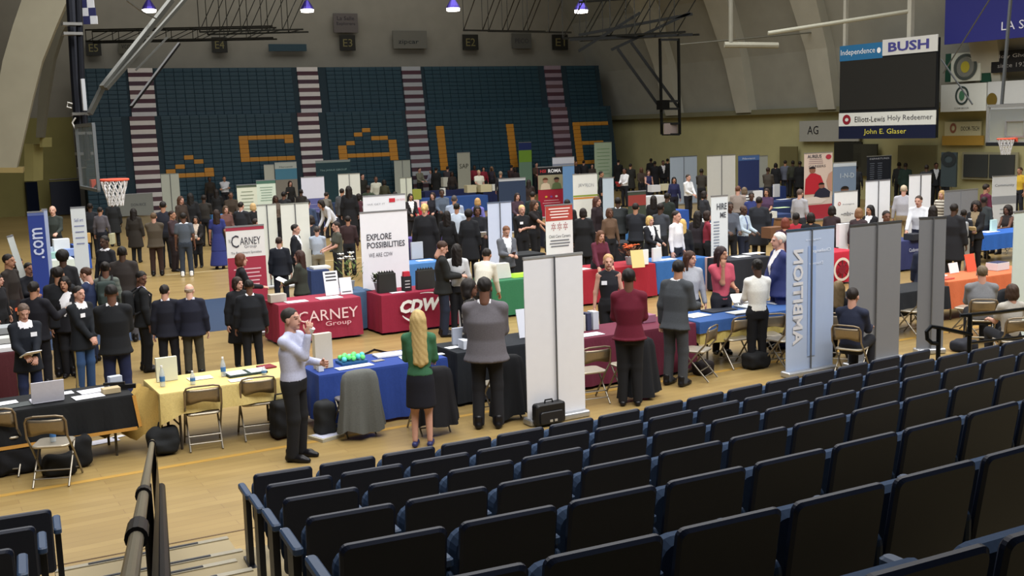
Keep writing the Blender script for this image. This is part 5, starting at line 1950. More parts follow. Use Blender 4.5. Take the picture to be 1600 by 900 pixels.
def coat(x, y, col, label, L=.46, W=.30, z=.87, drop=.62, rz=0, seed=0):
    P = at(x, y)
    rnd = random.Random(seed)
    ph = [rnd.random() * 6.28 for _ in range(4)]
    N = 56
    rows = [(z, .30, .3), (z - .012, .62, .7), (z - .05, .86, .95), (z - .14, .97, 1.05), (z - .3, 1.02, 1.2), (z - .5, 1.1, 1.4), (max(z - drop, .04) + .12, 1.18, 1.6), (max(z - drop, .04), 1.22, 1.7)]
    vs, fs = [], []
    for j, (zz_, kx, ky) in enumerate(rows):
        t = j / (len(rows) - 1)
        for k in range(N):
            a = 2 * math.pi * k / N
            c_, s_ = math.cos(a), math.sin(a)
            ex = math.copysign(abs(c_) ** .75, c_) * L / 2 * kx
            ey = math.copysign(abs(s_) ** .75, s_) * .085 * ky
            wv = t * t * (.032 * math.sin(7 * a + ph[0]) + .02 * math.sin(13 * a + ph[1] + t))
            vs.append((ex * (1 + wv), ey + wv * (1.2 if s_ > 0 else -1.2) * abs(s_) - .02 * t, zz_ + (.03 * t * math.sin(3 * a + ph[2]) if j > 4 else 0)))
    for j in range(len(rows) - 1):
        for k in range(N):
            fs.append((j * N + k, j * N + (k + 1) % N, (j + 1) * N + (k + 1) % N, (j + 1) * N + k))
    fs.append(tuple(range(N)))
    o = MB().add(vs, fs).build('coat', mat(col), None, smooth=True)
    P2 = P + np.array([-NX, -NY, 0]) * .23
    o.location = [float(v) for v in P2]
    o.rotation_euler = (0, 0, TH + math.radians(rz))
    return tag(o, label, 'coat')


coat(555, 677, '5b5d5a', 'grey coat draped over a chair at the royal blue table', L=.50, drop=.76, seed=3)
coat(672, 672, '17171c', 'black coat draped over the chair behind the woman in green', seed=4, drop=.72)
coat(782, 650, '14161a', 'black coat draped over the chair behind the grey jacket', seed=5, drop=.8)
coat(982, 618, '15171c', 'black coat draped over the chair behind the maroon sweater', seed=6, drop=.8, L=.56)
coat(1552, 527, '191b20', 'black coat hung on the chair of the seated grey sweater', seed=7, drop=.7, L=.52)
coat(1332, 560, '121319', 'black coat over the chair beside the blue lettered banner', seed=8, drop=.75)

# ---- things on tables
BOX = {}


def sheet(u, n, w, d, rz, col, label, z=TZ + .012, name='paper_sheet', cat='paper', h=.004, group=None):
    o = MB().box((0, 0, h / 2), (w, d, h)).build(name, mat(col, 'paper'), None)
    o.location = [float(v) for v in un(u, n, z)]
    o.rotation_euler = (0, 0, TH + math.radians(rz))
    return tag(o, label, cat, group)


def carton(u, n, s, rz, col, label, z=TZ + .012, name='carton', cat='box', taper=1.0, top=None):
    o = MB().box((0, 0, s[2] / 2), s, taper=taper).build(name, mat(col, 'paper'), None)
    if top:
        MB().box((0, 0, s[2] + .003), (s[0] * .9, s[1] * .9, .006)).build('label_patch', mat(top, 'paper'), o)
    o.location = [float(v) for v in un(u, n, z)]
    o.rotation_euler = (0, 0, TH + math.radians(rz))
    return tag(o, label, cat)


def bottle(u, n, label, h=.22, z=TZ + .012, col='c4cfd6', cap_='e8e8ea', lab='3f6fa8'):
    r = empty('water_bottle', un(u, n, z), 0, label, 'bottle')
    MB().lathe([(.03, 0), (.033, .01), (.033, h * .55), (.030, h * .65), (.014, h * .88), (.013, h * .92)], 12).build('bottle_body', glass(col, .5), r)
    MB().lathe([(.014, h * .92), (.014, h)], 10).build('cap', mat(cap_, 'plastic'), r)
    MB().lathe([(.0338, h * .25), (.0338, h * .48)], 12).build('label_band', mat(lab, 'paper'), r)
    return r


def easel(u, n, w, h, rz, col, label, z=TZ + .012, bars=None, name='leaflet_stand', slant=.25, word=None):
    r = empty(name, un(u, n, z), TH + math.radians(rz), label, 'sign stand')
    M_ = Matrix.Rotation(-slant, 3, 'X')
    MB().box(M_ @ Vector((0, 0, h / 2)), (w, .012, h), M=M_).build('board', mat(col, 'paper'), r)
    MB().bar(M_ @ Vector((0, .01, h * .8)), (0, h * .45, .0), w * .3, .01).build('prop', mat('9a9a98', 'plastic'), r)
    if bars:
        mb = MB()
        for fz, c_h in bars:
            mb.box(M_ @ Vector((0, -.008, h * fz)), (w * .75, .004, h * c_h), M=M_)
        mb.build('lettering', mat('3a3c42', 'print'), r)
    return r


def laptop(u, n, rz, label, col='c9ccd4', z=TZ + .012, inner='20242c'):
    r = empty('laptop', un(u, n, z), TH + math.radians(rz), label, 'laptop')
    MB().rbox((0, 0, .01), (.36, .25, .02), r=.02, n=3, axis=2).build('keyboard_base', mat(col, 'plastic'), r)
    M_ = Matrix.Rotation(math.radians(-12), 3, 'X')
    MB().box((0, .125 + .02, .14), (.36, .012, .25), M=M_).build('screen', mat(col, 'plastic'), r)
    return r


# black table (near)
sheet(.95, 13.85, .3, .22, 5, 'dfe2ea', 'white leaflet in the middle of the black table, closest to the laptop')
laptop(1.40, 13.72, 182, 'grey white laptop open on the black table', 'c6c6d2')
sheet(1.95, 13.9, .33, .24, 8, 'd5d6e2', 'white sheet lying furthest back on the black table')
sheet(1.85, 13.62, .34, .22, 6, 'e2e3ea', 'white sheet lying at the front edge of the black table')
carton(2.12, 13.68, (.2, .14, .06), 4, 'b5a482', 'small tan box at the end of the black table')
carton(2.22, 13.95, (.15, .1, .14), 10, 'b4bccb', 'pale grey box beside the black stapler')
sheet(1.05, 13.68, .38, .22, 8, '4a4f50', 'dark glossy magazine on the black table')
sheet(1.62, 13.98, .22, .16, 4, 'dcdde6', 'small white card behind the laptop')
sheet(.62, 13.8, .3, .24, 4, 'c4c6ce', 'pale folder near the edge of the black table', h=.02, name='folder', cat='folder')
carton(.35, 13.75, (.3, .2, .05), 6, 'a8aeb8', 'shallow grey tray on the black table', name='tray', cat='tray')
o = MB().box((0, 0, .03), (.3, .05, .05)).box((-.1, 0, .075), (.25, .04, .03)).build('stapler', mat('121214', 'plastic'), None)
o.location = un(2.28, 13.78, TZ + .012); o.rotation_euler = (0, 0, TH - .3)
tag(o, 'black stapler at the corner of the black table', 'stapler')
bottle(*to_un(at(89, 752)), 'water bottle with blue label on the seat of a folding chair', z=.463)
# yellow table
bottle(2.72, 13.62, 'tall water bottle at the corner of the yellow table', h=.26)
bottle(3.06, 13.50, 'small water bottle beside the white card on the yellow table', h=.17)
bottle(3.50, 13.72, 'water bottle in front of the bald man', h=.25)
carton(2.84, 13.92, (.26, .06, .3), 0, 'cfd0bc', 'upright pale leaflet holder on the yellow table', name='leaflet_holder', cat='leaflet holder')
sheet(3.22, 13.8, .3, .2, 0, 'dcdcd6', 'white card between the bottles on the yellow table')
sheet(3.62, 13.38, .28, .17, -2, 'e8e8e4', 'white page at the front edge of the yellow table')
sheet(3.78, 13.72, .5, .30, 2, '2c3a36', 'open dark green folder on the yellow table', h=.02, name='folder', cat='folder')
sheet(3.66, 13.72, .22, .24, 2, 'dfe0e4', 'white pages lying in the open folder, first leaf', z=TZ + .034)
sheet(3.93, 13.72, .22, .24, 2, 'd5dadc', 'white pages lying in the open folder, second leaf', z=TZ + .034)
sheet(4.12, 13.92, .2, .22, 6, '7a2a34', 'dark red booklet beside the open folder', h=.015, name='booklet', cat='booklet')
bottle(3.96, 13.50, 'crushed clear bottle lying by the folder', h=.1)
# blue table
cup = empty('stress_ball_tray', un(5.15, 13.5, TZ + .012), TH, 'shallow tray of bright green and blue giveaway balls', 'tray')
MB().box((0, 0, .015), (.36, .26, .03)).build('tray_base', mat('2f5f8f', 'plastic'), cup)
for k in range(14):
    x_, y_ = -.13 + .065 * (k % 5) + .02 * (k // 5 % 2), -.08 + .075 * (k // 5)
    o = MB().lathe([(.001, -.036), (.02, -.03), (.034, -.012), (.034, .012), (.02, .03), (.001, .036)], 10).build('giveaway_ball', mat('6fe07a' if k % 3 else '5fd0d0', 'plastic'), None, smooth=True)
    o.location = un(5.15, 13.5, TZ + .08 + .02 * (k % 2)) + np.array([x_ * UX + y_ * NX, x_ * UY + y_ * NY, 0])
    tag(o, 'green giveaway ball heaped in the tray on the blue table' if k % 3 else 'turquoise giveaway ball heaped in the tray on the blue table', 'ball', 'green giveaway balls' if k % 3 else 'turquoise giveaway balls')
sheet(5.08, 13.22, .5, .16, 4, 'e6e9ee', 'long white strip of stickers in front of the green balls')
sheet(5.75, 13.62, .42, .24, -4, 'dfe3ec', 'white brochure stack beyond the green balls', h=.02)
sheet(5.95, 13.3, .34, .22, -10, 'e2e6ee', 'white sheets beside the woman in green')
sheet(5.48, 13.38, .16, .1, 10, '8f8a84', 'small mixed cards in the middle of the blue table')
carton(4.72, 13.4, (.24, .09, .46), 4, 'c4bdb0', 'tall pale display box beside the drinking man', name='display_box')
carton(4.62, 13.24, (.07, .07, .14), 4, 'd0d4dc', 'white paper cup on the blue table corner', name='paper_cup', cat='cup')
sheet(6.30, 13.25, .18, .1, 0, 'e4e8ee', 'small white card at the far corner of the blue table')
carton(6.05, 13.5, (.11, .07, .05), 14, '14161c', 'black phone case beside the white sheets', name='phone', cat='phone')
# black table behind grey jacket
carton(6.92, 13.7, (.32, .05, .24), -4, 'b5bccb', 'pale grey display card on the black table by the grey jacket', name='display_card', cat='sign stand')
carton(6.88, 13.4, (.28, .2, .12), -4, 'c4cad6', 'clear tub of giveaways on the black table', name='tub', cat='tub')
sheet(6.68, 13.55, .2, .14, 6, 'dfe2ea', 'white sheet beside the clear tub')
easel(8.02, 13.55, .5, .42, 0, 'c9cdd8', 'large pale board leaning behind the tall white banner')
# maroon table
for k, (uu, hh, cc, lab) in enumerate(((8.66, .26, '33343c', 'dark bottle-shaped display at the maroon table end'), (8.78, .24, 'c9c6ba', 'cream booklet standing on the maroon table'), (8.90, .26, '3a3d55', 'navy spine binder standing on the maroon table'), (9.02, .27, 'b9c0c9', 'silver grey binder standing on the maroon table'))):
    carton(uu, 13.5, (.07 if k % 2 == 0 else .10, .16, hh), 0, cc, lab, name='binder', cat='binder')
sheet(8.72, 13.15, .4, .22, 0, 'dfe0e8', 'white sheet at the front edge of the maroon table')
carton(10.0, 13.5, (.24, .2, .11), 0, '8d5f74', 'clear box of pink sweets on the maroon table', name='tub', cat='tub')
carton(9.75, 13.55, (.2, .3, .14), 0, '3f3036', 'dark square box beside the pink sweets')
# blue over olive table
sheet(10.9, 13.4, .4, .3, 6, 'd3d7df', 'white leaflet fan at the blue cloth end', z=TZ + .022)
sheet(11.5, 13.55, .55, .3, 3, '2b2f38', 'large dark magazine on the blue cloth', z=TZ + .022, h=.01)
sheet(11.65, 13.2, .45, .24, 0, 'b5b8b8', 'grey printed sheet at the blue cloth front edge', z=TZ + .022)
sheet(12.1, 13.5, .4, .3, 4, 'a9b0b2', 'pale grey brochure stack on the blue cloth', z=TZ + .022, h=.02)
carton(12.0, 13.65, (.12, .1, .05), 0, 'e0e2e6', 'white napkin box on the dark magazine', z=TZ + .034)
sheet(12.75, 13.5, .4, .2, 4, 'c9cdd8', 'white leaflet on the blue cloth behind the lettered banner', z=TZ + .022)
# dark table between grey banners
laptop(15.05, 13.4, 180, 'dark tablet standing between the grey banners', '1c2026')
carton(14.75, 13.45, (.14, .14, .12), 0, 'd5d8d8', 'round white tub beside the dark tablet', name='tub', cat='tub')
carton(15.35, 13.5, (.12, .1, .1), 0, 'd8d5b8', 'pale box beyond the dark tablet')
# orange table
sheet(17.1, 13.95, .4, .34, 10, 'dfdfe2', 'open white brochure on the orange table', h=.02)
sheet(16.95, 13.6, .36, .2, 0, 'c95a4a', 'red leaflet pile at the orange table end', h=.02)
easel(17.75, 14.0, .28, .2, 4, 'e0e2e4', 'small white tent card on the orange table')
easel(18.2, 13.95, .3, .34, 4, 'd85a40', 'orange red upright holder on the orange table')
carton(18.75, 13.8, (.4, .25, .14), 4, 'd0d4d8', 'white and navy carton at the far end of the orange table', top='2c3050')
# crimson table
carton(6.02, 19.4, (.30, .2, .14), 0, 'a9a59a', 'grey box on the crimson table near the name banner')
sheet(6.3, 19.15, .4, .25, 0, 'e2e4ea', 'white papers at the front of the crimson table')
sheet(6.95, 19.2, .45, .3, 0, 'e6e8ec', 'wide white sheet on the crimson table')
easel(7.12, 19.45, .28, .46, 0, 'e2e4e8', 'white display box with black bars on the crimson table', bars=((.9, .07), (.76, .06), (.62, .06)))
easel(7.38, 19.4, .24, .32, 0, 'dde0e6', 'white framed notice beside the display box', bars=((.15, .05),))
# flowers between the red tables


def flowers(P, col, label, leaf='5f6f3e', n=9, R=.18, h=.34, pot='8a8f94', seed=1, big=1.0):
    r = empty('flower_pot', P, 0, label, 'flowers')
    MB().lathe([(.07, 0), (.10, .16), (.105, .17)], 12).build('pot', mat(pot, 'plastic'), r)
    rnd = random.Random(seed)
    lm, fm2 = MB(), MB()
    for k in range(60):
        t, rr_, zz_ = rnd.random() * 6.28, R * math.sqrt(rnd.random()), .16 + rnd.random() * h * .7
        a = (rr_ * math.cos(t), rr_ * math.sin(t), zz_)
        b = (a[0] + .08 * math.cos(t + rnd.random()), a[1] + .08 * math.sin(t), a[2] + .07)
        s2 = Vector((-math.sin(t), math.cos(t), .3)) * .025
        m_ = (Vector(a) + Vector(b)) / 2
        lm.add([a, m_ + s2, b, m_ - s2], [(0, 1, 2, 3)])
    for k in range(n):
        t, rr_ = rnd.random() * 6.28, R * math.sqrt(rnd.random())
        c_ = Vector((rr_ * math.cos(t), rr_ * math.sin(t), .16 + h * (.75 + .3 * rnd.random())))
        for j in range(6):
            a = j * math.pi / 3
            d1 = Vector((math.cos(a), math.sin(a), .35 * big)) * .05 * (1 + .5 * (big - 1))
            d2 = Vector((-math.sin(a), math.cos(a), 0)) * .024 * big
            fm2.add([c_, c_ + d1 * .6 + d2, c_ + d1, c_ + d1 * .6 - d2], [(0, 1, 2, 3)])
        fm2.lathe([(.001, 0), (.02, .008), (.016, .022), (.001, .028)], 6, tuple(c_))
    lm.build('foliage', mat(leaf), r)
    fm2.build('blossom', mat(col), r)
    return r


flowers(un(7.66, 19.95, TZ + .012), 'e2e4e0', 'white flowers in a pot between the two red tables', n=6, R=.26, h=.5, seed=3, big=2.0)
flowers(un(*to_un(at(984, 414, TZ)), TZ + .012), 'd5683a', 'orange flower arrangement on the scarlet table', n=16, R=.2, h=.26, leaf='6a4a36', seed=4)
flowers(un(8.02, 19.35, TZ + .012), 'b8bcae', 'small dark plant at the corner of the deep red table', n=3, R=.12, h=.2, leaf='3b4630', seed=5)
# red table with bold letters: black gift bags and red bottles


def gift_bag(u, n, w, h, col, label):
    r = empty('gift_bag', un(u, n, TZ + .012), TH, label, 'bag')
    MB().box((0, 0, h / 2), (w, .12, h), taper=.94).build('bag_body', mat(col, 'paper'), r)
    zg = MB()
    for k in range(6):
        x_ = -w * .44 + w * .88 * (k + .5) / 6
        zg.add([(x_ - w * .07, -.03, h), (x_ + w * .07, -.03, h), (x_, -.02, h + .05)], [(0, 1, 2)])
        zg.add([(x_ - w * .07, .03, h), (x_ + w * .07, .03, h), (x_, .02, h + .06)], [(0, 1, 2)])
    zg.build('tissue', mat(col, 'paper'), r)
    return r


gift_bag(8.08, 19.12, .36, .36, '2a2a28', 'black gift bag nearest the slogan banner on the red table')
gift_bag(8.86, 19.05, .38, .36, '2c2c2a', 'black gift bag between the two red-topped packs')


def red_pack(u, n, label):
    r = empty('gift_pack', un(u, n, TZ + .012), TH, label, 'gift pack')
    MB().box((0, 0, .14), (.17, .1, .28)).build('pack_body', mat('26262a', 'paper'), r)
    MB().box((0, 0, .32), (.14, .09, .10), taper=.85).build('pack_top', mat('b02c3c', 'paper'), r)
    mb = MB()
    for k in range(3):
        mb.box((0, -.053, .07 + .06 * k), (.10, .004, .02))
    mb.build('lettering', mat('b8b8bc', 'print'), r)
    return r


red_pack(8.46, 19.05, 'black pack with red top between the gift bags')
red_pack(9.25, 19.0, 'black pack with red top beside the white frame')
easel(9.52, 19.3, .26, .42, -10, 'e4e6ea', 'white framed sheet on the red table behind the red-topped pack')
carton(9.62, 19.1, (.16, .12, .18), 0, 'b98f86', 'pink brown photo box beside the white frame')
sheet(8.22, 18.95, .28, .14, 0, 'dcdee4', 'white card in front of the first gift bag')
sheet(9.2, 18.92, .4, .12, 0, 'e0e2e6', 'white slip at the front of the red table')
o = MB().box((0, 0, .35), (.24, .03, .70)).build('foot_board', mat('c9ccd4', 'paper'), None)
o.location = un(9.35, 18.4, 0.0); o.rotation_euler = (0, 0, TH); tag(o, 'pale board leaning at the foot of the red table', 'board')
# green table
carton(10.72, 19.4, (.4, .2, .3), 0, 'c9cac4', 'white draped box on the green table', taper=.8)
carton(11.1, 19.3, (.4, .25, .07), 0, '9ac83c', 'lime green bag lying flat on the green table', name='bag', cat='bag', taper=.7)
sheet(11.6, 19.3, .7, .3, 0, 'e2e6e4', 'white banner roll on the green table', h=.03)
carton(11.65, 19.7, (.34, .2, .3), 0, 'a5d83f', 'lime green gift bag in front of the phone reader', name='bag', cat='bag', taper=.75)
# scarlet and blue tables
sheet(12.7, 19.4, .35, .25, 10, 'e4ded6', 'white sheet at the scarlet table edge')
easel(*to_un(at(998, 419, TZ)), .30, .38, -8, 'd4c084', 'yellow tent card on the scarlet table')
carton(*to_un(at(1006, 414, TZ)), (.22, .05, .32), 0, 'e2e4e4', 'white upright notice at the end of the scarlet table', name='notice', cat='sign stand')
carton(*to_un(at(1026, 409, TZ)), (.26, .05, .30), 8, 'd8dce0', 'white upright notice on the bright blue table', name='notice', cat='sign stand')
sheet(15.0, 19.5, .5, .25, 0, 'dfe3ea', 'white leaflets on the bright blue table')
easel(16.3, 21.6, .5, 1.3, 0, 'dcdfe2', 'white poster board standing behind the pink blouse', bars=((.9, .015),), z=0.0, name='poster_board', slant=.1)
P = at(1118, 452); uu, nn = to_un(P)
c_ = carton(uu, nn, (.55, .1, .75), 0, 'c9a9a4', 'pink and white folding display beside the pink blouse', z=0.0, name='display_board', cat='display')


def by_px(x, y, z, s, col, label, name='carton', cat='box', taper=1.0, rz=0, top=None):
    u, n = to_un(at(x, y, z))
    return carton(u, n, s, rz, col, label, z=z + .012 if z else 0.0, name=name, cat=cat, taper=taper, top=top)


sheets = [(1160, 402, .4, .25, 'e0e2e6', 'white sheet on the charcoal cloth, nearer the pink blouse'), (1180, 397, .5, .25, 'e4e6ea', 'white sheet on the charcoal cloth, nearer the navy suit'),
          (1352, 346, .5, .2, 'd5d8dc', 'white papers on the slate cloth'), (1432, 371, .5, .2, 'e0e2e6', 'white papers under the leaning man'), (1548, 363, .5, .3, 'dfe2e6', 'white papers on the edge blue table'),
          (1190, 326, .6, .3, 'dfe4e0', 'white papers on the navy table of cartons'), (1222, 325, .6, .3, 'b8d0a0', 'pale green plate on the navy table of cartons'), (1226, 312, .6, .25, 'dadde2', 'white papers below the grey sweater'),
          (665, 408, .4, .2, 'e2e4e8', 'white folder on the light blue table'), (1110, 350, .5, .25, 'dfe2e6', 'white sheets beside the price-list banner'), (22, 447, .8, .25, 'c4ccd0', 'pale brochure row on the black table behind the officers')]
for x, y, w_, d_, c_, l_ in sheets:
    u, n = to_un(at(x, y, TZ)); sheet(u, n + .05, w_, d_, 0, c_, l_)
for x, y, s, c_, l_ in ((652, 405, (.3, .05, .4), 'b4b9c0', 'grey tent card on the light blue table'), (1176, 345, (.3, .2, .2), 'd5d8d2', 'white carton first in the row on the navy table'), (1190, 343, (.3, .2, .22), 'c9cdc8', 'white carton second in the row on the navy table'),
                        (1205, 341, (.3, .2, .2), 'd0d2cc', 'white carton third in the row on the navy table'), (1184, 320, (.4, .08, .5), 'd8dbe0', 'white upright notice before the seated woman'), (1213, 308, (.3, .08, .5), 'c8ccd2', 'white upright notice beside the grey sweater'),
                        (1022, 300, (.5, .3, .3), 'd5d8dc', 'white carton on the runner cloth, larger'), (1038, 298, (.4, .2, .3), 'c8c4a8', 'cream carton on the runner cloth, smaller'), (1097, 365, (.3, .08, .4), 'cfd6dc', 'white upright notice on the mid blue table'),
                        (1318, 386, (.4, .1, .55), 'dfe2e6', 'white leaflet holder with ring mark on the red patterned table'), (692, 306, (.25, .1, .35), 'd0d0c8', 'white tent card on the long blue table'), (648, 325, (.35, .15, .3), 'e2e2e2', 'white carton on the far red table'),
                        (664, 324, (.3, .15, .22), 'd8b8b4', 'pinkish carton on the far red table'), (757, 300, (.6, .4, .35), 'c4bc98', 'tan carton on the long dark navy table, larger'), (772, 298, (.4, .4, .3), 'cdd0c8', 'white carton on the long dark navy table, smaller'), (735, 301, (.5, .35, .35), 'c0b898', 'cream carton beside the tan one'),
                        (695, 292, (.3, .3, .5), 'c8c8bc', 'white canister on the far navy table'), (650, 312, (.4, .3, .45), '8f9640', 'yellow green bag before the third stair'), (1428, 375, (.4, .3, .15), '2a2c34', 'black case in front of the leaning man'),
                        (1552, 362, (.22, .06, .3), 'bfe0dc', 'mint tent card on the edge blue table'), (90, 398, (.5, .4, .2), 'b8c8d8', 'pale blue box heaped on the white table'), (97, 398, (.4, .3, .42), 'dfe4e8', 'white box heaped on the white table'),
                        (82, 404, (.4, .3, .15), '8fb4b0', 'teal leaflet pile on the white table'), (108, 400, (.35, .3, .18), '7f96d0', 'blue leaflet pile on the white table'), (128, 380, (.5, .2, .28), 'c09a5a', 'gold box under the white sign board'),
                        (12, 474, (.5, .3, .06), 'e0603c', 'orange folder on the white striped table, back'), (22, 486, (.6, .3, .06), 'e8683f', 'orange folder on the white striped table, front'), (10, 520, (.5, .4, .1), '9aa0a4', 'grey tray of pens near the writing officer'),
                        (14, 535, (.5, .3, .08), 'c4c8c4', 'pale tray of cards near the writing officer'), (12, 548, (.5, .3, .06), 'd8dade', 'white leaflets on the burgundy cloth'), (1208, 372, (.5, .35, .28), '6a4a34', 'brown carton beside the navy suited man'), (500, 420, (.4, .3, .05), 'd8d8d4', 'white tray on the navy cloth'), (340, 349, (.45, .3, .3), '3f78b0', 'sky blue bag by the long dress'), (372, 328, (.3, .2, .3), 'b0bcc8', 'pale blue box among the far tables')):
    by_px(x, y, TZ, s, c_, l_)
# round fresh bin by the red dotted emblem
r = empty('barrel_bin', at(1224, 384), 0, 'brown round barrel between light blue shirt and white haired man', 'barrel')

MB().lathe([(.27, 0), (.32, .3), (.32, .5), (.28, .8), (.27, .8)], 18).build('barrel_body', mat('7a5638', 'plastic'), r)
MB().lathe([(.285, .79), (.285, .83)], 18).build('lid', mat('4a3424', 'plastic'), r)


# ---- bags on the floor
def sack(x, y, r3, col, label, cat='bag', name='rucksack', seed=0, strap=True):
    P = at(x, y)
    rnd = random.Random(int(x))
    pa, pb_ = rnd.random() * 6, rnd.random() * 6

    def crump(D_, X, Y, Z):
        D_ = D_ + .012 * np.sin(X * 23 + pa + Z * 9) * np.sin(Z * 19 + pb_) + .008 * np.sin(Y * 31 + X * 17)
        return np.maximum(D_, .01 - Z + 0 * X + 0 * Y)
    a_, b_, c_ = r3
    pr = [rb((0, 0, c_ * .95), (2 * a_, 2 * b_, 1.8 * c_), min(r3) * .55)]
    if name == 'rucksack':
        pr = [rb((0, 0, c_ * .95), (2 * a_, 1.7 * b_, 1.8 * c_), min(r3) * .7), rb((0, -b_ * .85, c_ * .6), (1.5 * a_, .6 * b_, .9 * c_), .05)]
    V, Q = sdf(pr, .018, .04, crump)
    r = empty(name, P, TH, label, cat)
    link(bpy.data.objects.new('bag_body', np_mesh('bag_body', V, Q, [mat(col)])), r)
    if strap:
        MB().tube([(-.06, 0, r3[2] * 1.85), (-.05, 0, r3[2] * 2.15), (.05, 0, r3[2] * 2.15), (.06, 0, r3[2] * 1.85)], .012, 8).build('handle', mat('1c1c1e'), r)
        for sx in (-1, 1):
            MB().tube([(sx * r3[0] * .5, r3[1] * .6, r3[2] * 1.7), (sx * r3[0] * .7, r3[1] * 1.25, r3[2]), (sx * r3[0] * .55, r3[1] * .8, r3[2] * .3)], .018, 8).build('shoulder_strap', mat('202024'), r)
    return r


sack(258, 708, (.19, .15, .18), '1b1d1f', 'black rucksack on the floor beside the yellow cloth')
sack(128, 728, (.12, .12, .2), '17181a', 'dark shoulder bag under the black table', strap=False, name='shoulder_bag')
sack(30, 738, (.25, .14, .2), '15161a', 'dark bag under the folding chair at the picture edge', strap=False, name='shoulder_bag')
sack(95, 742, (.18, .12, .13), '1a1b1c', 'black bag below the chair holding a bottle', strap=False, name='shoulder_bag')
sack(440, 683, (.12, .17, .26), '18191c', 'tall black bag under the yellow table end', name='tote_bag')
sack(508, 680, (.12, .14, .24), '26282a', 'dark glossy bag between standing man and grey coat', strap=False, name='tote_bag')
sack(1098, 585, (.16, .12, .11), '1d1719', 'dark bag hanging below the sideways chair', strap=False, name='shoulder_bag')
sack(1000, 590, (.2, .15, .18), '1a1c22', 'dark bag at the foot of the maroon cloth', strap=False, name='shoulder_bag')
sack(1180, 575, (.2, .15, .14), '17181a', 'dark bag behind the cushioned folding chair', strap=False, name='shoulder_bag')
sack(1505, 548, (.2, .14, .1), '22242c', 'low dark bag beside the guard rail', strap=False, name='shoulder_bag')
P = at(858, 664)
r = empty('document_case', P, TH, 'black document case standing at the foot of the white banner', 'case')
MB().rbox((0, 0, .16), (.44, .13, .28), r=.04, n=3, axis=1).build('case_body', mat('17181b', 'plastic'), r)
MB().tube([(-.06, 0, .30), (-.05, 0, .335), (.05, 0, .335), (.06, 0, .30)], .011, 8).build('handle', mat('101114', 'plastic'), r)
MB().rbox((0, -.075, .12), (.34, .03, .16), r=.03, n=3, axis=1).build('front_pocket', mat('1c1d21', 'plastic'), r)
MB().box((-.02, -.094, .08), (.04, .008, .03)).box((.05, -.094, .08), (.04, .008, .03)).build('clasp', mat('c9ccd0', 'metal'), r)
o = MB().box((0, 0, .02), (.34, .3, .04)).build('shallow_box', mat('b5b09c', 'paper'), None)
MB().box((0, 0, .042), (.28, .24, .006)).build('label_patch', mat('c8cbe0', 'paper'), o)
o.location = at(510, 684); o.rotation_euler = (0, 0, TH + .3); tag(o, 'open shallow box on the floor behind the standing man', 'box')
sheet(*to_un(at(163, 690)), .35, .2, 6, 'c8c8d4', 'white paper fallen under the black table', z=.004)
sheet(*to_un(at(184, 683)), .16, .1, 20, 'cfcfd4', 'small crumpled paper fallen under the black table', z=.004)
# cable on the floor behind the blue table
o = MB().tube([at(640, 545) + [0, 0, .02], at(620, 556) + [0, 0, .02], at(585, 548) + [0, 0, .02], at(560, 560) + [0, 0, .02]], .018, 6).build('power_cable', mat('16161a', 'plastic'))
tag(o, 'black cable on the floor between the red and blue tables', 'cable')
# cushion pad on the chair at the blue cloth
P = at(1148, 562); P2 = un(to_un(P)[0], to_un(P)[1] - .20, .0)
o = MB().rbox((0, 0, .64), (.36, .04, .26), r=.05, n=3, axis=1).build('seat_bag', mat('15161b'), None)
o.location = P2; o.rotation_euler = (0, 0, TH - math.radians(5)); tag(o, 'black bag hung on the chair back at the blue cloth', 'bag')
# ------------------------------------------------------------------ people
PEOPLE = {}


def P_(*a, **k):
    r = person(*a, **k)
    PEOPLE[a[10]] = r
    return r


BK = 'short 1c1614'
# --- nearest figures
P_(466, 483, 717, 'm', 62, 'S b3b8d2 b3b8d2', 'P 191a1e', 'short 2a2624', 'l', 'drink', 'man in pale blue shirt drinking from a cup beside the yellow table', wide=1.12, nod=-4)
P_(661, 486, 697, 'f', 172, 'S 37664a', 'K 14151f', 'verylong b39b68', 'l', 'hold', 'woman with long blonde hair in green blouse, black skirt and blue heels', turn=14)
P_(764, 435, 668, 'm', 176, 'J 5f5c62 c8c8cc', 'P 1c1d22', 'short 171312', 'b', 'hold', 'heavy man in grey jacket seen from behind at the black table', wide=1.24, nod=6)
P_(739, 438, 620, 'f', 80, 'S 2f2e2e 8a857a stripe', 'P 1a1a1e', 'curly 17110f', 'b', 'hold', 'curly haired woman in patterned blouse facing the grey jacketed man')
P_(985, 421, 633, 'f', 180, 'W 5b1226', 'P 17181c', 'short 120f10', 'b', 'hold', 'person in maroon sweater with black hair seen from behind', wide=1.1)
P_(953, 398, 560, 'f', 5, 'V 1d1e24', 'P 17181c', 'pony b08a60', 'l', 'relax', 'woman in black sleeveless top with glasses behind the maroon cloth', badge=True)
P_(1056, 408, 602, 'm', 150, 'J 3d4146 c9cbd0', 'P 3a3d42', 'short 15110f', 't', 'one', 'man in dark grey suit leaning toward the pink sweets', turn=30, lean=6)
P_(1079, 393, 554, 'f', 25, 'S 9fa2aa', 'P 202228', 'long 3a2218', 'l', 'relax', 'woman with long brown hair in grey cardigan at the blue cloth', turn=25)
P_(1127, 386, 552, 'f', 30, 'T b04c5c', 'P 23242c', 'long 241316', 't', 'chin', 'woman in pink blouse with hand raised to her ear', turn=20)
P_(1183, 406, 575, 'f', 200, 'S dcdcd6 d2d2cc', 'P 131418', 'bun 120f0e', 'd', 'hold', 'woman in white jacket and black trousers seen from behind')
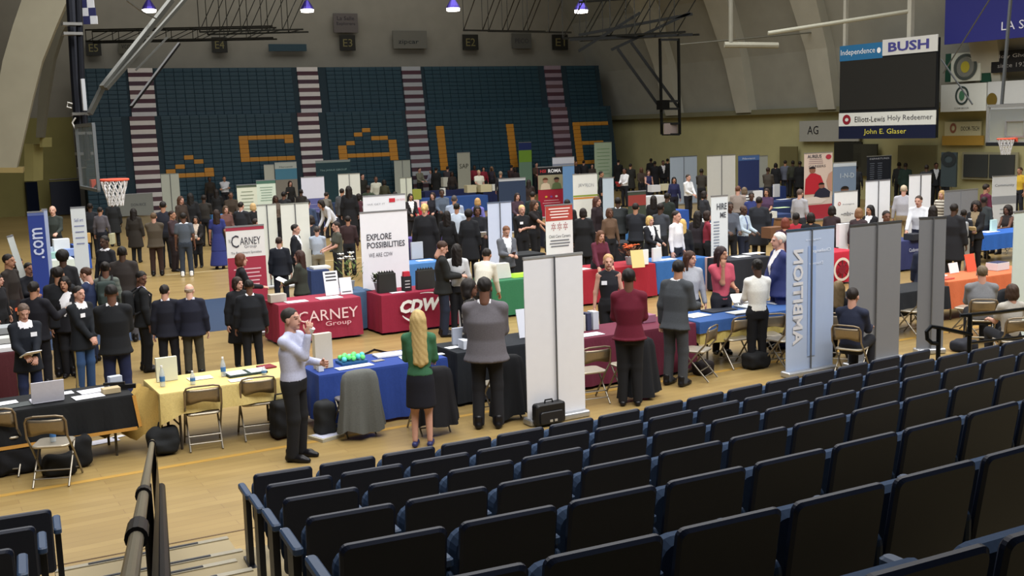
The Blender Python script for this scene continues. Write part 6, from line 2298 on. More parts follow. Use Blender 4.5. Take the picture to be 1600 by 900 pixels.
P_(1217, 364, 543, 'm', -70, 'J 2a3260 dcdce0', 'P 262d54', 'short c4c2bc', 'l', 'clasp', 'white haired man in bright navy suit at the blue cloth end', wide=1.12)
# --- left group
P_(52, 476, 650, 'm', 12, 'O 141922 e8e8ee', 'P 1d2747 a89a6a', 'short 5a4a40', 'l', 'write', 'uniformed officer with white collar writing on a paper', badge='l', nod=24)
P_(67, 441, 606, 'm', 150, 'J 15151d', 'P 17181f', 'short 171312', 't', 'gesture', 'man in dark jacket turned away behind the writing officer')
P_(114, 433, 588, 'f', -15, 'J 18181e d8d8dc', 'P 1a1b20', 'long 17110f', 't', 'relax', 'dark haired woman with white collar behind the young officer', badge='l')
P_(136, 448, 612, 'm', 40, 'O 14181e d8d8da', 'P 2f4a72 b0a070', 'fade 1d1714', 'l', 'clasp', 'young officer in dark tunic and light blue trousers', badge=True)
P_(189, 446, 640, 'm', 178, 'J 14161a e2e2e4', 'P 1c2444', 'fade 14100f', 'b', 'hold', 'man in black suit jacket and navy trousers holding papers, back turned', wide=1.06)
P_(111, 392, 548, 'f', 170, 'S 1c1d22', 'P 16181c', 'afro 120e0d', 'd', 'relax', 'woman with short black hair behind the young officer')
P_(147, 419, 566, 'm', -110, 'J 1f2a48 dcdcde', 'P 1a2238', 'short 3a2418', 'l', 'hold', 'man in navy suit bending his head beside the hooded jacket', nod=14)
P_(176, 410, 560, 'f', 178, 'S 5f6660 4d5450 stripe', 'P 1f2024', 'bun 1a1513', 'b', 'relax', 'woman in grey green jacket with dark hair in a knot')
P_(202, 386, 534, 'm', 175, 'C 2c2726', 'P 4a4a50', 'short 171311', 'd', 'relax', 'person in long dark brown coat and grey trousers on the floor')
P_(174, 369, 500, 'f', -40, 'S 202024 e4e4ea', 'P 17181c', 'short 15110f', 'd', 'relax', 'woman with white collar glancing sideways beside the long coat')
P_(231, 425, 580, 'm', 100, 'J 17191c c8c0d8', 'P 16171b', 'short 14100e', 'b', 'relax', 'young man in black jacket carrying a backpack', turn=-60, nod=12)
P_(268, 449, 592, 'm', 178, 'J 161824 c8c8d2', 'P 15171f', 'short 1d1614', 'l', 'relax', 'man in dark navy suit next to the bald man, seen from behind', turn=-20)
P_(306, 453, 590, 'm', 178, 'J 171a2a b8b8c4', 'P 3a382f', 'bald a89a8c', 'p', 'relax', 'bald man in dark navy blazer standing at the yellow table', wide=1.1, turn=-15)
P_(380, 452, 574, 'f', 15, 'C 15161a', 'P 16171b', 'bob 2a1c14', 'l', 'relax', 'woman in black coat half hidden behind the black suited man', turn=30)
P_(398, 443, 582, 'm', 185, 'J 14171d e2e2e6', 'P 14161c', 'fade 17110f', 'b', 'relax', 'man in black suit with white collar seen from behind at the crimson table', wide=1.14)
P_(384, 397, 536, 'f', 100, 'S 1a1a1f', 'P 17181d', 'bob 5a3424', 'l', 'one', 'woman in black with auburn bob in front of the red name banner')
P_(468, 392, 0, 'f', -110, 'J 33372f', 'P 25272a', 'long 35201a', 'l', 'hold', 'woman in olive jacket holding papers at the crimson table', Hm=1.56)
P_(8, 437, 560, 'f', 60, 'S 1b1b1f', 'P 17181c', 'long 15110f', 'l', 'relax', 'dark haired woman at the picture edge behind the orange folders')
P_(28, 404, 0, 'f', 40, 'S 3a3130', 'P 1c1d22', 'long 2a1c16', 't', 'sit', 'seated woman with long hair behind the black brochure table')
P_(44, 412, 0, 'm', 30, 'S 18191f', 'P 1c1d22', 'short 17120f', 't', 'sit', 'seated person in black next to the slim leaning panel')
P_(74, 329, 419, 'm', 30, 'J 2a2f30 d8d8d4', 'P 1c1e22', 'short b08a58', 'l', 'hold', 'fair haired man in dark lapel jacket behind the deep blue banner')
P_(91, 322, 424, 'm', -15, 'S 343b38', 'P 1b1d20', 'bald 9a8a7c', 'p', 'hold', 'bald man in dark green shirt at the white leaflet table')
P_(163, 324, 408, 'f', 160, 'S 57545a', 'P 1d1f28', 'short 231d1a', 't', 'relax', 'person in grey sweater carrying a pale bag below the basket')
P_(181, 312, 385, 'm', 175, 'C 1c1e20', 'P 17181b', 'short 15110f', 'd', 'relax', 'person in long black coat just behind the basket net')
# --- open floor
P_(247, 333, 431, 'm', 176, 'J 4a4237', 'P 33231f', 'short 5a4632', 'l', 'clasp', 'man in brown jacket seen from behind on the open floor', wide=1.1)
P_(262, 311, 420, 'm', 175, 'S 232530', 'P 1f2026', 'short 1c1614', 't', 'relax', 'man in navy shirt beyond the brown jacket')
P_(275, 330, 424, 'f', 60, 'S 3a2c30', 'P 22191c', 'short 2a1d16', 't', 'hold', 'person in dark red top holding folded papers on the open floor')
P_(293, 333, 432, 'm', 176, 'T 4d5560 c9ccd2', 'P 303844', 'short 1a1512', 'b', 'relax', 'man in slate shirt and white trainers seen from behind')
P_(311, 339, 418, 'f', -10, 'J 1d1a1a c8b8a8', 'P 191a1e', 'long 1a1210', 't', 'hold', 'woman in black with name badge talking to the slate shirt', badge=True)
P_(288, 307, 392, 'f', 40, 'S 3a2f28', 'P 1f1f22', 'long 4a3022', 'l', 'relax', 'woman with brown hair beside the standing grey banner back')
P_(303, 302, 388, 'f', 170, 'C 191a1d', 'P 17181b', 'long 17120f', 't', 'relax', 'woman in long black coat behind the slate shirt')
P_(327, 275, 0, 'm', 10, 'S 2b2620', 'P 1f1f22', 'short 1d1714', 'd', 'relax', 'dark figure under the small peaked letter')
P_(350, 273, 0, 'm', 0, 'S c4c6cc', 'P 22242a', 'short 2a2422', 't', 'fold', 'man in white shirt standing at the bleacher foot', wide=1.15)
P_(344, 328, 420, 'f', 170, 'D 2c3470', 'L 2c3470', 'long 2a1c16', 't', 'relax', 'woman in long royal blue dress with bare arms')
P_(352, 322, 0, 'f', 20, 'S 6a4a44', 'P 232328', 'bob 4a3828', 'l', 'hold', 'woman in dull pink sweater beyond the blue dress')
P_(395, 318, 0, 'f', -150, 'J 17181b', 'P 17181c', 'bob c0a070', 'l', 'relax', 'blonde woman in black behind the white banner backs')
P_(405, 342, 436, 'm', 120, 'S 26345a', 'P 1f2433', 'short 2a1e18', 'l', 'one', 'man in dark blue shirt behind the red name banner')
P_(425, 364, 446, 'f', 160, 'S 2a3f7a', 'P 1d2233', 'long 241a16', 't', 'relax', 'person in bright blue top behind the red name banner')
P_(442, 371, 480, 'm', 176, 'J 161a24 d0d0d6', 'P 161922', 'short 2f211a', 'l', 'relax', 'man in black suit facing away before the wide white banner back')
P_(467, 351, 462, 'm', 75, 'J 15181f e2e4ea', 'P 14161c', 'short 1c1513', 'l', 'relax', 'man in black suit and white shirt in profile at the wide white banner back')
P_(453, 283, 0, 'f', 20, 'S 20201f', 'P 1c1c1f', 'long 2a1c16', 'l', 'gesture', 'woman in black before the sky blue banded banner')
P_(470, 296, 0, 'f', 170, 'S 26221f', 'P 1c1c1f', 'short 1c1513', 'd', 'relax', 'person in dark top beside the violet banner')
P_(504, 299, 0, 'm', 150, 'S 66625a', 'P 1b1c20', 'short 231b17', 't', 'lean', 'man in taupe shirt bending over the far table', lean=22, Hm=1.7)
P_(521, 303, 0, 'f', -60, 'S c9ccd4', 'P 20222c', 'bob 1c1512', 't', 'lean', 'person in white shirt bending beside the taupe shirt', lean=38, Hm=1.86)
P_(534, 295, 0, 'm', 160, 'J 4a4c50', 'P 22242a', 'short 1c1512', 't', 'relax', 'man in grey suit beside the long black coat')
P_(549, 290, 380, 'f', 175, 'C 15161a', 'P 15161a', 'long 17110f', 'l', 'relax', 'woman in long black coat with dark hair before the white banner back')
P_(491, 337, 440, 'f', 165, 'S 2a2c33', 'P 1e2026', 'bob 2a211c', 'l', 'relax', 'person in charcoal top next to the pale blue shirt')
P_(500, 355, 448, 'm', 175, 'S a9b4c4', 'P 8a8474', 'short 3a3532', 'l', 'hold', 'person in pale blue shirt seen from behind among the navy table group')
P_(531, 347, 450, 'm', -75, 'T 4a4b42', 'P 24262c', 'short 241a16', 'l', 'hold', 'man in dark olive polo shirt with arms forward', badge=True, wide=1.1)
P_(548, 338, 430, 'm', 175, 'S 3a2a2c', 'P 23252c', 'short 1f1815', 't', 'relax', 'person in dark brown top by the slogan banner')
# --- around the middle tables
P_(695, 378, 525, 'm', 95, 'J 1a1c1c', 'P 1f2638', 'short 3a261c', 'l', 'phone', 'man in black jacket reading his phone at the deep red table', nod=22)
P_(713, 382, 0, 'f', 178, 'S b9bcc0', 'P 1d1f26', 'long 17110f', 't', 'relax', 'woman with black hair and white top behind the phone reader')
P_(668, 313, 440, 'f', 172, 'C 15161b', 'P 15161b', 'pony c0a468', 'l', 'relax', 'blonde woman in black coat facing the red table', wide=1.08)
P_(641, 303, 0, 'f', 20, 'J 1d1a1e e4e4e6', 'P 1d1d22', 'long 15100f', 't', 'hold', 'woman in black with long hair behind the red table')
P_(676, 301, 0, 'f', -20, 'S 24242c', 'P 1d1d22', 'long 2a1d16', 'l', 'hold', 'woman in dark blouse behind the red table beside the blonde')
P_(713, 306, 400, 'm', 175, 'S 98a4b8', 'P 23252d', 'short 4a4442', 't', 'relax', 'grey haired man in light blue shirt behind the lighter shirted man', wide=1.2)
P_(717, 318, 420, 'm', 170, 'S b4c0d0', 'P 20222a', 'short 17110f', 't', 'relax', 'man in pale shirt seen from behind beyond the phone reader')
P_(736, 328, 436, 'f', 165, 'C 17191e', 'P 17191e', 'afro 140f0e', 'd', 'relax', 'woman in black coat seen from behind before the icy banner')
P_(749, 322, 432, 'f', 10, 'S 181a20', 'P 181a20', 'bob 1f1713', 'b', 'hold', 'woman with glasses in black top holding papers by the icy banner', badge=True)
P_(746, 310, 0, 'f', 150, 'S 6a6ab0', 'P 23242d', 'bob b08a58', 'l', 'relax', 'person in lilac top beside the light blue shirt')
P_(750, 384, 0, 'f', 160, 'S c4c2b6', 'P 22242a', 'short 1a1411', 't', 'lean', 'person in cream jacket bending beside the icy banner', lean=30, Hm=1.7)
P_(794, 354, 470, 'm', 25, 'J 5d6068 d5d8de', 'P 22252e', 'short 6a4630', 'l', 'phone', 'man in mid grey jacket looking at his phone behind the green cloth', nod=24)
P_(818, 321, 424, 'f', 25, 'T 17181c', 'P 17181c', 'pony cdb078', 'l', 'fold', 'blonde woman in black shirt with white badge', badge=True)
P_(837, 313, 420, 'f', 60, 'T 1a1618', 'P 17181c', 'long 3a261c', 't', 'reach', 'woman in black reaching out beside the photo banner')
P_(913, 326, 430, 'f', 172, 'C 16171a', 'P 15161a', 'bob 1d1512', 'l', 'relax', 'person in black coat behind the red dotted banner', wide=1.15)
P_(886, 312, 0, 'm', 170, 'J 191a1c', 'P 17181a', 'short 17110f', 'd', 'relax', 'dark figure beside the foot of the photo banner')
P_(934, 308, 410, 'f', 60, 'J 241a1e', 'P 1b1b1f', 'long 4a2c22', 'l', 'relax', 'woman with auburn hair in profile below the striped white banner')
P_(967, 309, 412, 'm', 176, 'J 2c3032 c8cacc', 'P 23262c', 'short 181210', 'd', 'relax', 'man in charcoal suit seen from behind before the green banner', wide=1.18)
P_(939, 268, 0, 'm', 80, 'J 1d2026', 'P 1a1c22', 'short 1d1512', 't', 'relax', 'man in dark suit in profile before the small icy banner')
P_(976, 263, 0, 'm', -40, 'S d9dbde', 'P 191b22', 'short 1c1512', 'b', 'hold', 'man in white shirt holding a red paper in the far aisle')
P_(933, 359, 0, 'f', 30, 'S 5a2436', 'P 1f1d23', 'long 5a3a28', 'l', 'lean', 'woman in plum blouse leaning over the scarlet table', lean=12, Hm=1.58)
P_(1016, 338, 440, 'f', 50, 'J 191b22 e0e2e6', 'P 191b22', 'bob c4a264', 'l', 'hold', 'blonde woman in black jacket with lanyard at the bright blue table', badge=True)
P_(1057, 330, 452, 'm', 60, 'S d5d5da', 'P 22242c', 'short 231a17', 'l', 'relax', 'man in white shirt facing the blonde woman in black')
P_(1067, 343, 448, 'f', 176, 'C 181a1e', 'P 181a1e', 'long c0a060', 'l', 'relax', 'blonde woman in black seen from behind beside the white shirt')
P_(1021, 306, 0, 'f', 175, 'S 1a1b1f', 'P 1a1b1f', 'long 17110f', 't', 'relax', 'dark haired person in black below the white runner table')
P_(1043, 302, 396, 'f', 160, 'C 1c2420', 'P 1a1b1f', 'short 140f0d', 'd', 'relax', 'person in very dark green coat beside the seated white shirt')
P_(1013, 266, 0, 'f', 20, 'V 26284a', 'P 1c1d28', 'long 3a2a22', 'l', 'one', 'woman in sleeveless navy dress behind the white runner table')
P_(1075, 273, 0, 'm', 50, 'S dcdfe2', 'P 22242c', 'short 3a302a', 'l', 'write', 'man in white shirt reading at the light blue banner back', wide=1.1)
P_(1053, 277, 0, 'f', 10, 'S 22264a', 'P 1c1d26', 'long 120e0d', 't', 'relax', 'woman with black hair beside the white shirted reader')
P_(1100, 299, 0, 'f', 120, 'J 2b2d33', 'P 22242a', 'bob 1d1613', 'l', 'hold', 'person in dark jacket beside the tall grey white banner back')
P_(1153, 291, 0, 'm', 170, 'S 8a7f78', 'P 2a2c33', 'short 5a3a2a', 'l', 'relax', 'man with reddish hair behind the striped top')
P_(1163, 293, 0, 'f', 170, 'T c9c9c6 35353a stripe', 'P 24262c', 'bob 6a5a48', 'l', 'relax', 'woman in black and white striped top in mid hall')
P_(1161, 321, 424, 'm', 55, 'S a9b9c8 3a4a80 tie', 'P 1f2638', 'bald 1a1513', 'd', 'hold', 'man in light blue shirt and navy tie with shaved head', wide=1.05)
P_(1174, 301, 0, 'f', 10, 'S 2a3468', 'P 20222c', 'short 1c1512', 'd', 'relax', 'person in navy top next to the striped top')
P_(1198, 295, 0, 'f', -15, 'T 4a3550', 'P 20222c', 'long 2a1c16', 't', 'hold', 'woman in purple top behind the white notice')
P_(1250, 296, 0, 'm', 150, 'S 9a9aa0', 'P 2a2c33', 'short 5a4a44', 'l', 'relax', 'person in pale grey sweater beside the tall photo banner')
P_(1244, 333, 0, 'f', 176, 'S 9a2432', 'P 20222c', 'short 140f0e', 'd', 'relax', 'person in red sweater with black hair, back turned')
P_(1227, 341, 0, 'f', 170, 'S 3a2030', 'P 20222c', 'bob 6a3428', 'l', 'relax', 'red haired person in dark top beside the red sweater')
P_(1267, 333, 0, 'f', 176, 'C 15161a', 'P 15161a', 'bob 17110f', 't', 'relax', 'person in black jacket with black bob beside the red sweater', wide=1.1)
P_(1227, 250, 0, 'm', 170, 'J 5a5e6c', 'P 2a2c36', 'short 241c18', 't', 'relax', 'man in slate jacket by the end wall')
P_(1239, 241, 0, 'm', 175, 'S 35382f', 'P 1d1e20', 'short 1a1412', 'd', 'relax', 'person in olive dark top by the end wall')
P_(1250, 252, 0, 'm', 165, 'C 17181a', 'P 17181a', 'short 17110f', 'd', 'relax', 'person in black beside the tall photo banner')
P_(1360, 321, 0, 'f', -40, 'J 15161b e2e4ea', 'P 15161b', 'long 100c0d', 't', 'hold', 'woman with long black hair before the bright white banner back')
P_(1342, 326, 0, 'f', 160, 'S 3a3034', 'P 20222c', 'bob 7a5a40', 'l', 'relax', 'brown haired person beside the placard with ring logo')
P_(1410, 290, 392, 'm', 172, 'S a2a2aa', 'P 8a7a60', 'short b8a890', 'l', 'relax', 'man in pale grey shirt and beige trousers, back turned', wide=1.1)
P_(1436, 305, 418, 'm', -20, 'S d2d6de', 'P 24283a', 'short 33261f', 'l', 'lean', 'man in white shirt leaning on the navy table', lean=10, wide=1.15)
P_(1472, 298, 0, 'f', -30, 'T d0ccc0 6a6258 stripe', 'P 2a2c33', 'long a88a58', 'l', 'relax', 'fair haired woman in striped cream blouse at the partition')
P_(1491, 319, 0, 'm', 150, 'C 1b1c21', 'P 1b1c21', 'short 17110f', 'd', 'relax', 'person in black hood before the grey partition', wide=1.1)
P_(1522, 315, 422, 'f', -20, 'J 17181c 8a7a60', 'P 15161a', 'curly 17100f', 'b', 'hold', 'woman with curly black hair in black with badge near the edge table', badge=True)
P_(1503, 330, 424, 'm', 175, 'S 26282f', 'P 8a8a86', 'short 17110f', 'd', 'relax', 'person with grey rucksack and pale trousers, back turned')
P_(1538, 308, 0, 'm', 150, 'S 33383a', 'P 1e2025', 'short 1c1512', 'd', 'relax', 'dark clothed man behind the curly haired woman', Hm=1.62)
P_(1541, 288, 0, 'm', 120, 'S 5a2438', 'P 20222c', 'short 231a16', 't', 'relax', 'man in dark maroon shirt beside the leaning placard')
P_(1575, 322, 0, 'f', -40, 'V 2a2526', 'P 20222c', 'curly 1c1411', 'b', 'sit', 'woman with bare shoulders seated at the edge blue table', Hm=1.7)
P_(1594, 262, 0, 'm', -40, 'T c9a83a', 'P 22242c', 'short 3a2a20', 't', 'relax', 'man in yellow shirt at the picture edge')
P_(1463, 250, 0, 'm', 10, 'J 191b20 c8ccd2', 'P 17181c', 'short 1c1512', 'b', 'relax', 'man in dark suit beside the round topped standee')
P_(1405, 250, 0, 'm', 170, 'S 2b2d2e', 'P 1c1d20', 'short 17120f', 'd', 'relax', 'person in charcoal top below the double door')
P_(1415, 255, 0, 'm', 175, 'C 20322c', 'P 1c1d20', 'short 1a1412', 'd', 'relax', 'person in bottle green coat below the double door')
P_(1443, 384, 500, 'm', 175, 'J 1c2236', 'P 191d2e', 'short 1d1512', 't', 'relax', 'man in dark navy suit hidden between the two plain grey banners')
# seated at the near row
P_(1310, 441, 0, 'f', 172, 'S 1c1d22', 'P 17181c', 'long 7a6648', 'l', 'sit', 'seated person with long brown hair behind the lettered banner')
P_(1332, 452, 0, 'm', 160, 'S 22283c', 'P 191b22', 'short 1c1512', 'l', 'sit', 'seated person in navy beside the long brown hair')
P_(1535, 417, 0, 'm', -170, 'W 74767a', 'P 22242a', 'short 5f5240', 'l', 'sit', 'seated grey sweatered man at the orange table, back turned', wide=1.15)
P_(1582, 446, 0, 'f', -150, 'T a8a49c', 'P 22242a', 'bob 3a2a20', 'l', 'sit', 'seated person with bare forearm at the orange table edge')
# --- far crowd along the bleacher foot
far = [(587, 276, 'm', 10, 'S b8b8a8', 'man in cream shirt below the large peaked letter', 'short 2a2018'), (600, 281, 'f', 160, 'S 3a3a2a', 'person in moss green top below the large peaked letter', 'bob 1c1512'),
       (566, 272, 'm', 30, 'S 24241f', 'dark figure beside the white banner back, far off', 'short 17110f'), (655, 262, 'm', 40, 'S 6f6f60', 'person in khaki top at the foot of the third stair', 'short 2a2018'),
       (673, 256, 'f', -40, 'S 8d90a0', 'person in lavender grey shirt below the third stair', 'bob 17110f'), (681, 262, 'm', 170, 'C 1c1d1e', 'person in black below the tall upright letter', 'short 17110f'),
       (699, 258, 'm', 175, 'C 3a3539', 'person in dark taupe coat below the tall upright letter', 'short 1c1512'), (706, 268, 'f', 10, 'S 2b2420', 'person in umber top beside the taupe coat', 'long 17110f'),
       (722, 259, 'm', 175, 'C 17181a', 'person in black before the far initials banner', 'short 120e0d'), (741, 252, 'm', 5, 'S 7a2430', 'person in dark red shirt nearer the far initials banner', 'short 1c1512'),
       (755, 253, 'f', 10, 'S 862836', 'person in brighter red shirt further from the initials banner', 'bob 1c1512'), (748, 266, 'm', 15, 'T cfcfc0', 'man in cream shirt before the two red shirts', 'short b09a70'),
       (768, 259, 'f', -20, 'V 33303a', 'woman with bare arms between red shirts and hill banner', 'long 8a6a50'), (782, 268, 'm', 170, 'S 26262a', 'dark figure behind the hill banner, nearer the red shirts', 'short 8a7a6a'),
       (799, 258, 'm', 160, 'S 3a2a2a', 'person in dark brown below the second upright letter', 'short 17110f'), (805, 262, 'f', 170, 'S 2a2020', 'person in black beside the green banded far banner', 'bob 1c1512'),
       (838, 252, 'm', 20, 'S 4a3a30', 'person in rust brown beside the green banded far banner', 'short 17110f'), (826, 281, 'f', 165, 'C 2c2220', 'person in dark brown coat behind the photo banner', 'long 1c1512'), (832, 300, 'm', 170, 'S 1c2a2c', 'person in dark teal behind the photo banner', 'short 17110f'),
       (900, 246, 'm', 10, 'S 23242c', 'person in navy behind the far grey banner', 'short 17110f'), (912, 250, 'm', 160, 'C 2a2a2e', 'person in dark coat beyond the striped white banner', 'short 1c1512'), (925, 256, 'f', 10, 'S 39302c', 'person in brown top beyond the striped white banner', 'long 17110f'),
       (966, 250, 'm', 170, 'C 191a1c', 'person in black near the bleacher end', 'short 17110f'), (985, 256, 'm', 165, 'C 232321', 'person in sooty coat behind the white shirted man', 'short 1c1512'), (1002, 262, 'f', 10, 'S 3a2f28', 'person in tan brown beside the sleeveless navy dress', 'long 5a4030'),
       (1017, 245, 'm', 170, 'C 1b1b1c', 'dark figure under the end wall notice, nearer the bleachers', 'short 120e0d'), (1023, 252, 'm', 175, 'C 15161a', 'dark figure below the end wall notice', 'short 120e0d'), (1036, 251, 'm', 15, 'J 191a1e c8c8cc', 'man in black suit and white collar at the light blue banner back', 'short 17110f'),
       (1043, 246, 'm', 170, 'C 202123', 'dark figure behind the black suit and white collar', 'short 120e0d'), (1068, 237, 'm', 180, 'S 1c1d22', 'head of a dark figure above the light blue banner back, nearer the bleachers', 'short 120e0d'), (1078, 240, 'm', 180, 'S 1c1d22', 'head of a dark figure above the light blue banner back, nearer the tall one', 'short 120e0d'),
       (1096, 264, 'm', 170, 'S 33302c', 'person in dark beside the orange edged banner', 'short 17110f'), (1200, 262, 'm', 160, 'S 3f3a34', 'person in brown beside the small pale grey banner back', 'short 2a1c16'), (1212, 255, 'f', 170, 'C 1d1e22', 'person in dark coat near the tan wall door', 'bob 17110f'),
       (1338, 258, 'm', 170, 'S 25262a', 'dark figure behind the slate numeral banner', 'short 17110f'), (1478, 256, 'f', 160, 'S 2a2b30', 'dark figure near the wide wall window', 'long 17110f'), (1448, 258, 'm', 170, 'C 24262a', 'dark figure under the scoreboard edge', 'short 17110f'),
       (1105, 330, 'f', 100, 'S 8a3040', 'person in dark red leaning behind the price-list banner', 'bob 2a1c16'), (617, 300, 'f', 170, 'S 2a2a30', 'dark top beside the small white banner back', 'bob 1c1512'), (360, 300, 'm', 10, 'S 3a3026', 'person in brown beyond the pale green printed sign', 'short 17110f'),
       (338, 296, 'f', 160, 'C 1b1c1e', 'person in black beyond the sky blue bag', 'long 17110f'), (318, 305, 'm', 170, 'S 2d2a26', 'person in dark olive beyond the woman with badge', 'short 1c1512'), (575, 290, 'm', 160, 'S 2f3a2c', 'person in dark green by the far white banner back', 'short 1c1512')]
far += [(376, 316, 'm', 150, 'J 24262c c8c8cc', 'man in graphite suit beyond the pale green printed sign', 'short 1c1512'), (430, 306, 'f', 20, 'S 5a5048', 'woman in mushroom brown sweater beyond the mint sign', 'long 2a1c16'),
        (480, 312, 'm', 170, 'S 33415c', 'man in denim blue shirt near the violet banner', 'short 17110f'), (443, 300, 'm', 160, 'C 1d1e22', 'person in black coat beneath the sky blue banded banner', 'short 120e0d'),
        (577, 306, 'm', 20, 'S 8a8f98', 'man in silver grey shirt behind the slogan banners', 'short 2a2018'), (560, 303, 'f', 160, 'S 4a2a32', 'woman in wine top next to the long black coat', 'bob 1c1512'),
        (698, 330, 'f', 170, 'S 1c1d21', 'woman in black top between blonde and pale shirt', 'long 17110f'), (690, 296, 'm', 10, 'S 4f5a6a', 'man in slate blue shirt behind the long blue table', 'short 1c1512'),
        (770, 322, 'm', 170, 'C 1b1c20', 'person in black coat beside the icy banner', 'short 17110f'), (808, 302, 'f', 20, 'S 3f2f3a', 'woman in mauve brown top by the hill banner', 'long 2a1c16'),
        (868, 334, 'm', 165, 'S 2a2d33', 'man in charcoal shirt behind the red dotted banner', 'short 17110f'), (952, 326, 'f', 30, 'S 5f4a3a', 'woman in camel top beside the charcoal suit', 'bob 4a3020'),
        (993, 318, 'm', 170, 'J 20232a', 'man in dark jacket below the bottle green banner', 'short 17110f'), (1032, 318, 'm', 150, 'S 3b3f47', 'man in iron grey top near the white runner table', 'short 1c1512'),
        (1090, 330, 'f', 160, 'S 2f2a30', 'woman in aubergine top beyond the white shirt', 'long 17110f'), (1140, 316, 'm', 20, 'S 4f5560', 'man in steel grey shirt beside the price-list banner', 'short 1c1512'),
        (1186, 308, 'm', 170, 'C 22252c', 'person in dark coat near the row of cartons', 'short 17110f'), (1300, 322, 'f', 160, 'S 33262a', 'woman in dark plum top beside the ring logo placard', 'bob 1c1512'),
        (1385, 330, 'm', 20, 'S 3a4150', 'man in blue grey shirt between the bright banner backs', 'short 1c1512'), (1458, 322, 'f', 160, 'S 2a2d35', 'woman in dark top at the partition panel', 'long 17110f'),
        (140, 318, 'm', 170, 'S 23252a', 'man in black shirt past the white sign board', 'short 17110f'), (208, 326, 'f', 160, 'C 2a2622', 'person in umber coat near the sponsor board', 'long 17110f'), (12, 398, 'm', 60, 'S 2b2522', 'person in dark brown at the picture edge behind the seated woman', 'short 17110f'),
        (90, 418, 'm', 165, 'J 191b20', 'man in black jacket behind the dark haired woman', 'short 17110f')]
for x, y, sx, yw, tp, lb, hr_ in far:
    P_(x, y, 0, sx, yw, tp, 'P 1c1d21', hr_, random.choice('ltbd'), random.choice(('relax', 'hold', 'one')), lb)


# things they carry
def held(key, loc, s, col, label, name, cat, rot=(0, 0, 0), kind='paper', shape='slab'):
    root, g, sc = [v for k_, v in PEOPLE.items() if k_.startswith(key)][0]
    a = root.rotation_euler[2]
    x, y = loc[0] * sc, loc[1] * sc
    mb = MB()
    if shape == 'cup':
        mb.lathe([(s[0] * .38, -s[2] / 2), (s[0] * .5, s[2] / 2), (s[0] * .44, s[2] / 2 - .004)], 14)
    else:
        mb.rbox((0, 0, 0), s, r=min(s[0], s[2]) * .12, n=2, axis=1)
    o = mb.build(name, mat(col, kind), None)
    o.location = (g[0] + x * math.cos(a) - y * math.sin(a), g[1] + x * math.sin(a) + y * math.cos(a), loc[2] * sc)
    o.rotation_euler = (rot[0], rot[1], a + rot[2])
    return tag(o, label, cat)


def pack(key, col, label, w=.32, h=.44):
    root, g, sc = [v for k_, v in PEOPLE.items() if k_.startswith(key)][0]
    r = empty('backpack', (g[0], g[1], 0), root.rotation_euler[2], label, 'backpack')
    V, Q = sdf([rb((0, -.24, 1.22), (w, .17, h), .06), rb((0, -.33, 1.12), (w * .7, .08, h * .45), .035)], .02, .03)
    link(bpy.data.objects.new('bag_body', np_mesh('bag_body', V * sc, Q, [mat(col)])), r)
    for sx in (-1, 1):
        MB().tube([Vector((sx * .10, -.17, 1.40)) * sc, Vector((sx * .105, -.02, 1.505)) * sc, Vector((sx * .12, .135, 1.36)) * sc, Vector((sx * .15, .10, 1.14)) * sc, Vector((sx * .14, -.16, 1.04)) * sc], .018, 8).build('shoulder_strap', mat('17181b'), r)
    return r


held('man in pale blue shirt', (.02, .25, 1.50), (.085, .085, .11), 'dfe2ea', 'white cup at the mouth of the man in pale blue shirt', 'paper_cup', 'cup', (-.5, 0, 0), shape='cup')
held('uniformed officer', (.03, .36, 1.04), (.22, .012, .28), 'e2e4ea', 'white paper in the hands of the writing officer', 'paper_sheet', 'paper', (-1.2, 0, .2))
held('man in black suit jacket and navy', (.06, .36, 1.10), (.30, .03, .34), 'c4ccdc', 'blue and white papers held by the man in navy trousers', 'folder', 'folder', (-1.0, 0, -.5))
held('woman in olive jacket', (.0, .40, 1.10), (.36, .015, .28), 'e4e6ec', 'white papers held by the woman in the olive jacket', 'paper_sheet', 'paper', (-1.1, 0, .2))
held('man in black jacket reading', (.0, .36, 1.14), (.075, .012, .15), '101114', 'black phone held by the man at the deep red table', 'phone', 'phone', (-.9, 0, 0), 'plastic')
held('man in mid grey jacket', (.0, .36, 1.14), (.085, .012, .16), '3a2026', 'dark phone held by the man in mid grey jacket', 'phone', 'phone', (-.9, 0, 0), 'plastic')
held('woman in white jacket', (-.14, .38, 1.08), (.30, .03, .22), 'dfe2e6', 'white bag of papers held by the woman in white jacket', 'folder', 'folder', (-1.0, 0, 0))
held('man in white shirt holding', (.10, .38, 1.05), (.2, .015, .28), 'c0404a', 'red paper held in the far aisle', 'paper_sheet', 'paper', (-.6, 0, 0))
held('woman with glasses', (0, .38, 1.08), (.28, .02, .24), 'd8dae0', 'white papers held by the woman with glasses', 'paper_sheet', 'paper', (-.9, 0, 0))
held('person in dark red top', (0, .38, 1.08), (.24, .02, .28), 'd0c4a8', 'tan folded papers held on the open floor', 'paper_sheet', 'paper', (-.6, 0, 0))
held('woman in black with name badge', (0, .38, 1.08), (.16, .02, .12), 'd8dade', 'small white pad held by the woman with badge', 'notepad', 'notepad', (-.6, 0, 0))
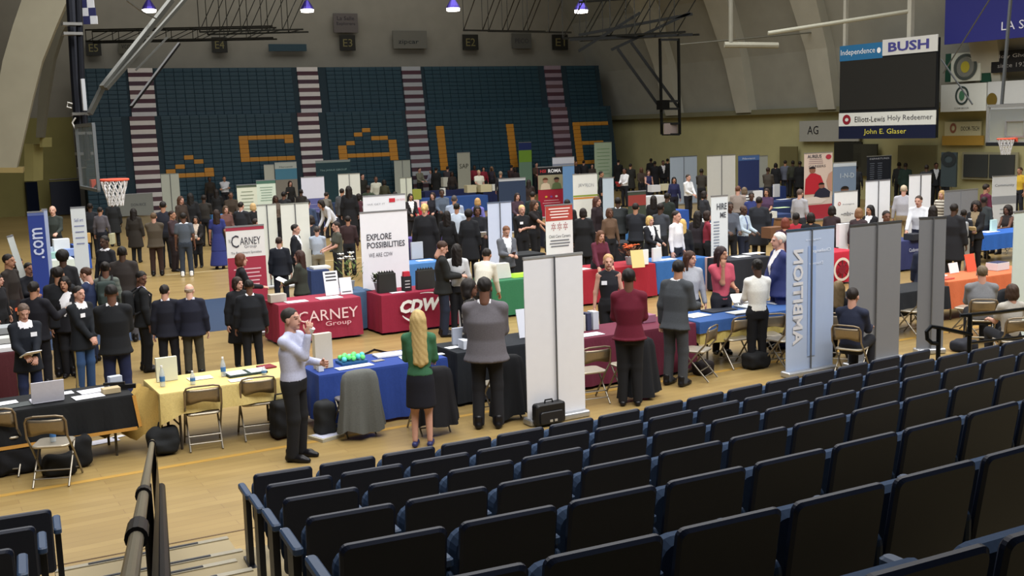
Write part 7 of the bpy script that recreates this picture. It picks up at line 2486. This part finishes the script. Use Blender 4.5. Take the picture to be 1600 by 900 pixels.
held('person in grey sweater carrying', (.3, .05, .72), (.10, .28, .34), 'b8b89a', 'pale green shopping bag below the basket', 'paper_bag', 'bag')
held('woman in black top holding', (0, .38, 1.08), (.2, .02, .2), 'd8dade', 'x', 'paper_sheet', 'paper') if any(k_.startswith('woman in black top holding') for k_ in PEOPLE) else None
held('woman with curly black hair', (0, .36, 1.06), (.3, .03, .2), 'c9b48a', 'tan clutch folder held by the curly haired woman', 'folder', 'folder', (-.5, 0, 0))
pack('young man in black jacket', '1a1c1f', 'black backpack on the young man in the black jacket')
pack('person with grey rucksack', '8f9296', 'grey backpack on the person near the edge blue table')
pack('woman in grey green jacket', '2f3a38', 'dark green backpack on the woman in grey green jacket')

for k, (x_, y_, rz_, lb_) in enumerate(SEATED):
    dup(CH_, (x_, y_, 0), rz_, 'folding chair under the ' + lb_.split(' in ')[0].replace(' seated', '') if 'seated' not in lb_.split()[0] else 'folding chair under the ' + ' '.join(lb_.split()[:9]), 'chairs under seated people')
# ------------------------------------------------------------------ light
def area(name, loc, sx, sy, power, rot=(0, 0, 0), spread=180, col=(1, 1, 1)):
    d = bpy.data.lights.new(name, 'AREA')
    d.shape = 'RECTANGLE'; d.size = sx; d.size_y = sy
    d.energy = power; d.spread = math.radians(spread); d.color = col
    o = bpy.data.objects.new(name, d)
    COL.objects.link(o)
    o.location = [float(v) for v in loc]
    o.rotation_euler = rot
    return o


area('court_lights', un(15, 26, 15), 36, 32, 10500, (0, 0, TH), 150, (1, .98, .95))
area('stand_side_fill', un(12, 4, 13.5), 30, 6, 2600, (math.radians(38), 0, TH), 120, (1, .98, .96))  # unseen fill light added over the stand, tilted to the court
area('far_end_fill', bl((uL + uR) / 2, BN0 - 1, 16.2), 36, 6, 1050, (math.radians(18), 0, BT), 160, (1, .98, .95))  # unseen wash added to brighten the far bleachers and back wall
w = bpy.data.worlds.new('hall_ambient')  # flat ambient added to lift the blacks
SC.world = w
w.use_nodes = True
w.node_tree.nodes['Background'].inputs['Color'].default_value = (.55, .62, .7, 1)
w.node_tree.nodes['Background'].inputs['Strength'].default_value = .06
